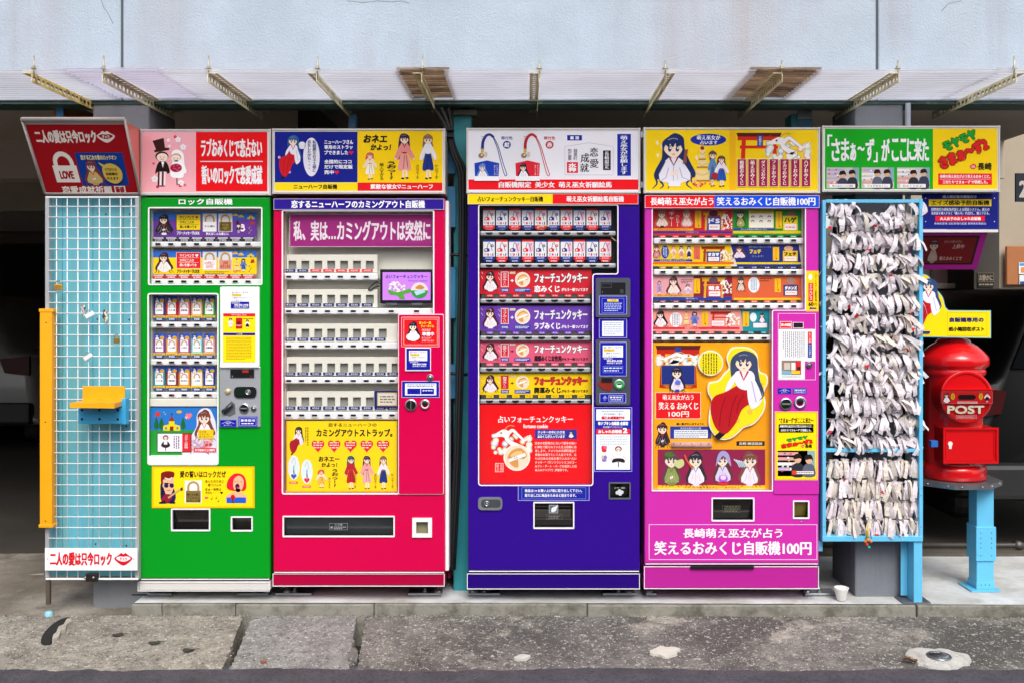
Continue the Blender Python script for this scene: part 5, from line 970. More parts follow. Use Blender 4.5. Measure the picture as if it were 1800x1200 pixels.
sticker(p, (706, 772.5, 669, 698), NAVY, 'coin_plate', -.0105, lambda a: (a.rect(712, 767, 673, 694, '#e4e8f4', 2), a.micro(716, 764, 674, 680, 2, '#3a4480', 3), a.rect(716, 739, 682, 692, NAVY, 3), lever_mark(a, 717, 738, 682, 692), a.rect(740, 763, 682, 692, NAVY, 3), coins(a, 741, 762, 683, 691)), rim='#c8b8e0')
knob(p, 723, 710.5, .0275, 'dial', -.0105); knob(p, 747.5, 709.5, .0235, 'cup', -.0105)
dp = port(p, (497, 694, 905.5, 943), flap=mat('smoked_grey', '#33383a', .2, var=.2), flapy=.02)
a = Art(.006); a.border(579, 611, 918.5, 930.5, .5, '#8a8e90', 1); a.text('⚠注意', 588, 602, 919.6, 923, '#b8bcbe', 3); a.ell(583, 926, 2.2, 2.2, '#8a8e90', 2, 10); a.micro(587, 608, 924, 929.5, 2, '#9a9ea0'); a.build('caution_print', dp)
b = B().use(white_pl); b.frame(W(rect(725, 759.5, 909, 943), 0), .018, -.009, .012); b.use(mat('olive_inner', '#8d8a66', .5, var=.25, scale=8)); b.box(X(729), X(756), .02, .05, Z(939), Z(913)); b.build('coin_return', p)
feet(p, ((483, 548, 502), (716, 776, 769)), Z(1030))

# ---------------------------------------------------------------- 3 purple machine
L3 = [(842, 361.5), (1085.5, 361.5), (1085.5, 481.5), (1041.5, 481.5), (1041.5, 851), (842, 851)]; rr3 = [.012, .012, .014, .012, .016, .016]
u = machine('vending_machine', 'deep purple vending machine selling fortune cookies, with a big red dragon poster', 822.5, 1125, 343, 1003, (1007, 1034.5, 821, 1124.5), '#320a92', '#17121c', [rounded(W(L3, 0), rr3)], ((1070, 1108.5, 846.5, 876.5), (937.5, 1009.5, 881, 928.5)), plcol='#28067c')
sticker(u, (822, 1122, 341, 359.5), YEL, 'header_board', -.002, lambda a: (a.rect(971.5, 1121.2, 341.8, 358.7, RED, 2), a.text('占いフォーチュンクッキー自販機', 840, 954.5, 346, 355, BLK, 4, serif=.35), a.text('萌え巫女祈願絵馬自販機', 996, 1096.5, 345, 355.5, WHT, 4, bold=.3, serif=.35)), dep=.006, rim='#f0d8c8')
lk = mat('liner_black', '#24211e', .5, var=.2); b = B().use(lk); recess(b, W(L3, 0), .03, .11); b.build('window_recess', u)
b = B().use(trimw); b.frame(rounded(W([(840.5, 360), (1087, 360), (1087, 483), (1043, 483), (1043, 853), (840.5, 853)], 0), rr3), .005, -.003, .008); b.build('window_trim', u)
railm = mat('rail_grey', '#b4b6ba', .35, metal=.3, var=.1)
def ema_card(y0, px, y1_, blue, alt):
    a = Art(.05); c = '#24368c' if blue else '#dc2c34'; h = 33.5; a.slab(px - 10.2, px + 10.2, y0, y0 + h, '#e9e7ec', .01); a.rect(px - 10.2, px + 10.2, y0 - 1, y0 + 2.5, c, 1); a.rect(px - 10.2, px + 10.2, y0 + 28.5, y0 + h, c, 1)
    a.line([(px - 3, y0 + 13), (px - 1, y0 + 5), (px + 2, y0 + 6), (px + 6, y0 + 19)], .9, '#3a2c34' if blue else '#5a2428', 3, True); a.poly([(px - 8, y0 + 15), (px - 3.5, y0 + 13), (px + 1, y0 + 15), (px + 1, y0 + 20), (px - 8, y0 + 20)], c, 3); a.ell(px - 5, y0 + 17, 1.8, 2, '#f0d8c8', 4, 8)
    if alt: a.blob([(px + 2, y0 + 5), (px + 8, y0 + 5), (px + 9, y0 + 18), (px + 4, y0 + 22), (px + 2, y0 + 14)], '#f0b8d0', 2, 3); a.line([(px + 3, y0 + 10), (px + 8, y0 + 5)], 1, '#b04880', 3)
    else: a.ell(px + 5.8, y0 + 9.5, 2.5, 2.5, c, 3, 12); a.ell(px + 5.8, y0 + 9.5, 1, 1, '#f4f4f4', 4, 8)
    a.rect(px - 3, px, y0 + 23, y0 + 27, '#d83040', 3); a.line([(px + 2.5, y0 + 23.5), (px + 4, y0 + 27)], 1, '#3a3038', 3); a.rect(px + 6, px + 7.6, y0 + 22.5, y0 + 27.5, '#24202c', 3); a.micro(px - 8.5, px - 4, y0 + 22.5, y0 + 27.5, 2, '#8a8494', 3, vert=True)
    a.text('絵馬祈願', px - 6, px + 6, y0 + 29.8, y0 + 32.4, '#f0e8f0', 3)
    a.poly([(px - 8.5, y0 + h), (px + 8.5, y0 + h), (px + 7, y1_), (px - 7, y1_)], c, 1); a.text('¥400' if alt else '¥350', px - 4.8, px + 4.8, y0 + 35.2, y1_ - .8, '#e8ecf4', 3, bold=.1)
    return a
for (y0, y1_, pat) in ((368, 404.5, 'rbRBrbRBrB'), (423, 461, 'brBRbrBRbR')):
    ms = {}
    for i, ch in enumerate(pat):
        px = 859.5 + 22.72 * i; loc = (X(px, .05), .05, Z(y0, .05))
        if ch not in ms: ms[ch] = ema_card(y0, px, y1_, ch in 'bB', ch.isupper()).build('sample_card', u, loc=loc).data
        else: inst(ms[ch], 'sample_card', u, loc)
    key_row(u, 843.5, 1083.5, y1_ + 2, y1_ + 10.5, [860 + 22.8 * i for i in range(10)], y1_ + 6.5, 'moon', m=railm)
for i, (yt, yb, bar, c, tc, ec, t, t2, c2) in enumerate(((474, 517, (525, 533.5), '#cc2030', '#ecebee', '#5a1820', '恋みくじ', 'がもう一個ついてます', WHT), (538, 582, (590, 599), '#6a3ca8', '#e4e2ea', '#3c2070', 'ラブみくじ', 'がもう一個ついてます', WHT), (600, 637, (645, 654), '#dc5878', '#f0ecee', '#802838', '婚勝みくじ女性用', 'がもう一個ついてます', '#30141c'), (655.5, 693, (701, 709), '#f2cc10', '#d02830', '#7a1418', '開運みくじ', 'がもう一個ついてます', '#24180c'))):
    a = Art(.05); a.slab(843, 1040, yt, yb, c, .003); h = yb - yt; k = h / 43
    a.girl(847, 878, yt + 3, yb - 3, '#4a1c24', '#efe8ec', '#f0e8f0', 'bust', L=2)
    for j in range(6): a.line([(846 + (j % 3) * 15, yt + 4 + 5 * (j // 3) + j), (849 + (j % 3) * 15, yt + 8 + 6 * (j // 3) + j)], .7, '#f0d8dc', 16 + j * .05)
    a.rect(880.5, 894, yt + 4, yt + 31 * k, '#f0e4e8' if i != 3 else '#d8242c', 3); a.rect(881.5, 893, yt + 5, yt + 30 * k, '#cc2030', 4); a.vtext(('恋おみくじ', 'ラブみくじ', '婚勝みくじ', '開運みくじ')[i], 884, 890.5, yt + 6, yt + 29 * k, WHT, 6); a.rect(880.5, 894.5, yt + 33 * k, yt + 40 * k, '#24409c', 3); a.text('御神籤', 882, 893, yt + 34.4 * k, yt + 38.6 * k, WHT, 5)
    a.text('+', 897.5, 903, yt + 17 * k, yt + 22.5 * k, WHT if i < 2 else '#30141c', 3, bold=.3); a.rect(896, 906, yt + 4 * k, yt + 8 * k, '#d8c8a0', 2)
    a.cookie(918.5, yt + 18 * k, 14 * k * .95, 3); a.rect(904.5, 932.5, yt + 33 * k, yt + 40 * k, '#24409c', 8); a.micro(906, 931, yt + 34 * k, yt + 39 * k, 2, '#e8ecf4', 9)
    a.text('フォーチュンクッキー', 939, 1033, yt + 6 * k, yt + 24 * k, tc, 5, bold=.7, edge=ec, ew=.7)
    w_ = (45, 46, 48, 47)[i]; a.text(t, 939, 939 + w_, yt + 28 * k, yt + 40 * k, c2, 5, bold=.5); a.text(t2, 987, 1034, yt + 32.5 * k, yt + 38.5 * k, c2, 5, bold=.2); a.build('banner', u)
    price_row(u, [861 + 22.9 * j for j in range(8)], yb + .5, yb + 5.5, 13, c, '¥150', y=.042, tcol='#f4ecf0' if i < 3 else '#a02820')
    b = B().use(mat('label_holder', '#4a4640', .4, var=.2)); b.pbox(846, 1038, yb + .8, yb + 7, .046, .004); b.build('label_holder', u)
    key_row(u, 843.5, 1038.5, bar[0], bar[1], [860.5 + 22.9 * j for j in range(8)], bar[0] + 4, 'moon', m=railm)
a = Art(.03); a.slab(843, 1040.5, 710.5, 851, '#e41018', .004); a.rect(857, 1025, 722, 840, '#ea0c14', 1)
a.text('占いフォーチュンクッキー', 876, 1007, 730, 742, '#f8ecec', 3, bold=.2, serif=.4); a.text('fortune cookie', 920, 963, 744.5, 751.5, '#f8ecec', 3, serif=.3)
a.dragon(866, 934, 750, 796, 3); a.cookie(908.5, 803, 23.5, 9); a.at(0, 0).text('占い おみくじ入', 895, 921, 800, 806, '#3a3450', 13)
a.rect(940.5, 1014, 754, 770.5, '#24309c', 3); a.text('クッキーの中に小さな', 945, 993, 755.8, 761, WHT, 5, bold=.2); a.text('おみくじが入っています', 945, 993, 763.5, 769, WHT, 5, bold=.2); a.rect(945, 994, 762, 762.5, '#d8dcf0', 5); a.girl(998, 1010, 755.5, 769, '#3a1c20', '#f0ecf0', '#e8e4ec', 'bust', L=5)
for j, t in enumerate(('日本の北陸地方において新年の祝い', 'に神社で配られていた辻占煎餅に由', '来します。アメリカの中華料理店で', '食後のお菓子として人気ですが、元', '々は日本の文化を取り入れた“占い', 'クッキー”（サンフランシスコのゴー', 'ルデン・ゲート・パークを設計した日', '本人のアイデア）が発祥です。')): a.text(t, 940.5, 1013 - (15 if j == 7 else 0), 775.5 + 6.75 * j, 780.3 + 6.75 * j, '#f8e0d8', 3, serif=.12)
a.border(870.5, 885, 813, 828.5, .9, '#f4d8d0', 3); a.text('長\n崎', 879, 883.5, 815, 826.5, '#f4d8d0', 3); a.text('龍\n占', 872.5, 877, 815, 826.5, '#f4d8d0', 3); a.build('poster', u)
pane(u, L3)
# curled price labels loose behind the glass
for pts in (((1084, 424), (1080, 422), (1075, 418), (1073, 416)), ((944, 401), (952, 397), (960, 397), (966, 398))):
    b = B().use(mat('peeling_tape', '#d9c9a2', .5, var=.1)); q = smooth_open(pts, 4); b.add([(X(a_, .02 + .002 * i), .02 + .004 * (i % 3), Z(c_ + s_, .02)) for i, (a_, c_) in enumerate(q) for s_ in (-1.1, 1.1)], [(2 * i, 2 * i + 1, 2 * i + 3, 2 * i + 2) for i in range(len(q) - 1)]); b.build('peeling_label', u)
gp = mat('dark_grey_panel', '#4c525e', .35, metal=.3, var=.1)
for y0, y1 in ((489, 558), (596.5, 711)): b = B().use(gp); b.prism(rounded(W(rect(1047, 1107.5, y0, y1), 0), .010, 3), -.011, .0115); b.build('control_panel', u)
a = Art(-.0115); a.slab(1056, 1099.5, 497, 518, '#18181c', .003); a.border(1057.5, 1075, 499, 506, .5, '#585a60', 1); a.text('￥', 1058, 1060, 512, 515, '#8a8a88', 2); a.rect(1090, 1096, 509, 516, '#3c4046', 1); a.build('price_display', u)
sticker(u, (1053, 1102, 520.5, 553), NAVY, y=-.0115, fn=lambda a: (a.border(1058, 1097, 524.5, 550, .5, '#8a9ae0', 2), a.rect(1067.5, 1087, 526.5, 530.5, YEL, 2), a.text('ご注意', 1071, 1083, 527, 530, '#1c1840', 3), a.micro(1062, 1093, 532, 548, 5, '#b8c4f0', 3)), rim='#b8b0e8')
sticker(u, (1053, 1102, 560, 594), NAVY, fn=lambda a: (a.rect(1058.5, 1096, 564.5, 591, '#e2e6f0', 2), a.micro(1061, 1093, 566, 589, 7, '#7a86a8', 3, fill=.3)), rim='#b8b0e8')
sticker(u, (1054, 1101.5, 601, 660.5), NAVY, y=-.0115, fn=lambda a: (notice(a, 1059.5, 1095, 607, 640), a.border(1060, 1095, 642.5, 654.5, .5, '#8a9ae0', 2), a.micro(1062, 1093, 644, 653, 2, '#c8d4f8', 3)), rim='#b8b0e8')
b = B().use(mat('red_slot', '#8c2a20', .25, var=.3)); b.prism(W([(1049, 674), (1058, 665), (1076, 665), (1077, 678), (1072, 686), (1060, 683)], 0), -.014, .006); b.use(dark_pl); b.prism(W([(1057, 663), (1076, 663), (1076, 671), (1057, 671)], 0), -.016, .006); b.build('coin_lever', u)
b = B().use(steel); b.lathe((X(1088), -.0115, Z(674.5)), [(.026, 0), (.026, -.004), (.02, -.005)], 24, 'y'); b.use(ink('#18b048', .3)); b.lathe((X(1088), -.0115, Z(674.5)), [(.021, -.004), (.021, -.009), (.014, -.010), (.013, -.003)], 24, 'y'); b.use(white_pl); b.lathe((X(1088), -.0115, Z(674.5)), [(.013, -.004), (0, -.003)], 16, 'y'); b.use(dark_pl); b.box(X(1088) - .009, X(1088) + .009, -.018, -.0125, Z(674.5), Z(672.5)); b.build('coin_slot', u)
sticker(u, (1054, 1100.5, 690.5, 707.5), NAVY, y=-.0115, fn=lambda a: (lever_mark(a, 1059, 1068, 693.5, 704.5), coins(a, 1070, 1095, 694, 704.5)), rim='#b8b0e8')
def f_(a):
    a.rect(1048, 1107.5, 718.5, 824.5, '#e8ecf2', 2); a.micro(1058, 1096, 721, 724, 1, '#8088a0'); a.text('新作自販機のご案内', 1061, 1094, 725, 729, '#2a3070', 3); a.text('超乙女成葉進行中', 1057, 1098, 730.5, 736.5, '#c81828', 3, bold=.5); a.rect(1048, 1107.5, 738, 753, '#1c289c', 3); a.text('布ナプキン自販機 全国初', 1051, 1104, 740, 746.5, WHT, 5, bold=.3); a.text('完全除菌でアンチエイジング', 1060, 1094, 748, 751.5, WHT, 5)
    a.rect(1048, 1107.5, 753, 762.5, '#e0202c', 4); a.text('おしゃれ自販機', 1051.5, 1093, 754.5, 760.5, WHT, 6, bold=.3); a.text('2', 1094.5, 1103, 751, 760.5, WHT, 6, bold=.7); a.micro(1054, 1103, 764, 782, 6, '#8890a8', 3, fill=.3)
    for x_, y_, c, c2 in ((1062, 788, '#d82838', '#e86080'), (1062, 805, '#c8b870', '#8878c0')): a.ell(x_ - 2, y_ - 2, 3.2, 4, c, 3, 10); a.ell(x_ + 2, y_ - 2, 3.2, 4, c2, 3.3, 10); a.ell(x_, y_ + 3, 4.5, 3, c2 if y_ > 800 else c, 3.6, 10)
    a.ell(1087, 788, 6, 5, '#8a2424', 3); a.face(1087, 789, 3.6, L=4); a.blob([(1081, 797), (1087, 793), (1093, 797), (1094, 806), (1080, 806)], '#f4f4f4', 8, 3); a.blob([(1079, 805), (1095, 805), (1098, 812), (1087, 810), (1076, 812)], '#282028', 9, 3); a.line([(1087, 811), (1087, 820)], 1.6, '#402828', 5); a.line([(1080, 799), (1074, 806), (1077, 812)], 1.6, '#f0c8b0', 5); a.line([(1094, 799), (1100, 806), (1097, 812)], 1.6, '#f0c8b0', 5.3)
sticker(u, (1044.5, 1111, 715, 828), NAVY, 'side_poster', fn=f_, rim='#b8b0e8')
port(u, (1070, 1108.5, 846.5, 876.5), rimm=grey_pl, name='coin_return', flap=smoke); a = Art(.004); a.text('おつり・返却', 1080, 1098, 855, 858, '#d8d4c8', 3); [a.ell(1089 + dx, 864 + dy, 3.2, 3.2, '#c8ccd0', 2 + .2 * i, 12) for i, (dx, dy) in enumerate(((-4, 1), (0, -2), (4, 0), (1, 3)))]; a.build('coin_print', u)
sticker(u, (910.5, 1036, 852.5, 879), '#1c2496', 'instruction_plate', fn=lambda a: (a.border(917, 1030, 855.8, 876, .5, '#8a9ae0', 2), a.text('商品は1ヶお買い上げ毎に取り出して下さい。', 922.5, 1023, 858.5, 864, WHT, 4, bold=.15), a.text('取り出し口に商品をためると詰まります。', 922.5, 1013, 867, 872.5, WHT, 4, bold=.15), a.rect(922, 1024, 865.6, 866, '#8a9ae0', 3)), rim='#b8b0e8')
dp = port(u, (937.5, 1009.5, 881, 928.5)); b = B().use(mat('flap_lip', '#3e3936', .2, var=.2)); b.box(X(941), X(1003), .0, .012, Z(909), Z(895), .002); b.build('flap_lip', dp)
a = Art(.000); a.slab(965, 981, 886.5, 901, '#5c6468', .002); a.border(965, 981, 886.5, 901, .8, '#a8b0b4', 1); a.blob([(969, 898), (970, 892), (976, 889), (981, 887), (979, 891), (977, 897), (972, 899)], '#d8dce0', 3, 4); a.border(960, 988, 903, 912, .4, '#6a6866', 1); a.micro(964, 984, 904.5, 911, 2, '#7a7876', 2); a.build('hand_print', dp)
b = B().use(mat('handle_grey', '#a8abb2', .35, metal=.7, var=.15)); b.prism(rounded(W(rect(840.5, 883, 872.5, 895), 0), .020, 5), -.009, .01); b.use(mat('handle_dark', '#6a6d74', .3, metal=.7)); b.prism(rounded(W(rect(846, 880, 876, 890.5), 0), .016, 5), -.0105, .003); b.use(steel); b.lathe((X(856), -.0105, Z(883.5)), [(.013, 0), (.013, -.005), (.009, -.006), (.008, -.002), (.003, -.002), (.003, -.007), (0, -.007)], 20, 'y'); b.build('handle_lock', u)
feet(u, ((822, 879, 832), (1059, 1117, 1107)), Z(1035))

# ---------------------------------------------------------------- 4 magenta machine
L4 = [(1147, 366.5), (1415, 366.5), (1415, 545), (1357, 545), (1357, 861), (1147, 861)]; rr4 = [.003, .003, .003, .006, .003, .003]
v = machine('vending_machine', 'bright magenta vending machine selling paper fortunes for 100 yen', 1133, 1440, 344, 990, (994.5, 1034, 1132, 1439), '#dc34b6', '#14101a', [rounded(W(L4, 0), rr4, 2)], ((1250.5, 1326, 873.5, 915.5), (1393.5, 1422.5, 878.5, 911)), plcol='#c42a9e')
sticker(v, (1133.5, 1440.5, 343.5, 366), '#0a50e0', 'header_board', -.002, lambda a: (a.rect(1134.3, 1256, 344.3, 365.2, RED, 2), a.text('長崎萌え巫女が占う', 1143.5, 1254, 347.5, 361.5, WHT, 4, bold=.3, serif=.5), a.text('笑えるおみくじ自販機100円', 1260, 1433, 347, 362, WHT, 4, bold=.3, serif=.6)), dep=.006, rim='#f0c8d8')
b = B().use(lc); recess(b, W(L4, 0), .03, .11); b.build('window_recess', v)
b = B().use(trimw); b.frame(rounded(W([(1145.5, 365), (1416.5, 365), (1416.5, 546.5), (1358.5, 546.5), (1358.5, 862.5), (1145.5, 862.5)], 0), rr4, 2), .0045, -.003, .008); b.build('window_trim', v)
xs11 = [1165 + 22.95 * i for i in range(11)]
def envelope(a, x, y0, y1, c='#f0b818'): a.rect(x - 5.5, x + 5.5, y0, y1, c, 3); a.line([(x, y0 + 3), (x, y1 - 3)], .8, '#a07010', 4); a.ell(x + 1, y1 - 3.5, 1.3, 1.3, '#8a5a10', 5, 8)
def charm(a, x0, x1, y0, y1, back, t, tc=WHT): a.rect(x0, x1, y0, y1, back, 6); a.text(t, x0 + 2, x1 - 2, y0 + 2, y0 + (y1 - y0) * .48, tc, 8, bold=.6); a.rect(x0 + 3, x1 - 2, y0 + (y1 - y0) * .55, y1 - 1, '#f0e4e0', 7); a.micro(x0 + 5, x1 - 5, y0 + (y1 - y0) * .68, y1 - 4, 1, '#e06050', 8)
def row4(yt, yb, build):
    a = Art(.05); a.slab(1147.5, 1412 if yb < 540 else 1352, yt, yb, '#d8d0c0', .004); build(a, yt, yb); a.build('banner', v)
def r1(a, t, b):
    a.rect(1147.5, 1288, t, b, '#cc2028', 1); a.rect(1288, 1409, t, b, '#1c8c34', 1); a.rect(1147.5, 1287, b - 7, b - 3.5, '#24309c', 2); a.text('ドSおみくじ', 1206, 1228, b - 6.6, b - 4, '#e8d8f0', 3); a.rect(1288.5, 1408, b - 7.5, b - 3, '#e0c818', 2); a.text('ハゲおみくじ', 1338, 1358, b - 7, b - 4, '#8a7018', 3); a.rect(1149, 1219, b - 12, b - 8, '#f0a018', 2); a.text('あなたの本当の姿はドSとみた！！', 1156, 1212, b - 11.3, b - 8.8, '#5a2810', 3); a.rect(1289, 1362, b - 12, b - 8.3, '#24409c', 2); a.text('あなたの将来の頭皮占います', 1302, 1348, b - 11.4, b - 9, '#e8e8f0', 3)
    a.girl(1150, 1178, t + 1, b - 12, '#9a6848', '#f0d8c8', '#402028', 'bust', L=4); a.girl(1196, 1219, t + 1, b - 12, '#b88868', '#f0d0c8', '#e07068', 'bust', L=4); a.vtext('ギャー', 1176, 1185, t + 3, t + 30, '#f8ecec', 4); a.vtext('ウヒャ〜', 1188, 1194, t + 11, t + 31, '#f8ecec', 4)
    envelope(a, 1227, t + 3, b - 13, '#e8b020'); a.torii(1235, 1275, t + 4, b - 9, '#e0a020', '#c08010', 3); a.dragon(1268, 1287, t + 6, b - 9, 3); charm(a, 1243, 1267, t + 14, b - 8.5, '#24409c', 'ドS'); a.ell(1254, t + 8, 8, 5, '#3a2838', 5)
    a.girl(1292, 1312, t + 1, b - 12, '#3a4a28', '#a0a850', '#90983c', 'bust', L=4); a.rect(1316, 1360, t + 3, b - 12.5, '#e0c818', 3); a.rect(1317, 1359, t + 8, b - 13.5, '#f0ece0', 4); a.micro(1319, 1357, t + 4, t + 8, 2, '#8a7a30', 5)
    for i in range(6): a.ell(1323 + (i % 3) * 14.5, t + 14 + (i // 3) * 8, 3, 2.6, '#3a3430', 5, 10); a.ell(1323 + (i % 3) * 14.5, t + 15 + (i // 3) * 8, 2.2, 2.0, '#f0e0cc', 6, 10)
    envelope(a, 1369, t + 4, b - 12); charm(a, 1376, 1402, t + 12, b - 8, '#e0c818', 'ハゲ', '#2a2410'); a.ell(1390, t + 8, 7, 5, '#8a6a5c', 5)
def r2(a, t, b):
    a.rect(1147.5, 1285, t, b, '#e8c018', 1); a.poly([(1284, t), (1404, t), (1409, b), (1296, b)], '#1c2878', 1.5); a.rect(1147.5, 1290, b - 7.5, b - 3.5, '#e06818', 2); a.text('オカマおみくじ', 1204, 1226, b - 7, b - 4, '#a03010', 3); a.rect(1294, 1408, b - 7, b - 3.5, '#e0c818', 2); a.rect(1149, 1217, b - 12, b - 8.3, '#24409c', 2); a.text('あなたは可愛いオカマですか？', 1160, 1206, b - 11.3, b - 9, '#e8e8f0', 3)
    a.ell(1169, t + 13, 7, 11.5, '#24409c', 4); a.micro(1165, 1173, t + 5, t + 21, 3, '#d8e0f0', 5, vert=True); a.girl(1147, 1162, t, b - 13, '#8a4050', '#d08888', '#c06070', 'bust', L=4)
    for i, (hx, s_) in enumerate((('#d85838', '#f0c080'), ('#5a2840', '#e09090'), ('#24343c', '#202c60'))): a.girl(1178 + 13.5 * i, 1190 + 13.5 * i, t + 2, b - 12, hx, '#f0e0e0', s_, L=4)
    envelope(a, 1225, t + 3, b - 12, '#e06050'); a.torii(1232, 1275, t + 3, b - 8, '#a83018', '#7a2014', 3); a.dragon(1266, 1284, t + 8, b - 9, 3); charm(a, 1242, 1266, t + 12, b - 8, '#2c3c90', 'オカマ')
    a.girl(1286, 1314, t + 2, b - 12, '#5a3038', '#e8d8e8', '#403060', 'bust', L=4); a.text('フェチ', 1317, 1338, t + 8, t + 16, '#e8c818', 4, bold=.6); a.text('あなたのいやしのツボを', 1316, 1356, t + 2.5, t + 5.5, '#a8b0d0', 4); a.text('だします！', 1322, 1342, t + 19, t + 22, '#a8b0d0', 4); envelope(a, 1364, t + 4, b - 10); charm(a, 1376, 1402, t + 11, b - 8.5, '#e8c020', 'フェチ', '#3a2810'); a.ell(1386, t + 7, 8, 5, '#d8a888', 5)
def r3(a, t, b):
    a.rect(1147.5, 1219, t, b - 8, '#e0a0a4', 1); a.rect(1219, 1287, t, b, '#8c2038', 1.2); a.rect(1287, 1409, t, b, '#d86038', 1); a.rect(1147.5, 1287, b - 5.5, b, '#24409c', 2); a.text('萌えおみくじ', 1206, 1226, b - 4.5, b - 1.5, '#e8e0f0', 3); a.rect(1149, 1219, b - 10, b - 6, '#f0a818', 2); a.text('あなたの中の萌え度を占うのです', 1156, 1212, b - 9.3, b - 6.8, '#8a4010', 3); a.rect(1290, 1408, b - 4, b - .5, '#f0c020', 2)
    a.girl(1170, 1199, t, b - 8, '#5a2c30', '#f0dcd0', '#e8a0a0', 'bust', L=4); a.girl(1153, 1165, t + 8, b - 9, '#8a5070', '#b8a0d0', '#a890c8', L=4); a.girl(1202, 1216, t + 14, b - 9, '#5a4050', '#e8e0e8', '#d0c0d8', L=4); a.micro(1197, 1218, t + 5, t + 13, 3, '#5a3040', 4); envelope(a, 1225, t + 4, b - 12)
    a.torii(1233, 1275, t + 2, b - 4, '#e0a820', '#c89018', 3); a.dragon(1266, 1286, t + 4, b - 10, 3); charm(a, 1243, 1268, t + 15, b - 6, '#d83848', '萌え'); a.ell(1254, t + 7, 8, 5, '#6a4858', 5)
    a.girl(1294, 1311, t + 1, b - 14, '#244438', '#e0c8b8', '#c86848', 'bust', L=4); a.ell(1325, t + 15, 10, 14, '#e8ecf0', 3); a.micro(1319, 1331, t + 6, t + 25, 4, '#8090b0', 5, vert=True); a.micro(1336, 1356, t + 2, t + 10, 2, '#8a4020', 4); envelope(a, 1367, t + 4, b - 14); charm(a, 1377, 1403, t + 15, b - 8, '#2c3c78', 'ダメンズ'); a.ell(1390, t + 8, 8, 6, '#a88070', 5)
def r4(a, t, b):
    a.rect(1147.5, 1352, t, b, '#e8988c', 1); a.poly([(1302, t), (1352, t), (1354, b), (1306, b)], '#1c8c98', 1.5); a.rect(1147.5, 1300, b - 7, b - 3, '#d83040', 2); a.text('婚勝おみくじ', 1204, 1228, b - 6.3, b - 3.8, '#f8d8d8', 3)
    a.girl(1148, 1175, t + 1, b - 6, '#1c1828', '#f0e4e8', '#f0e8f0', 'bust', L=4); a.ell(1188, t + 17, 11, 13, '#f4ecf0', 3); a.micro(1181, 1195, t + 7, t + 28, 5, '#7a8090', 5, vert=True); a.cake(1201, 1212, t + 3, b - 8); a.girl(1212, 1230, t + 3, b - 7, '#5a3438', '#6a80c0', '#5070c0', L=4); envelope(a, 1239, t + 3, b - 9)
    a.torii(1248, 1285, t + 3, b - 7, '#c83028', '#a02018', 3); a.dragon(1276, 1300, t + 4, b - 9, 3); a.rect(1250, 1274, t + 18, b - 8, '#f0e0e0', 6); a.border(1250, 1274, t + 18, b - 8, .8, '#d83040', 7); a.micro(1253, 1271, t + 22, b - 11, 2, '#e08080', 7); envelope(a, 1311, t + 3, b - 8); a.ell(1324, t + 13, 6, 8, '#e0ecf0', 4); a.girl(1333, 1346, t + 5, b - 14, '#203040', '#f0e8f0', '#e8e0f0', 'bust', L=4); a.rect(1324, 1348, b - 14, b - 6, '#f0e8ec', 6)
row4(368, 414, r1); row4(430.5, 468.5, r2); row4(486, 528, r3); row4(545, 582, r4)
G1 = lambda c1, c2: [c1] * 6 + [c2] * 5
for yb, c1, c2, bar, bc in ((414, '#d83838', '#1c9040', (418.5, 429), 423), (468.5, '#a89018', '#1c3088', (473.5, 484), 478.5), (528, '#8c2038', '#d86030', (533, 543.5), 538.5)):
    price_row(v, xs11, yb + .3, yb + 4.2, 12, G1(c1, c2), '¥100', y=.038); key_row(v, 1149, 1413, bar[0], bar[1], xs11, bc)
xs9 = [1158 + 23.1 * i for i in range(9)]
price_row(v, xs9, 582.4, 586.4, 11, ['#d86068'] * 7 + ['#1c8c98'] * 2, '¥100', y=.038); key_row(v, 1147.5, 1356.5, 588.5, 598.5, xs9, 594)
a = Art(.038); a.slab(1148, 1353, 602, 859, '#f0a010', .004); a.rect(1150, 1210, 604, 736, '#f2ac14', 1) 
a.torii(1152, 1232, 607, 681, '#c42018', '#5a1c1c', 2); a.rect(1187, 1197, 610, 621, '#24409c', 4); a.dragon(1154, 1226, 620, 641, 4, flip=True)
a.rect(1162, 1221.5, 641, 675.5, '#20307c', 20); a.border(1162, 1221.5, 641, 675.5, .6, '#e0a030', 21); a.girl(1175, 1206, 643, 690, '#2a2438', '#e8e0f0', '#4038a0', 'bust', L=22, trim='#3040a0'); a.ell(1191, 671, 5, 4, '#6070d8', 42); a.rect(1165, 1219, 677.5, 680.5, '#d83020', 20); a.micro(1170, 1214, 678.2, 680, 1, '#f0c060', 21)
a.slab(1152, 1232, 688.5, 735.5, '#f4d8c0', .003, 2); a.rect(1153, 1231, 689.5, 734.5, '#e01820', 3); a.text('萌え巫女が占う', 1165, 1219, 693, 702, '#fbeee8', 5, serif=.25); a.text('笑える おみくじ', 1158, 1227, 706, 719, '#fbeee8', 5, serif=.5); a.text('100円', 1175, 1211, 722, 732, '#fbeee8', 5, bold=.3)
a.rect(1150, 1252, 738, 787, '#f4a812', 2); a.girl(1151, 1179, 741, 787, '#4a2024', '#2a2024', '#3a2428', 'bust', L=4); a.text('願い事が叶いますように', 1189, 1238, 742, 746.5, '#3a2010', 4, bold=.2); a.slab(1178, 1250, 748.5, 770, '#20389c', .002, 4); a.text('天然石水晶玉で占う館', 1196, 1232, 750, 753.5, '#e8ecf8', 6); a.rect(1185, 1244, 754.5, 769, '#e8ecf0', 6); a.micro(1187, 1242, 755.5, 768.5, 4, '#5a6488', 7, fill=.35)
a.slab(1294.5, 1344, 774.5, 782.5, '#2a1c18', .002, 3); a.text('長崎 幽霊飴屋', 1299, 1340, 776, 781, '#e8dcc8', 5, serif=.2)
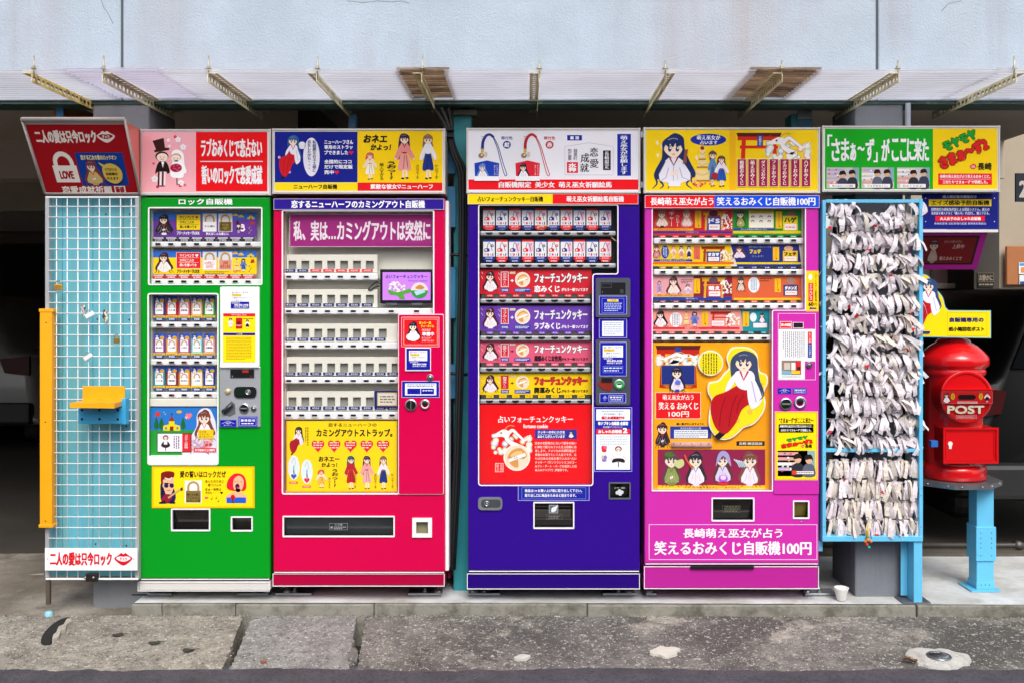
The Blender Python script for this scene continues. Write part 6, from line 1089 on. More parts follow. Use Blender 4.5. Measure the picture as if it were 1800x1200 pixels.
a.rect(1156, 1345, 789, 851.5, '#8e1c48', 2)
for i, (x0_, x1_, hh, tt, sk) in enumerate(((1163, 1199, '#5a4048', '#8a9c48', '#78883c'), (1204, 1244, '#2c2830', '#e8e4f0', '#d8d8e8'), (1252, 1290, '#5a3434', '#d8d0e8', '#4a3468'), (1296, 1338, '#7a4c38', '#e8e4f0', '#e0d8ec'))): a.girl(x0_, x1_, 792, 856 if i != 2 else 852, hh, tt, sk, 'bust', L=4, flip=i == 3, trim=('#4a6028', '#3060a0', '#3a2858', '#c83850')[i])
a.blob([(1184, 812), (1199, 806), (1202, 816), (1192, 822)], '#c8d088', 20); a.ell(1176, 798, 8, 5, '#48702c', 24); a.line([(1218, 824), (1206, 806), (1203, 798)], 2.4, '#e06028', 22); a.ell(1271, 840, 8, 7, '#b060d8', 22); a.ell(1271, 838, 5, 4, '#e8d0f8', 23); a.ell(1271, 848, 10, 3, '#d02848', 22)
a.blob([(1262, 798), (1271, 791), (1281, 798), (1285, 818), (1280, 812), (1271, 800), (1262, 812), (1258, 818)], '#a89cd0', 15, 3)
for i in range(5): a.line([(1290 + 4 * i, 806 + i), (1296 + 3 * i, 812), (1300 + 3 * i, 820)], 2, '#c0d0e0', 14 + i * .1, True)
a.rect(1156, 1345, 853, 858.5, '#f8c818', 2); a.text('ワタシたち萌え巫女が占ってあげるちょ', 1202, 1300, 853.6, 858.2, '#5a3010', 4, serif=.1); a.build('poster', v)
b = B().use(mat('speckled_roll', '#d8a89c', .7, var=.3, scale=60)); b.tube([(X(1180, .03), .035, Z(781, .03)), (X(1251, .03), .035, Z(781, .03))], .014, 12)
for px in (1184, 1196, 1216, 1232, 1246): b.use(ink('#6a3030')); b.lathe((X(px, .02), .0203, Z(779, .02)), [(0, -.001), (.003, 0)], 6, 'y')
b.build('rolled_slip', v)
# raised figure board and speech disc
OUT = [(1285, 612), (1300, 609), (1318, 611), (1331, 622), (1333, 640), (1336, 652), (1348, 658), (1350, 672), (1343, 690), (1346, 706), (1342, 724), (1326, 744), (1308, 751), (1296, 762), (1284, 770), (1268, 772), (1256, 764), (1246, 746), (1247, 720), (1251, 704), (1244, 688), (1246, 672), (1262, 668), (1272, 656), (1281, 646), (1277, 628)]
b = B().use(ink('#f0e8d0')); y = .022; oo = W(smooth_closed(OUT, 4), y); b.prism(oo, y, .012); b.use(ink('#f0dc1a')); b.prism(inset(oo, .007), y - .002, .003); b.build('cutout_board', v)
a = Art(y - .0022); a.girl(1245, 1345, 616, 771, '#3c4868', '#ece8f4', '#b81420', 'sit', L=1)
for x_, y_ in ((1337, 675), (1334, 702), (1318, 723), (1296, 738), (1322, 690)): a.flower(x_, y_, 5, '#f0b84c', .5); a.ell(x_, y_, 1.3, 1.3, '#f0dc1a', 1.6, 8)
a.build('figure_print', v)
b = B().use(ink('#f0e8d0')); b.lathe((X(1249, .024), .024, Z(638, .024)), [(0, -.002), (.058, -.002), (.060, 0), (.060, .012), (0, .012)], 36, 'y', smooth=False); b.use(ink('#f0dc1a')); b.lathe((X(1249, .024), .0215, Z(638, .024)), [(0, -.0002), (.054, 0)], 36, 'y'); b.build('speech_disc', v)
a = Art(.021); a.micro(1234, 1262, 621, 656, 6, '#4a3818', 2, vert=True, fill=.35); a.build('speech_print', v)
pane(v, L4)
b = B().use(paint('#dc34b6')); b.prism(rounded(W(rect(1360, 1439, 547.5, 867), 0), .008, 3), -.006, .0065); b.use(trimw); b.frame(W(rect(1367, 1433, 551, 667), 0), .0016, -.0072, .002); b.build('control_panel', v)
sticker(v, (1371, 1392, 565, 577.5), RED, 'push_plate', -.0075, lambda a: a.text('購入金額➡', 1373, 1390, 568.5, 574, '#f4dcd8', 3, bold=.3), rim='#f0e0e0')
b = B().use(dark_pl); b.pbox(1395, 1411, 568, 575.5, -.009, .004); b.use(trimw); b.frame(W(rect(1394, 1412.5, 566.5, 577), -.0085), .002, -.0095, .003); b.build('price_display', v)
def f_(a):
    a.micro(1375, 1415, 583, 628, 11, '#6a6a74', 2, vert=True, fill=.3); a.rect(1420, 1427, 583, 603, '#d82830', 2); a.rect(1420, 1427, 603, 628, '#1c3090', 2); a.vtext('おみくじ自販機', 1422, 1425, 585, 602, WHT, 3); a.vtext('みんなの運試し', 1422, 1425, 605, 626, WHT, 3)
    a.rect(1374, 1408, 633, 658, '#8a7468', 2); a.rect(1378, 1389, 637, 649, '#c8b8a8', 3); a.rect(1391, 1398, 637, 650, '#e0e8ec', 3); a.rect(1398, 1408, 634, 656, '#d02830', 3); a.rect(1401, 1407, 644, 650, '#282428', 4); a.rect(1391, 1406, 651, 656.5, '#e8c020', 4); a.poly([(1374, 650), (1390, 652), (1392, 658), (1374, 658)], '#78a8c0', 3); a.micro(1375, 1407, 660.5, 662.5, 1, '#5a4850', 2)
b = B().use(white_pl); b.prism(W([(1368, 578.5), (1432, 578.5), (1432, 634.5), (1414, 634.5), (1414, 666), (1368, 666)], 0), -.0075, .003); b.build('paper_holder', v); a = Art(-.0076); f_(a); a.build('instruction_sheet', v)
knob(v, 1421.5, 641, .014, y=-.0065); knob(v, 1380.5, 709, .029, 'dialh', -.0065); knob(v, 1405.5, 706.5, .029, 'cup', -.0065)
sticker(v, (1367, 1391, 681, 691.5), NAVY, y=-.0065, fn=lambda a: lever_mark(a, 1368, 1390, 681.5, 691), rim='#5a4ac0'); sticker(v, (1394, 1418, 681, 691.5), NAVY, y=-.0065, fn=lambda a: coins(a, 1396, 1416, 683, 690), rim='#5a4ac0')
def moya(a, x0, y, w, rot, k):
    """slanting two-line title in green and red brush letters"""
    u = w / 100; a.at(x0, y, u, u * k, rot)
    a.text('モヤモヤ', 20, 88, -39, -17, '#18a030', 3, bold=1.6, edge='#0a4014', ew=1.0); a.text('さまぁ〜ず2', 0, 100, -15, 13, '#e0201c', 7, bold=2.4, edge='#4a0a08', ew=1.0); a.reset()
def f_(a):
    a.text('“さまぁーず”がここに来た〜', 1369, 1430, 733, 743, BLK, 3, bold=.3); a.rect(1368.5, 1430, 744.5, 759.5, '#e0202c', 2); a.text('長崎の萌え巫女が占う笑えるおみくじに、', 1370.5, 1428, 746, 750.5, WHT, 3, bold=.1); a.text('三村たち“さまぁーず”が挑戦した。', 1372, 1426, 753, 757.5, WHT, 3, bold=.1)
    moya(a, 1373, 784, 56, -10, .55); a.ell(1411, 783, 2.8, 2.4, '#e02030', 9); a.text('in', 1409.7, 1412.3, 781.8, 784.3, WHT, 11); a.text('長崎', 1415, 1427, 779.5, 786.5, BLK, 9, bold=.2); a.photo(1367, 1432.5, 791, 836, 3); a.rect(1395, 1430, 827, 832, '#e8e0e0', 8); a.micro(1400, 1428, 828, 831, 1, '#4a3030', 9); a.rect(1392, 1400, 826, 833, '#d84020', 9)
sticker(v, (1362, 1437.5, 722.5, 843), '#f8a40c', 'side_poster', -.0065, lambda a: (a.rect(1364.5, 1435, 725, 840.5, '#fbd80c', 2), f_(a)), rim='#f8e0a0')
sticker(v, (1416.5, 1439, 476.5, 548), '#fbc80c', 'vertical_sticker', -.0008, lambda a: (a.ell(1424.5, 488, 3.4, 4.6, '#f4f0e8', 2, 12), a.ell(1424.5, 484.5, 2.4, 2.4, '#f4f0e8', 2.5, 10), a.rect(1421, 1429.5, 498, 530, '#e0202c', 2), a.vtext('エルルビス', 1422.5, 1428.2, 500, 528, WHT, 4), a.vtext('ロボットおみくじ自動販売機', 1432, 1436, 482, 530, '#2a2010', 3), a.text('60', 1421, 1430, 531.5, 538.5, '#1c1810', 3, bold=.4), a.text('円', 1431, 1436, 533, 538.5, '#1c1810', 3), a.poly([(1422, 542), (1426, 539.5), (1426, 541), (1435, 541), (1435, 543.5), (1426, 543.5), (1426, 545)], '#1c3090', 3)), rim=None)
port(v, (1250.5, 1326, 873.5, 915.5)); a = Art(.006); a.border(1270, 1302, 887, 900, .4, '#5a5648', 1); a.micro(1273, 1300, 888, 899, 3, '#6a6656', 2); a.build('caution_print', v); port(v, (1393.5, 1422.5, 878.5, 911), flap=mat('olive_inner2', '#84782a', .4, var=.25, scale=8))
b = B().use(steel); b.lathe((X(1408.5), 0, Z(916)), [(.004, 0), (.004, -.003), (0, -.004)], 10, 'y'); b.build('screw', v)
a = Art(-.0005); a.border(1140.5, 1436.5, 920.5, 983, 1.1, '#f0c0e4', 1); a.text('長崎萌え巫女が占う', 1201, 1375, 927.5, 944.5, '#f6e8f4', 3, bold=.4, serif=.6); a.text('笑えるおみくじ自販機100円', 1150, 1426, 950, 974.5, '#f6e8f4', 3, bold=.5, serif=.9); a.build('door_lettering', v)
b = B().use(dark_pl); b.pbox(1214, 1325.5, 994.5, 999.5, .0, .012, .001); b.build('plinth_handle', v)
feet(v, ((1135, 1154, 1142), (1415, 1471, 1421)), Z(1034))

# ================================================================ lightbox signs
def sA(a):
    a.slab(249.5, 473.5, 230.5, 340.5, '#e6dcdc', .004, 0); a.rect(250, 344.5, 232.5, 338, '#f6b0b8', 1); a.rect(344.5, 470, 232.5, 337, '#ea0a16', 1)
    a.text('ラブおみくじで恋占ない', 353, 461, 244, 277, WHT, 3, bold=.75); a.rect(352, 462, 283.5, 285.2, '#f8d8dc', 3); a.text('誓いのロックで恋愛成就', 354, 461.5, 291, 325, WHT, 3, bold=.75); a.couple(267, 328, 243, 328)
    for x_, y_, r_, c in ((313, 246, 5.5, WHT), (308, 241, 3, '#e02038'), (296, 247, 3.5, WHT), (322, 259, 6, WHT), (272, 315, 6.5, WHT), (277, 329, 3, '#d01830'), (318, 322, 6, WHT), (317, 326, 4, '#d01830'), (325, 326, 2.6, '#e05060'), (270, 288, 2.6, '#e05060'), (298, 257, 2.5, WHT)): a.flower(x_, y_, r_, c, 2)
lightbox('lightbox_sign', (247, 476, 227.5, 343.5), 'pink and red lightbox sign with a drawn bridal couple above the green machine', sA)
def sB(a):
    a.slab(481, 780, 230, 338, '#e8e4dc', .004, 0); a.rect(483, 628.5, 232, 321, '#101c88', 1); a.rect(628.5, 777.5, 230.5, 321.5, '#fbd00a', 1); a.rect(483, 628.5, 321.5, 336, '#fbd812', 1); a.rect(628.5, 777.5, 321.5, 336, '#e81420', 1)
    a.text('ニューハーフ自販機', 516, 593, 324.5, 333, BLK, 3, bold=.35); a.text('素敵な彼女♡ニューハーフ', 651, 761, 324, 333, WHT, 3, bold=.35)
    a.girl(489, 531, 238, 316, '#2c5c90', '#ece6f2', '#d01420', 'sit', L=3); [a.flower(x_, y_, 2.6, '#e8b0d0', 2) for x_, y_ in ((497, 297), (493, 290), (491, 277), (509, 303), (499, 306))]
    a.ell(547.5, 276.5, 14.5, 34, '#e8e4f0', 3, 28); a.ell(531, 256, 6.5, 6.5, '#e8e4f0', 3); a.vtext('私綺麗なおネエ様に', 549.5, 556, 247, 303, '#201c58', 5, serif=.2); a.vtext('恋をしたかも・・・', 540.5, 547, 247, 297, '#201c58', 5, serif=.2)
    for t, x1_, y_ in (('ニューハーフさん', 621, 246.5), ('専用のストラッ', 620, 255.5), ('プできました', 612, 265), ('全国的にココ', 618, 281), ('だけで限定販', 620, 290), ('売中', 587, 299.5)): a.text(t, 570, x1_, y_, y_ + 7.4, '#f0eef4', 3, bold=.3)
    a.heart(617.5, 269, 3.8, '#e01828', 4); a.heart(592, 303.5, 3.8, '#e01828', 4)
    a.at(638, 237, 1, skew=-.12).text('おネエ', 2, 44, 0, 15, BLK, 3, bold=.9); a.at(650, 254, 1, skew=-.12).text('かよっ！', 2, 38, 0, 11, BLK, 3, bold=.7); a.reset()
    a.girl(637, 664, 268, 317, '#d85848', '#f0dcc0', '#f4ecd8', L=4, long=.1); a.girl(692, 730, 235, 317, '#3c1c48', '#e88c88', '#ec9a94', L=4, trim='#9c1424'); a.girl(736, 769, 236, 317, '#8e6848', '#ece8ee', '#1c3484', L=4, long=.25, trim='#e8e8f0')
    a.vtext('美人すぎる', 667, 675, 287, 317, '#302008', 3, bold=.1); a.vtext('うおっ!?', 680, 697, 284, 316, BLK, 3, bold=.4); a.vtext('タロウでーす', 731, 737, 290, 315, BLK, 14); a.vtext('ケンでーす', 764, 771, 290, 315, BLK, 14)
lightbox('lightbox_sign', (478.5, 782.5, 226.5, 341), 'navy and yellow lightbox sign with drawn ladies above the pink machine', sB)
def ema(a, x0, x1, y0, c, hair):
    m = (x0 + x1) / 2; a.poly([(x0, y0 + 5), (m, y0), (x1, y0 + 5), (x1 - 1, y0 + 28), (x0 + 1, y0 + 28)], c, 3); a.girl(x0 + 3, x0 + 26, y0 + 5, y0 + 34, hair, '#f0ecf4', '#d82030', 'bust', L=4); a.rect(x0, x1, y0 + 28, y0 + 36, WHT, 24); [a.vtext(t, x1 - 5 - 4.4 * i, x1 - 2 - 4.4 * i, y0 + 8, y0 + 26, '#f0e8f0', 24) for i, t in enumerate(('ましろさんへの', 'ねがいごとが'))]
def strap(a, x, y, c, sh):
    a.line([(x, y + 26), (x + 1, y + 12), (x + 6, y + 2), (x + 13, y - 1), (x + 20, y + 4)], (5.5, 4), c, 5, True); a.line([(x + 20, y + 4), (x + 28, y + 20), (x + 36, y + 48), (x + 42, y + 66), (x + 43, y + 70), (x + 39, y + 70), (x + 32, y + 46), (x + 26, y + 22), (x + 19, y + 5)], 1.3, c, 4, True)
    a.line([(x, y + 24), (x, y + 31)], 5, '#c8b060', 6); a.ell(x - 2, y + 36, 5, 4.5, '#a07858', 7); a.ell(x - 1, y + 35, 1.8, 1.6, '#f0e8d8', 8, 8); a.ell(x + 6, y + 34, 3, 5, '#d8c8a8', 6); [a.line([(x - 2 + i * .3, y + 2 + 4 * i), (x + 5 - i * .6, y + 4 + 4 * i)], .7, sh, 9) for i in range(6)]
def sC(a):
    a.slab(822, 1123, 229, 338, '#ebe8ee', .004, 0); a.rect(823.5, 1122, 316, 334, '#ee0c1c', 1); a.text('自販機限定  美少女  萌え巫女祈願絵馬', 877, 1075, 320, 330.5, WHT, 3, serif=.5, bold=.15)
    for x_, c, ch, sh in ((848, '#28388c', '紺', '#182060'), (923, '#c02030', '赤', '#701018')): strap(a, x_, 238, c, sh); a.text('根付色', x_ + 33, x_ + 53, 240, 246, c, 3, bold=.15); a.ell(x_ + 43, 255, 7, 7, c, 2, 24); a.text(ch, x_ + 38.5, x_ + 47.5, 250.5, 259.5, WHT, 3, bold=.3)
    ema(a, 834, 877.5, 282.5, '#1c3cb0', '#5c8ccc'); ema(a, 906, 949, 282.5, '#e02034', '#201c38')
    a.rect(997, 1023, 238, 247.5, '#16289c', 2); a.text('裏 面', 1002, 1018, 239.8, 245.8, WHT, 3, bold=.2); a.line([(993, 308), (993, 258), (1035, 251.5), (1078, 258), (1078, 308), (993, 308)], .7, '#b0a8c0', 2)
    a.vtext('麺屋町', 1008, 1015, 262, 282, '#3a3848', 3); a.vtext('飴が幽霊', 998, 1005, 262, 282, '#3a3848', 3); a.slab(996.5, 1016, 285.5, 304.5, '#e02030', .001, 2); a.text('水\n神', 999, 1013.5, 287, 303, WHT, 4, bold=.5)
    a.text('恋', 1037, 1051, 260, 275.5, '#141018', 3, serif=.3); a.text('愛', 1037, 1052, 280, 295.5, '#141018', 3, serif=.3); a.text('成', 1021, 1035.5, 270, 286, '#141018', 3, serif=.3); a.text('就', 1020, 1035, 288, 303, '#141018', 3, serif=.3)
    a.rect(1060, 1073.5, 265, 299.5, '#1c1820', 2); a.vtext('長崎限定', 1063, 1070.5, 267, 297, '#e8e4ec', 4, serif=.2); a.rect(1085, 1109, 236, 309.5, '#16289c', 2); a.vtext('萌え巫女が祈願します', 1090.5, 1103, 239, 307, WHT, 4, serif=.35)
lightbox('lightbox_sign', (820, 1125.5, 225.5, 340), 'white lightbox sign with blue and red charm straps above the purple machine', sC)
def sD(a):
    a.slab(1134, 1439, 227, 337.5, '#eadfb0', .004, 0); a.rect(1136, 1282, 229, 335, '#fbd20a', 1); a.rect(1282, 1293, 229, 335, '#f8b810', 1); a.rect(1293, 1437, 229, 335, '#fbd20a', 1)
    a.girl(1147, 1226, 235, 332, '#1c2c60', '#ebe6f0', '#f0ecf4', 'bust', L=3, trim='#8c2030'); a.poly([(1203, 264), (1209, 263), (1206, 288), (1200, 288)], '#8a4c38', 30)
    for x_, y_ in ((1153, 250), (1161, 256), (1154, 272), (1222, 276), (1172, 315)): a.poly([(x_, y_), (x_ + 3, y_ - 3), (x_ + 5, y_ + 3), (x_ + 2, y_ + 6)], '#f4ecd0', 3)
    a.ell(1245, 246, 31.5, 10.5, '#16309c', 3, 36); a.text('萌え巫女が', 1225, 1266, 238.5, 246.5, '#f4f0f8', 5, serif=.3); a.text('占います', 1231, 1261, 247.5, 254.5, '#f4f0f8', 5, serif=.3)
    a.cake(1219, 1250, 258, 328); a.girl(1243, 1262, 265, 330, '#5a3820', '#4888c0', '#3870b0', L=8, long=.05); a.girl(1254, 1282, 274, 330, '#6a3c28', '#e8e4f0', '#2058b8', L=10, long=.4); a.ell(1256, 310, 6, 6, '#a82030', 40)
    a.torii(1294, 1374, 234, 300, '#dc2818', '#5a1c1c', 2); a.rect(1331, 1341, 238, 258, '#1c3c9c', 4); a.vtext('白龍神社', 1333.5, 1338.5, 240, 256, WHT, 6); a.dragon(1348, 1424, 238, 282, 4)
    for i, t in enumerate(('婚勝おみくじ', '萌えおみくじ', 'ダメンズおみくじ', 'フェチおみくじ', 'オカマおみくじ', 'ドSおみくじ', 'ハゲおみくじ')): x_ = 1295.5 + 18.8 * i; a.rect(x_, x_ + 16, 280, 329, '#f0d8c0', 20); a.rect(x_ + .7, x_ + 15.3, 280.7, 328.3, '#a01848', 21); a.vtext(t, x_ + 4.5, x_ + 11.5, 283, 326, '#f8e8e0', 23, serif=.3)
lightbox('lightbox_sign', (1131.5, 1441.5, 224.5, 340), 'yellow lightbox sign with a red gate and white dragon above the magenta machine', sD)
def sE(a):
    a.slab(1448, 1755, 224.5, 334.5, '#e8e8e0', .004, 0); a.rect(1450, 1640, 227, 333, '#10a81c', 1); a.rect(1640, 1753, 226.5, 333, '#fbd20a', 1)
    for t, x0_, x1_ in (('「', 1454, 1463), ('さ', 1461, 1477), ('ま', 1478, 1493), ('ぁ', 1494, 1505), ('〜', 1507, 1520), ('ず', 1521, 1537), ('」', 1535, 1543), ('が', 1549, 1564), ('こ', 1567, 1580), ('こ', 1582, 1594), ('に', 1594, 1607), ('来', 1606, 1621), ('た', 1620, 1633)): h_ = {'「': (237, 258), '」': (268, 286), '〜': (258, 266), 'ぁ': (252, 284)}.get(t, (244, 284)); a.text(t, x0_, x1_, h_[0], h_[1], WHT, 3, bold=.9)
    for i, (x_, t) in enumerate(((1453, '萌えるおみくじにど緊張'), (1514.5, 'フェチおみくじ。'), (1577, 'おみくじだよ。'))): a.photo(x_, x_ + 57, 295, 331.5, 11 + i); a.rect(x_ + 5, x_ + 50, 324, 330.5, '#f0eaea', 8); a.text(t, x_ + 10, x_ + 46, 325.4, 329.4, '#2a2020', 9)
    moya(a, 1651, 290, 93, -24, .95); a.ell(1710.5, 293, 5.5, 4.6, '#e02030', 9); a.text('in', 1707.7, 1713.3, 290, 296, WHT, 11); a.text('長崎', 1718, 1743, 286.5, 299.5, BLK, 9, bold=.4)
    a.rect(1649, 1743.5, 305.5, 325.5, '#e81828', 2); a.text('長崎の萌え巫女が占う笑えるおみくじに、', 1652, 1741, 307.5, 313.5, WHT, 3, bold=.15); a.rect(1652, 1741, 315.2, 315.7, WHT, 3); a.text('三村たち“さまぁーず”が挑戦した。', 1657, 1736, 317.5, 323.5, WHT, 3, bold=.15)
lightbox('lightbox_sign', (1445.5, 1758, 221.5, 337.5), 'green and yellow lightbox sign with three photos above the rack of paper slips', sE)
for px, py in ((1129, 237), (1129, 325), (476.5, 280)):
    b = B().use(steel); b.pbox(px - 2.5, px + 3, py - 5, py + 5, .01, .01); b.build('sign_joiner', loc=(X(px, .01), .01, Z(py, .01)), label='small steel joiner between two lightbox signs, ' + {237: 'upper right pair', 325: 'lower right pair', 280: 'left pair'}[py], cat='joiner')

# ================================================================ left: tilted sign, wire grid, post, ledge
s = empty('tilted_sign', (X(150), -.1, Z(343)), 'red tilted sign with a white LOVE padlock above the wire grid', 'sign')
q = [(X(40, -.235), -.235, Z(213, -.235)), (X(220.5, -.235), -.235, Z(213, -.235)), (X(247, -.02), -.02, Z(343, -.02)), (X(80.5, -.02), -.02, Z(343, -.02))]
a = Art(0, q, (0, 0, 200, 130)); a.slab(0, 200, 0, 130, '#b8aeaa', .014, 0); a.rect(3, 197, 6, 129, '#a4121c', 1)
a.text('二人の愛は只今ロック', 15, 136, 15, 38, '#efe6dc', 3, bold=.9); a.lips(137, 173, 17, 37, '#efe6dc', '#a4121c', 3)
a.lock(32, 81, 52, 107, '#efe6dc', '#efe6dc', 3, .17); a.text('LOVE', 42, 71, 86, 101, '#a4121c', 6, bold=.9); a.slab(84, 181, 54, 113, '#123c94', .001, 2)
a.text('恋する乙女の愛のロックオン', 94, 167, 58, 67, '#e8d898', 4, bold=.3); a.girl(90, 135, 66, 114, '#7a3c44', '#d8b868', '#c8a860', 'bust', L=4); a.blob([(138, 76), (150, 72), (164, 76), (172, 86), (170, 100), (158, 108), (144, 106), (135, 98), (133, 84)], '#d8b850', 26, 4); a.poly([(134, 78), (128, 70), (142, 76)], '#d8b850', 26.3)
for i, t in enumerate(('ラブロマンス', '自販機を', '叶えます')): a.text(t, 139, 163, 80 + 8 * i, 85.5 + 8 * i, '#403018', 28, bold=.2)
a.text('恋愛成就祈願', 30, 146, 118 - 2, 128.5, '#efe6dc', 3, bold=.6) if 0 else a.text('恋愛成就祈願', 38, 143, 113.5, 127, '#efe6dc', 3, bold=.6)
a.rect(148, 171, 113.5, 127.5, '#efe6dc', 3); a.text('恋成\n愛就', 150, 169, 114.5, 126.5, '#a4121c', 5, bold=.5); a.build('sign_face', s)
b = B().use(mat('sign_rim', '#bdb2ac', .4, var=.1)); Q = [Vector(p_) for p_ in q]; n_ = Vector((0, -.012, .006))
def bar(a_, c_, r_): b.tube([a_ + n_, c_ + n_], r_, 4)
bar(Q[0], Q[1], .010); bar(Q[1], Q[2], .006); bar(Q[2], Q[3], .004); bar(Q[3], Q[0], .006); b.build('frame', s)
b = B().use(mat('salmon_side', '#e87468', .35, var=.1)); t_ = Vector((X(248, 0), .0, Z(232, 0))); pts = [Q[1] + Vector((0, .012, -.004)), Vector((X(248, .02), .02, Z(229, .02))), Vector((X(249, .02), .02, Z(343, .02))), Q[2] + Vector((0, .012, 0))]
b.add(pts + [p_ + Vector((-.006, 0, 0)) for p_ in pts], [(0, 1, 2, 3), (7, 6, 5, 4), (0, 4, 5, 1), (1, 5, 6, 2), (2, 6, 7, 3), (3, 7, 4, 0)]); b.build('side_panel', s)
b = B().use(mat('sign_back', '#4c2020', .6)); pts = [Q[0] + Vector((0, .014, -.004)), Vector((X(52, .02), .02, Z(229, .02))), Vector((X(80, .02), .02, Z(343, .02))), Q[3] + Vector((0, .012, 0))]; b.add(pts + [p_ + Vector((.006, 0, 0)) for p_ in pts], [(0, 1, 2, 3), (7, 6, 5, 4), (0, 4, 5, 1), (1, 5, 6, 2), (2, 6, 7, 3), (3, 7, 4, 0)]); b.build('side_panel', s)
# blue backing board and grid
yg = -.03
bd = empty('backing_board', (X(165, .03), .03, Z(1014, .03)), 'faded sky blue boards behind the white wire grid', 'board')
blu = mat('sky_blue_board', '#62b6cc', .6, var=.1, scale=3, h2='#6aa8ac', stretch=(9, 1, .5), dirt=.5, dirt_h='#5b8c90', dscale=1.2); add_streaks(blu, '#5f8f92', .6, 7, .5)
for i in range(6): x0_, x1_ = X(83, .03) + i * (X(243, .03) - X(83, .03)) / 6, X(83, .03) + (i + 1) * (X(243, .03) - X(83, .03)) / 6; b = B().use(blu); b.box(x0_ + .0006, x1_ - .0006, .03 + .0015 * (i % 2), .045, Z(1012, .03), Z(345, .03), .001); b.build('board', bd)
b = B().use(ink('#1a2a30'))
for px, py in ((139, 371), (173, 376), (186, 377), (228, 377), (171, 561), (227, 562), (168, 955), (222, 958), (146, 742), (198, 742), (175, 747), (222, 748)): b.lathe((X(px, .03), .0299, Z(py, .03)), [(0, -.002), (.003, -.0016), (.004, .003)], 8, 'y')
b.build('screw', bd)
gr = empty('wire_grid', (X(162, yg), yg, Z(1018, yg)), 'white wire grid panel for hanging padlocks left of the green machine', 'grid panel')
wm_ = mat('white_wire', '#e9ebec', .4, var=.05); gf = mat('grid_frame', '#b4b5b8', .4, metal=.3, var=.1)
b = B().use(gf); b.pbox(79, 86, 345, 1015, yg - .005, .035, .002); b.pbox(237, 244, 345, 1018, yg - .003, .03, .002); b.build('upright', gr)
b = B().use(wm_); b.pbox(80, 243, 345.5, 348.5, yg - .006, .01, .001); b.pbox(80, 243, 1015.5, 1018.5, yg - .006, .01, .001); b.build('rail', gr)
vw = hw = None
for i in range(8):
    px = 99.5 + 18.75 * i; pos = (X(px, yg), yg, Z(682, yg))
    if not vw: b = B().use(wm_); b.tube([(X(px, yg), yg, Z(1016, yg)), (X(px, yg), yg, Z(348, yg))], .0023, 6); vw = b.build('wire', gr, loc=pos).data
    else: inst(vw, 'wire', gr, pos)
for i in range(35):
    py = 363.5 + 18.75 * i; pos = (X(162, yg), yg - .0035, Z(py, yg))
    if py > 1010: break
    if not hw: b = B().use(wm_); b.tube([(X(86, yg), yg - .0035, Z(py, yg)), (X(241, yg), yg - .0035, Z(py, yg))], .0023, 6); hw = b.build('wire', gr, loc=pos).data
    else: inst(hw, 'wire', gr, pos)
b = B().use(mat('leg_brown', '#55493f', .6, var=.3)); b.pbox(80, 87, 1016, 1062, yg, .02, .002); b.build('leg', gr)
b = B().use(steel); x_, y_ = G(84, 1072, -.06); b.box(x_ - .03, x_ + .035, y_ - .03, y_ + .03, -.062, -.056, .001); b.use(mat('blue_cap', '#8fc4d2', .5)); b.lathe((X(84, yg), yg + .01, -.055), [(.018, 0), (.018, .02), (.012, .026), (0, .027)], 14); b.build('foot', gr)
b = B().use(mat('dark_clamp', '#3b3430', .4, metal=.5, var=.3)); b.pbox(150, 171, 1008, 1022, yg - .02, .03, .002); b.use(steel); [b.lathe((X(px, yg), yg - .021, Z(1012, yg)), [(0, -.006), (.005, -.005), (.006, 0)], 8, 'y') for px in (153.5, 168)]; b.build('clamp', gr)
a = Art(yg - .03); a.slab(79, 241.5, 962.5, 1001.5, '#e9e7ec', .004); a.text('二人の愛は只今ロック', 87.5, 197, 969, 993.5, '#cc1420', 2, bold=.9); a.lips(201, 233, 971, 993, '#cc1420', '#eceaee', 2); [a.ell(x_, 981.5, 1, 1, '#5a5a60', 2, 8) for x_ in (84, 235.5)]
a.build('name_plate', loc=(X(160, yg), yg - .03, Z(1001, yg)), label='white plate with red lettering and lips at the foot of the wire grid', cat='sign')
yel = mat('yellow_paint', '#f6a508', .4, var=.1, scale=3, dirt=.35, dirt_h='#b5700a', dscale=12, drange=(.6, .7))
yp = empty('yellow_post', (X(80, -.06), -.06, Z(927, -.06)), 'orange yellow box post standing at the left edge of the wire grid', 'post')
b = B().use(yel); b.pbox(69.5, 91, 547, 922, -.06, .05, .003); b.build('shaft', yp)
for r4 in ((68, 93.5, 543, 549), (67.5, 92.5, 921, 927)): b = B().use(yel); b.pbox(*r4, -.063, .056, .002); b.build('end_cap', yp)
b = B().use(ink('#a03c1c')); [b.lathe((X(px, -.06), -.0604, Z(py, -.06)), [(0, -.001), (.004, 0)], 8, 'y') for px, py in ((81, 567), (80, 741), (80, 915))]; b.build('rivet', yp)
lg = empty('wall_ledge', (X(175, -.1), -.05, Z(745, -.1)), 'small yellow ledge on a sky blue bracket fixed to the wire grid', 'ledge')
b = B().use(yel); b.pbox(145, 219, 678, 704, yg - .02, .006, .001); b.build('back_board', lg)
b = B().use(yel); y0_ = -.2; b.add([(X(123, y0_), y0_, Z(707, y0_)), (X(201, y0_), y0_, Z(708, y0_)), (X(219, yg), yg, Z(703, yg)), (X(146, yg), yg, Z(703, yg)), (X(123, y0_), y0_, Z(716, y0_)), (X(201, y0_), y0_, Z(717, y0_)), (X(219, yg), yg, Z(711, yg)), (X(146, yg), yg, Z(711, yg))], [(0, 1, 2, 3), (7, 6, 5, 4), (0, 4, 5, 1), (1, 5, 6, 2), (2, 6, 7, 3), (3, 7, 4, 0)]); b.build('shelf_board', lg)
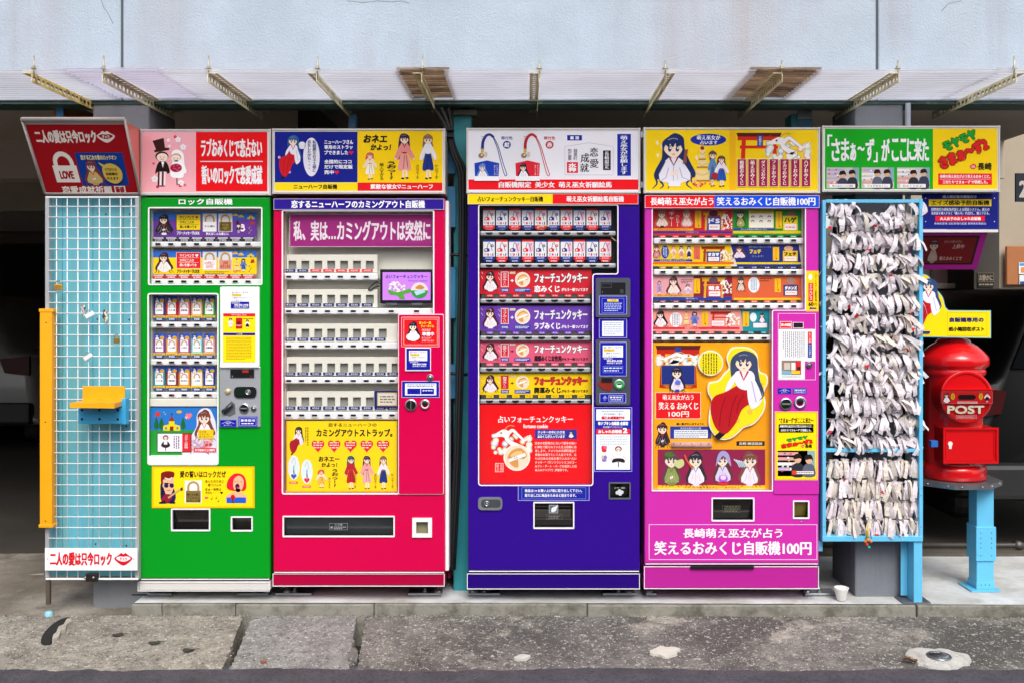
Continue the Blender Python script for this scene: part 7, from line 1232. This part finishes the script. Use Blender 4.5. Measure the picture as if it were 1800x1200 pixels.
b = B().use(mat('sky_blue_wood', '#38a8dc', .5, var=.12, scale=6)); b.pbox(137, 213, 716.5, 744, -.085, .045, .002); b.pbox(213.5, 221, 700, 745, -.08, .04, .001); b.build('bracket_block', lg)
b = B().use(ink('#1a2228')); [b.lathe((X(px, -.085), -.0855, Z(py, -.085)), [(0, -.002), (.005, -.001), (.006, 0)], 8, 'y') for px, py in ((144, 720), (175, 720), (207, 720), (144, 736), (175, 736), (207, 736))]; b.build('screw', lg)
def padlock(px, py, w, h, bodym, label, rot=0, thin=False):
    y = yg - .014; ww, hh = w / 375, h / 375; o = empty('padlock', (X(px, y), y, Z(py, y)), label, 'padlock', None)
    b = B().use(bodym); b.box(X(px, y) - ww / 2, X(px, y) + ww / 2, y - .006, y + .006, Z(py, y) - hh, Z(py, y) - hh * .45, .003, 2); 
    if not thin: b.use(ink('#8a6420')); [b.box(X(px, y) - ww * .3, X(px, y) + ww * .3, y - .0065, y - .005, Z(py, y) - hh * (.62 + .14 * i), Z(py, y) - hh * (.58 + .14 * i)) for i in (0, 1)]
    b.build('lock_body', o); r_ = ww * .32
    b = B().use(steel); b.tube([(X(px, y) - r_, y, Z(py, y) - hh * .5)] + [(X(px, y) + r_ * math.cos(R(t)), y + .004 * math.sin(R(t)), Z(py, y) - r_ - .002 + r_ * math.sin(R(t))) for t in range(180, -1, -20)] + [(X(px, y) + r_, y, Z(py, y) - hh * .5)], .0022, 8); b.build('shackle', o)
    o.rotation_euler = (0, R(rot), 0)
brass = mat('brass', '#d8a038', .35, metal=.6, var=.2, scale=30); wht = mat('lock_white', '#e4e4e6', .4, var=.1)
padlock(102.5, 492, 14, 18, brass, 'wide brass padlock hanging high at the left of the wire grid')
padlock(205, 586, 9.5, 17, mat('old_brass', '#a08038', .45, metal=.6, var=.3), 'small dark brass padlock hanging at the right of the wire grid', 0, True)
padlock(153, 545, 16, 14, wht, 'white padlock hanging tilted below a scrap of ribbon on the wire grid', -28, True); padlock(150, 619, 16, 13, wht, 'white padlock hanging tilted low at the centre of the wire grid', -32, True)
def ribbon(px, py, s_, cols_, label, seed):
    rr = random.Random(seed); y = yg - .012; b = B()
    for k, c in enumerate(cols_):
        b.use(ink(c)); pts = [(X(px + rr.uniform(-3, 3), y), y - .004 * k, Z(py + s_ * j / 5, y)) for j in range(6)]; n = len(pts)
        b.add([(p_[0] + o * (.003 + .002 * math.sin(j * 1.7 + k)), p_[1] - .004 * math.cos(j + k) * o, p_[2]) for j, p_ in enumerate(pts) for o in (-1, 1)], [(2 * j, 2 * j + 1, 2 * j + 3, 2 * j + 2) for j in range(n - 1)])
    b.lathe((X(px, y), y - .004, Z(py + s_ * .5, y)), [(0, -.006), (.006, 0), (0, .006)], 6); b.build('ribbon', loc=(X(px, y), y, Z(py + s_, y)), label=label, cat='ribbon')
ribbon(147, 535, 22, ('#5a2830', '#e0d8d4', '#c8b8b0'), 'twisted white and maroon ribbon above a tilted white padlock', 1); ribbon(186, 545, 22, ('#c8808c', '#d8c850', '#e0dcd4', '#4a2830'), 'pink and yellow twisted ribbon scrap tied on the wire grid', 2)

# ================================================================ rack of fortune slips
rk = empty('slip_rack', (X(1534), .0, .004), 'sky blue metal rack strung with rows of white paper fortunes', 'rack')
sb = mat('sky_blue_metal', '#63bce4', .4, var=.08, scale=6, dirt=.3, dirt_h='#3f88ac', dscale=14, drange=(.6, .68))
for r4, dep, nm in (((1446, 1452, 352, 950), .09, 'upright'), ((1616, 1622.5, 350, 950), .09, 'upright'), ((1452, 1616, 351, 357), .02, 'top_rail'), ((1446, 1622.5, 942, 951), .09, 'bottom_rail'), ((1452, 1616, 788, 794), .03, 'cross_rail')):
    b = B().use(sb); yy = -.02 if nm != 'bottom_rail' else -.022; b.pbox(*r4, yy, dep, .0015); b.build(nm, rk)
b = B().use(ink('#1a3038')); [b.lathe((X(px, -.02), -.0203, Z(py, -.02)), [(0, -.002), (.0022, 0)], 6, 'y') for px, py in ((1449, 400), (1449, 520), (1449, 660), (1449, 802), (1449, 925), (1619, 369), (1619, 470), (1619, 700), (1619, 870), (1619, 925))]; b.build('rivet', rk)
b = B().use(sb); b.box(X(1606, -.01), X(1621, -.01), -.012, .08, .006, Z(951, -.01), .0015); b.build('leg', rk)
b = B().use(sb); b.box(X(1592, .0), X(1606, -.01) - .001, .06, .066, .02, Z(951, .06), .001); b.build('leg_web', rk)
b = B().use(mat('base_plate_grey', '#6c7078', .5, metal=.5, var=.3)); b.box(X(1584, 0), X(1634, 0), -.018, .09, .004, .010, .001); b.build('base_plate', rk)
b = B().use(sb); b.pbox(1437, 1446, 950, 968, .02, .02, .001); b.build('hanger_tab', rk)
ROWS = [(356, 12, 'topmost'), (379, 17, 'second'), (412, 17, 'third'), (449, 17, 'fourth'), (485, 17, 'fifth'), (520, 17, 'sixth'), (555, 17, 'seventh'), (590, 17, 'eighth'), (622, 17, 'ninth'), (646, 16, 'tenth'), (670, 16, 'eleventh'), (700, 16, 'twelfth'), (735, 16, 'thirteenth'), (769, 15, 'fourteenth'), (811, 17, 'fifteenth'), (846, 17, 'sixteenth'), (881, 17, 'seventeenth'), (914, 17, 'lowest')]
ww_ = mat('string', '#c9c2b6', .8)
for py, n, nm in ROWS: b = B().use(ww_); b.tube([(X(1450, .02), .02, Z(py, .02)), (X(1534, .02), .02, Z(py + 1, .02)), (X(1619, .02), .02, Z(py, .02))], .002, 5); b.build('wire', rk)
b = B().use(mat('rack_back_dark', '#2a2c30', .8, var=.3)); 
paper = mat('slip_paper', '#ebe7e9', .75, var=.1, scale=14); paper2 = mat('slip_paper_aged', '#cfc5b6', .8, var=.15, scale=14)
def print_paper(nm, h):
    if nm in MATS: return MATS[nm]
    m = mat(nm, h, .75, var=.1, scale=14); nt = m.node_tree; N = nt.nodes; L = nt.links; bb = N['Principled BSDF']; src = bb.inputs['Base Color'].links[0].from_socket
    g_ = N.new('ShaderNodeNewGeometry'); vo = N.new('ShaderNodeTexNoise'); vo.inputs['Scale'].default_value = 170; vo.inputs['Detail'].default_value = 1; L.new(g_.outputs['Position'], vo.inputs['Vector'])
    r_ = N.new('ShaderNodeMapRange'); r_.inputs[1].default_value = .62; r_.inputs[2].default_value = .66; r_.inputs[4].default_value = .55; L.new(vo.outputs[0], r_.inputs[0]); x_ = N.new('ShaderNodeMix'); x_.data_type = 'RGBA'; x_.inputs[7].default_value = lin('#8a7c90'); L.new(r_.outputs[0], x_.inputs[0]); L.new(src, x_.inputs[6]); L.new(x_.outputs[2], bb.inputs['Base Color']); return m
paper = print_paper('slip_paper_printed', '#ddd5da'); redp = ink('#cc2c34', .7); aged = print_paper('slip_paper_old', '#d9cfc4')
pinkp = print_paper('slip_paper_pinkish', '#dccfd4'); greyp = print_paper('slip_paper_greyish', '#b9b3b8')
def slip_mesh(b, c, seed, neat=False, scale=1.0):
    """one folded paper strip knotted round a wire: a crumpled knot and two tails"""
    rr = random.Random(seed); c = Vector(c); m0 = rr.choice((aged, aged, paper, pinkp)) if neat else rr.choice((paper, paper, paper, aged, pinkp, greyp))
    b.use(m0); k = []; n = 7                                 # knot: crumpled ring wrapped round the wire
    wd = rr.uniform(.005, .010) * scale
    for i in range(n):
        a_ = 2 * math.pi * i / n; rad = rr.uniform(.006, .011) * scale; tw = rr.uniform(-.004, .004)
        for o in (-1, 1): k.append(c + Vector((o * wd + tw, -math.cos(a_) * rad, math.sin(a_) * rad)))
    b.add(k, [(2 * i, 2 * i + 1, 2 * ((i + 1) % n) + 1, 2 * ((i + 1) % n)) for i in range(n)])
    for t in range(2):
        ln = (rr.uniform(.04, .082) if not neat else rr.uniform(.06, .085)) * scale
        ang = R(rr.gauss(0, 14) + (6 if t else -8)) if neat else R(rr.choice((rr.uniform(-75, 75), rr.uniform(-35, 35), rr.uniform(-35, 35), rr.uniform(-60, 60))))
        w0 = rr.uniform(.0075, .0115) * scale; fold = rr.uniform(-.9, .9); out = rr.uniform(.005, .04) if not neat else rr.uniform(.0, .016); curl = rr.uniform(-.5, .5) if not neat else rr.uniform(-.12, .12)
        d = Vector((math.sin(ang), 0, -math.cos(ang))); sd = Vector((math.cos(ang) * math.cos(fold), -math.sin(fold), math.sin(ang) * math.cos(fold))); vs = []; S = 5
        for i in range(S + 1):
            u_ = i / S; p_ = c + d * (ln * u_) + Vector((curl * ln * u_ * u_ * .8, -.010 - out * math.sin(u_ * 2.2) + rr.uniform(-.002, .002), -abs(math.sin(ang)) * .02 * u_ * u_)); w_ = w0 * (.75 + .25 * min(1, u_ * 3))
            nn = d.cross(sd).normalized() * .0006
            for o in (-1, 1):
                for f in (-1, 1): vs.append(p_ + sd * (w_ * o) + nn * f)
        rs = rr.randint(0, S - 1) if rr.random() < .08 else -1
        for i in range(S):
            q_ = i * 4; b.use(redp if i == rs else m0); b.add([vs[q_ + j] for j in range(8)], [(0, 2, 6, 4), (1, 5, 7, 3), (0, 4, 5, 1), (2, 3, 7, 6)] + ([(0, 1, 3, 2)] if i == 0 else []) + ([(4, 6, 7, 5)] if i == S - 1 else []))
        b.use(m0)
    b.keep = 1
MM = {}
for neat in (0, 1):
    for i in range(26 if not neat else 16): b = B(); slip_mesh(b, (0, 0, 0), 100 * neat + i, bool(neat)); o = b.build('slip_master', loc=(0, 0, 0)); MM[(neat, i)] = o.data; o.data.name = 'fortune_slip'; bpy.data.objects.remove(o)
rr = random.Random(21); extra = B()
for ri, (py, n, nm) in enumerate(ROWS):
    neat = ri >= 14; lab = 'white paper fortune slip knotted on the ' + nm + ' wire of the sky blue rack'; grp = 'fortune slips on the ' + nm + ' wire'
    spots = [1455 + 159 * (i + .5 + rr.uniform(-.35, .35)) / n for i in range(n)] if ri else [1457, 1462, 1470, 1476, 1486, 1494, 1502, 1562, 1572, 1580, 1590, 1612]
    for px in spots:
        y = rr.uniform(.0, .026); k = rr.randrange(26 if not neat else 16); pos = (X(px, y), y, Z(py + rr.uniform(-2.5, 3.5), y))
        o = inst(MM[(int(neat), k)], 'fortune_slip', None, pos, (R(rr.uniform(-12, 12)), R(rr.uniform(-18, 18) if not neat else rr.uniform(-4, 4)), R(rr.uniform(-30, 30)))); tag(o, lab, 'paper slip', grp)
    for j in range(16 if 0 < ri < 14 else (22 if neat else 0)):
        y = rr.uniform(.012, .04); slip_mesh(extra, (X(rr.uniform(1456, 1613), y), y, Z(py + (rr.uniform(-7, 2) if ri == 13 or neat else rr.uniform(-6, 13)), y)), 1000 + ri * 40 + j, neat, .95)
extra.build('fortune_slip_pile', loc=(X(1534), .02, Z(900)), label='crowded paper fortune slips behind the front ones on the rack', cat='paper slips', kind='stuff')
bc = empty('beaded_charm', (X(1526, -.03), -.03, Z(958, -.03)), 'yellow tassel with orange and teal beads hanging from the lowest wire', 'charm')
b = B().use(ink('#d8c020')); b.tube([(X(1526, -.03), -.03, Z(918, -.03)), (X(1525, -.035), -.035, Z(945, -.035))], [.003, .006], 6); b.use(ink('#8a58b0')); b.tube([(X(1529, -.03), -.03, Z(928, -.03)), (X(1532, -.035), -.035, Z(946, -.035))], .002, 5); b.build('tassel', bc)
for px, py, c in ((1521, 951, '#e86818'), (1526, 948, '#e8a018'), (1531, 951, '#e86818'), (1524, 956, '#d84818'), (1527.5, 961, '#30a8a0')): b = B().use(ink(c, .3)); b.lathe((X(px, -.036), -.036, Z(py, -.036)), [(0, -.007), (.005, -.005), (.007, 0), (.005, .005), (0, .007)], 10); b.build('bead', bc)

# ================================================================ mailbox and its corner
mr = mat('mailbox_red', '#cc060e', .2, var=.08, scale=3, rvar=.06, coat=.35, bump=.03, bscale=25)
my = .28; mx = X(1676, my); zb = Z(848, my - .17); mb = empty('mailbox', (mx, my, zb), 'round red mailbox lettered POST standing on a steel topped stand', 'mailbox')
b = B().use(mr); HH = Z(597, my) - zb; zz = lambda py: Z(py, my - .1) - zb
b.lathe((mx, my, zb), [(0, 0), (.148, 0), (.152, .006), (.152, .052), (.146, .064), (.136, .07), (.134, .075), (.134, zz(665)), (.137, zz(662)), (.148, zz(658)), (.150, zz(652)), (.146, zz(650)), (.146, zz(647)), (.160, zz(644)), (.164, zz(640)), (.164, zz(631)), (.158, zz(626)), (.136, zz(617)), (.112, zz(609)), (.09, zz(604)), (.082, zz(603)), (.076, zz(598)), (.05, zz(594)), (0, zz(592))], 64); b.build('body', mb)
yd = my - .172
b = B().use(mr); cxd, czd = X(1699.5, yd), Z(697, yd); b.lathe((cxd, yd, czd), [(.126, .11), (.126, .004), (.121, 0), (.112, .0), (.109, .006), (0, .006)], 48, 'y', smooth=False); b.build('slot_disc', mb)
b = B().use(mr); hp = [(X(1653, yd) , Z(682.5, yd)), (X(1653, yd) , Z(685, yd)), (X(1746, yd), Z(685, yd)), (X(1746, yd), Z(682.5, yd))]; b.prism(hp, yd - .010, .016); b.build('slot_hood', mb)
a = Art(yd - .004); a.rect(1655.5, 1744.5, 687, 708, '#cc1018', 1)
a.border(1655.5, 1744.5, 687, 708.5, .5, '#e87878', 2); a.girl(1656, 1672, 689, 708, '#30181c', '#f0e8f0', '#f0ecf4', 'bust', L=3); a.ell(1675, 696, 3.4, 5.6, '#d8c020', 3); a.vtext('新着', 1673.6, 1676.6, 692.5, 699.5, '#5a3008', 5); a.ell(1724, 696, 3.4, 5.6, '#d8c020', 3); a.vtext('投函', 1722.6, 1725.6, 692.5, 699.5, '#5a3008', 5); a.girl(1729, 1741, 689, 707, '#6a1818', '#f0e8f0', '#282028', L=3)
a.poly([(1682 + 4, 693), (1712, 693), (1716, 697), (1712, 701.5), (1686, 701.5), (1683, 697)], '#120a0c', 4); a.rect(1683, 1718, 705, 708.5, '#e8c0c0', 3); a.micro(1685, 1716, 705.6, 708, 1, '#a02020', 4)
a.text('POST', 1665, 1730, 712, 726.5, '#e9e2c8', 4, bold=.8, serif=.8); a.border(1680.5, 1717, 729, 735, .5, '#e8a8a8', 3); a.text('自販機専用の紙小箱回収です', 1683, 1715, 730.4, 733.8, '#f0d0d0', 4); a.build('slot_print', mb)
b = B().use(glass_mat('acrylic_plate', .05, (.93, .93, .93, 1), 1.3)); b.pbox(1653, 1746, 686, 736.5, yd - .012, .002); b.build('acrylic_plate', mb)
ydo = my - .165
b = B().use(mr); b.box(X(1658, ydo), X(1752.5, ydo), ydo, my - .02, Z(812.5, ydo), Z(751.5, ydo), .004, 2); b.frame(W(rect(1657, 1754, 750.5, 813.5), ydo), .010, ydo - .008, .012); b.frame(W(rect(1662, 1748, 756, 808), ydo), .003, ydo - .004, .006); b.build('door', mb)
b = B().use(mat('lock_plate', '#e6dcd6', .4)); b.prism([(X(1670, ydo) + .011 * math.cos(R(t)), Z(779, ydo) + .011 * math.sin(R(t))) for t in range(-50, 231, 20)] + [(X(1670, ydo) - .006, Z(788, ydo)), (X(1670, ydo) + .006, Z(788, ydo))], ydo - .004, .004); b.build('keyhole_plate', mb)
b = B().use(ink('#2c68b8')); b.box(X(1637, my - .15), X(1649, my - .15), my - .15, my - .12, Z(785, my - .15), Z(774, my - .15), .001); b.build('blue_latch', mb)
st = empty('mailbox_stand', (X(1725, .2), .25, .004), 'sky blue steel column stand with an octagonal metal top under the mailbox', 'stand')
b = B().use(mat('steel_edge', '#8f9296', .35, metal=.8, var=.2, scale=20)); r8 = .215; zt_ = zb - .003; ring = [(mx + .005 + r8 * math.cos(R(22.5 + 45 * i)), my + r8 * math.sin(R(22.5 + 45 * i))) for i in range(8)]
b.add([(p_[0], p_[1], zt_) for p_ in ring] + [(p_[0], p_[1], zt_ - .025) for p_ in ring], [tuple(range(8)), tuple(range(15, 7, -1))] + [(i, (i + 1) % 8, 8 + (i + 1) % 8, 8 + i) for i in range(8)]); b.build('octagonal_top', st)
for i in (4, 5, 6):
    for k in (.2, .8): p0_, p1_ = ring[i], ring[(i + 1) % 8]; b = B().use(steel); b.lathe((p0_[0] + (p1_[0] - p0_[0]) * k, p0_[1] + (p1_[1] - p0_[1]) * k - .001, zt_ - .0125), [(0, -.003), (.004, -.002), (.005, .003)], 8, 'y'); b.build('rivet', st)
b = B().use(sb); x0_, x1_ = X(1717, .2), X(1747, .2); b.box(x0_, x1_, .2, .29, .02, zt_ - .026, .002); b.build('column', st)
b = B().use(sb); b.box(x0_ - .006, x1_ + .008, .192, .30, Z(985, .2), Z(925, .2), .002); b.use(ink('#27577a')); [b.lathe((X(px, .192), .1918, Z(py, .192)), [(0, -.002), (.003, 0)], 6, 'y') for px in (1724, 1743) for py in (936, 945, 954, 962, 976)]; b.build('sleeve', st)
b = B().use(sb); b.box(x0_ - .04, x1_ + .02, .17, .32, .005, .011, .001); b.box(x0_ - .003, x1_ + .003, .196, .295, .011, .045, .001); b.use(ink('#27577a')); [b.lathe((x0_ + .02 + .02 * k, .1958, .032), [(0, -.002), (.003, 0)], 6, 'y') for k in range(3)]; b.build('base_plate', st)
# cut-out figure board on the mailbox
cb = empty('collection_sign', (X(1690, .2), .2, Z(594, .2)), 'yellow cut-out sign with a seated figure on top of the red mailbox', 'sign'); y = .17
out = smooth_closed([(1600, 486), (1624, 482), (1636, 490), (1642, 505), (1650, 513), (1658, 524), (1662, 540), (1668, 545.5)], 3)[:-4] ; out = out + [(1669, 545.5), (1742, 546), (1742, 594.5), (1600, 592)]
b = B().use(ink('#78b8d0')); b.prism(W(out, y), y, .008); b.use(ink('#f0d40c')); b.prism(inset(W(out, y), .004), y - .001, .0015); b.build('board', cb)
a = Art(y - .0012); a.girl(1592, 1656, 490, 588, '#2c4878', '#ece8f4', '#c41420', 'sit', L=1); a.border(1665, 1735, 549, 590, .5, '#d0a80c', 1); a.text('自販機専用の', 1669, 1729, 558, 566.5, '#241c60', 3, bold=.5); a.text('紙小箱回収ポスト', 1667.5, 1730, 574.5, 582.5, BLK, 3, bold=.4); a.rect(1618, 1634, 582, 586, '#1c3090', 24); a.build('print', cb)
# navy sign, rail and tilted monitor
ns = empty('navy_sign', (X(1688, .06), .06, Z(406, .06)), 'navy sign with yellow and red strips under the green lightbox', 'sign'); y = .06
a = Art(y); a.slab(1622, 1755, 338.5, 403, '#1a2a90', .012); a.rect(1624, 1753, 340.5, 401, '#141c78', 1)
a.text('成人限定販売機能付き', 1657, 1716.5, 343.5, 349, '#e0e0f0', 3, serif=.2); a.rect(1632.5, 1742.5, 351, 363, '#f8d010', 2); a.text('エイズ感染予防自販機', 1637, 1739, 352.5, 361.5, BLK, 4, serif=.4, bold=.2); a.text('国際規定の運転免許証による認証システム。成人の', 1637, 1739, 366, 371, '#e0e0f0', 3, serif=.1); a.text('免許証を挿入すると「購入可」が点灯し、購入できる。', 1637, 1739, 373, 378, '#e0e0f0', 3, serif=.1); a.rect(1636, 1738, 371.6, 372, '#b0b8e0', 3)
a.rect(1644, 1731, 380, 389.5, '#e4182c', 2); a.text('大人女子のおしゃれ自販機', 1652, 1724, 382, 387.8, WHT, 4, bold=.2); a.text('長崎初登場 当駐車場内設置 長崎県知事届出', 1642, 1733, 391.5, 395.5, '#d0d4f0', 3); [a.ell(x_, y_, 1, 1, '#e0e0e8', 3, 8) for x_ in (1627, 1748) for y_ in (349, 390)]; a.build('face', ns)
b = B().use(mat('white_rail', '#ddd8d4', .4, var=.08)); b.pbox(1612, 1755, 404, 409, y - .02, .06, .001); b.build('rail', ns)
mo = empty('tilted_monitor', (X(1678, .12), .12, Z(475, .12)), 'purple framed tilted monitor showing a red advert under the navy sign', 'monitor')
q = [(X(1598, .06), .06, Z(409.5, .06)), (X(1736, .06), .06, Z(409.5, .06)), (X(1717, .2), .2, Z(474, .2)), (X(1592, .2), .2, Z(474, .2))]
a = Art(0, q, (0, 0, 140, 66)); a.slab(0, 140, 0, 66, '#a8208c', .02, 0); a.slab(14, 128, 5, 57, '#241418', .003, 2); a.rect(18, 124, 8, 54, '#6c1418', 3); a.girl(36, 62, 10, 56, '#4a2028', '#a08878', '#98806c', 'bust', L=4, skin='#b89880'); a.text('あなたの運の行方は', 66, 98, 13, 18, '#a88078', 5); a.text('上昇中', 82, 104, 20, 28, '#b89088', 5, bold=.2); a.text('萌えおみくじで', 62, 105, 42, 49, '#b89088', 5, bold=.2); a.build('screen_face', mo)
b = B().use(mat('monitor_case', '#7d1a6c', .4)); Q = [Vector(p_) for p_ in q]; pts = [Q[1] + Vector((0, .02, -.01)), Vector((X(1736, .2), .24, Z(412, .2))), Q[2] + Vector((0, .02, -.005))]; b.add([p_ for p_ in pts] + [p_ + Vector((-.01, 0, 0)) for p_ in pts], [(0, 1, 2), (5, 4, 3), (0, 3, 4, 1), (1, 4, 5, 2), (2, 5, 3, 0)]); b.build('case_side', mo)
bpy.data.objects.remove(_to)
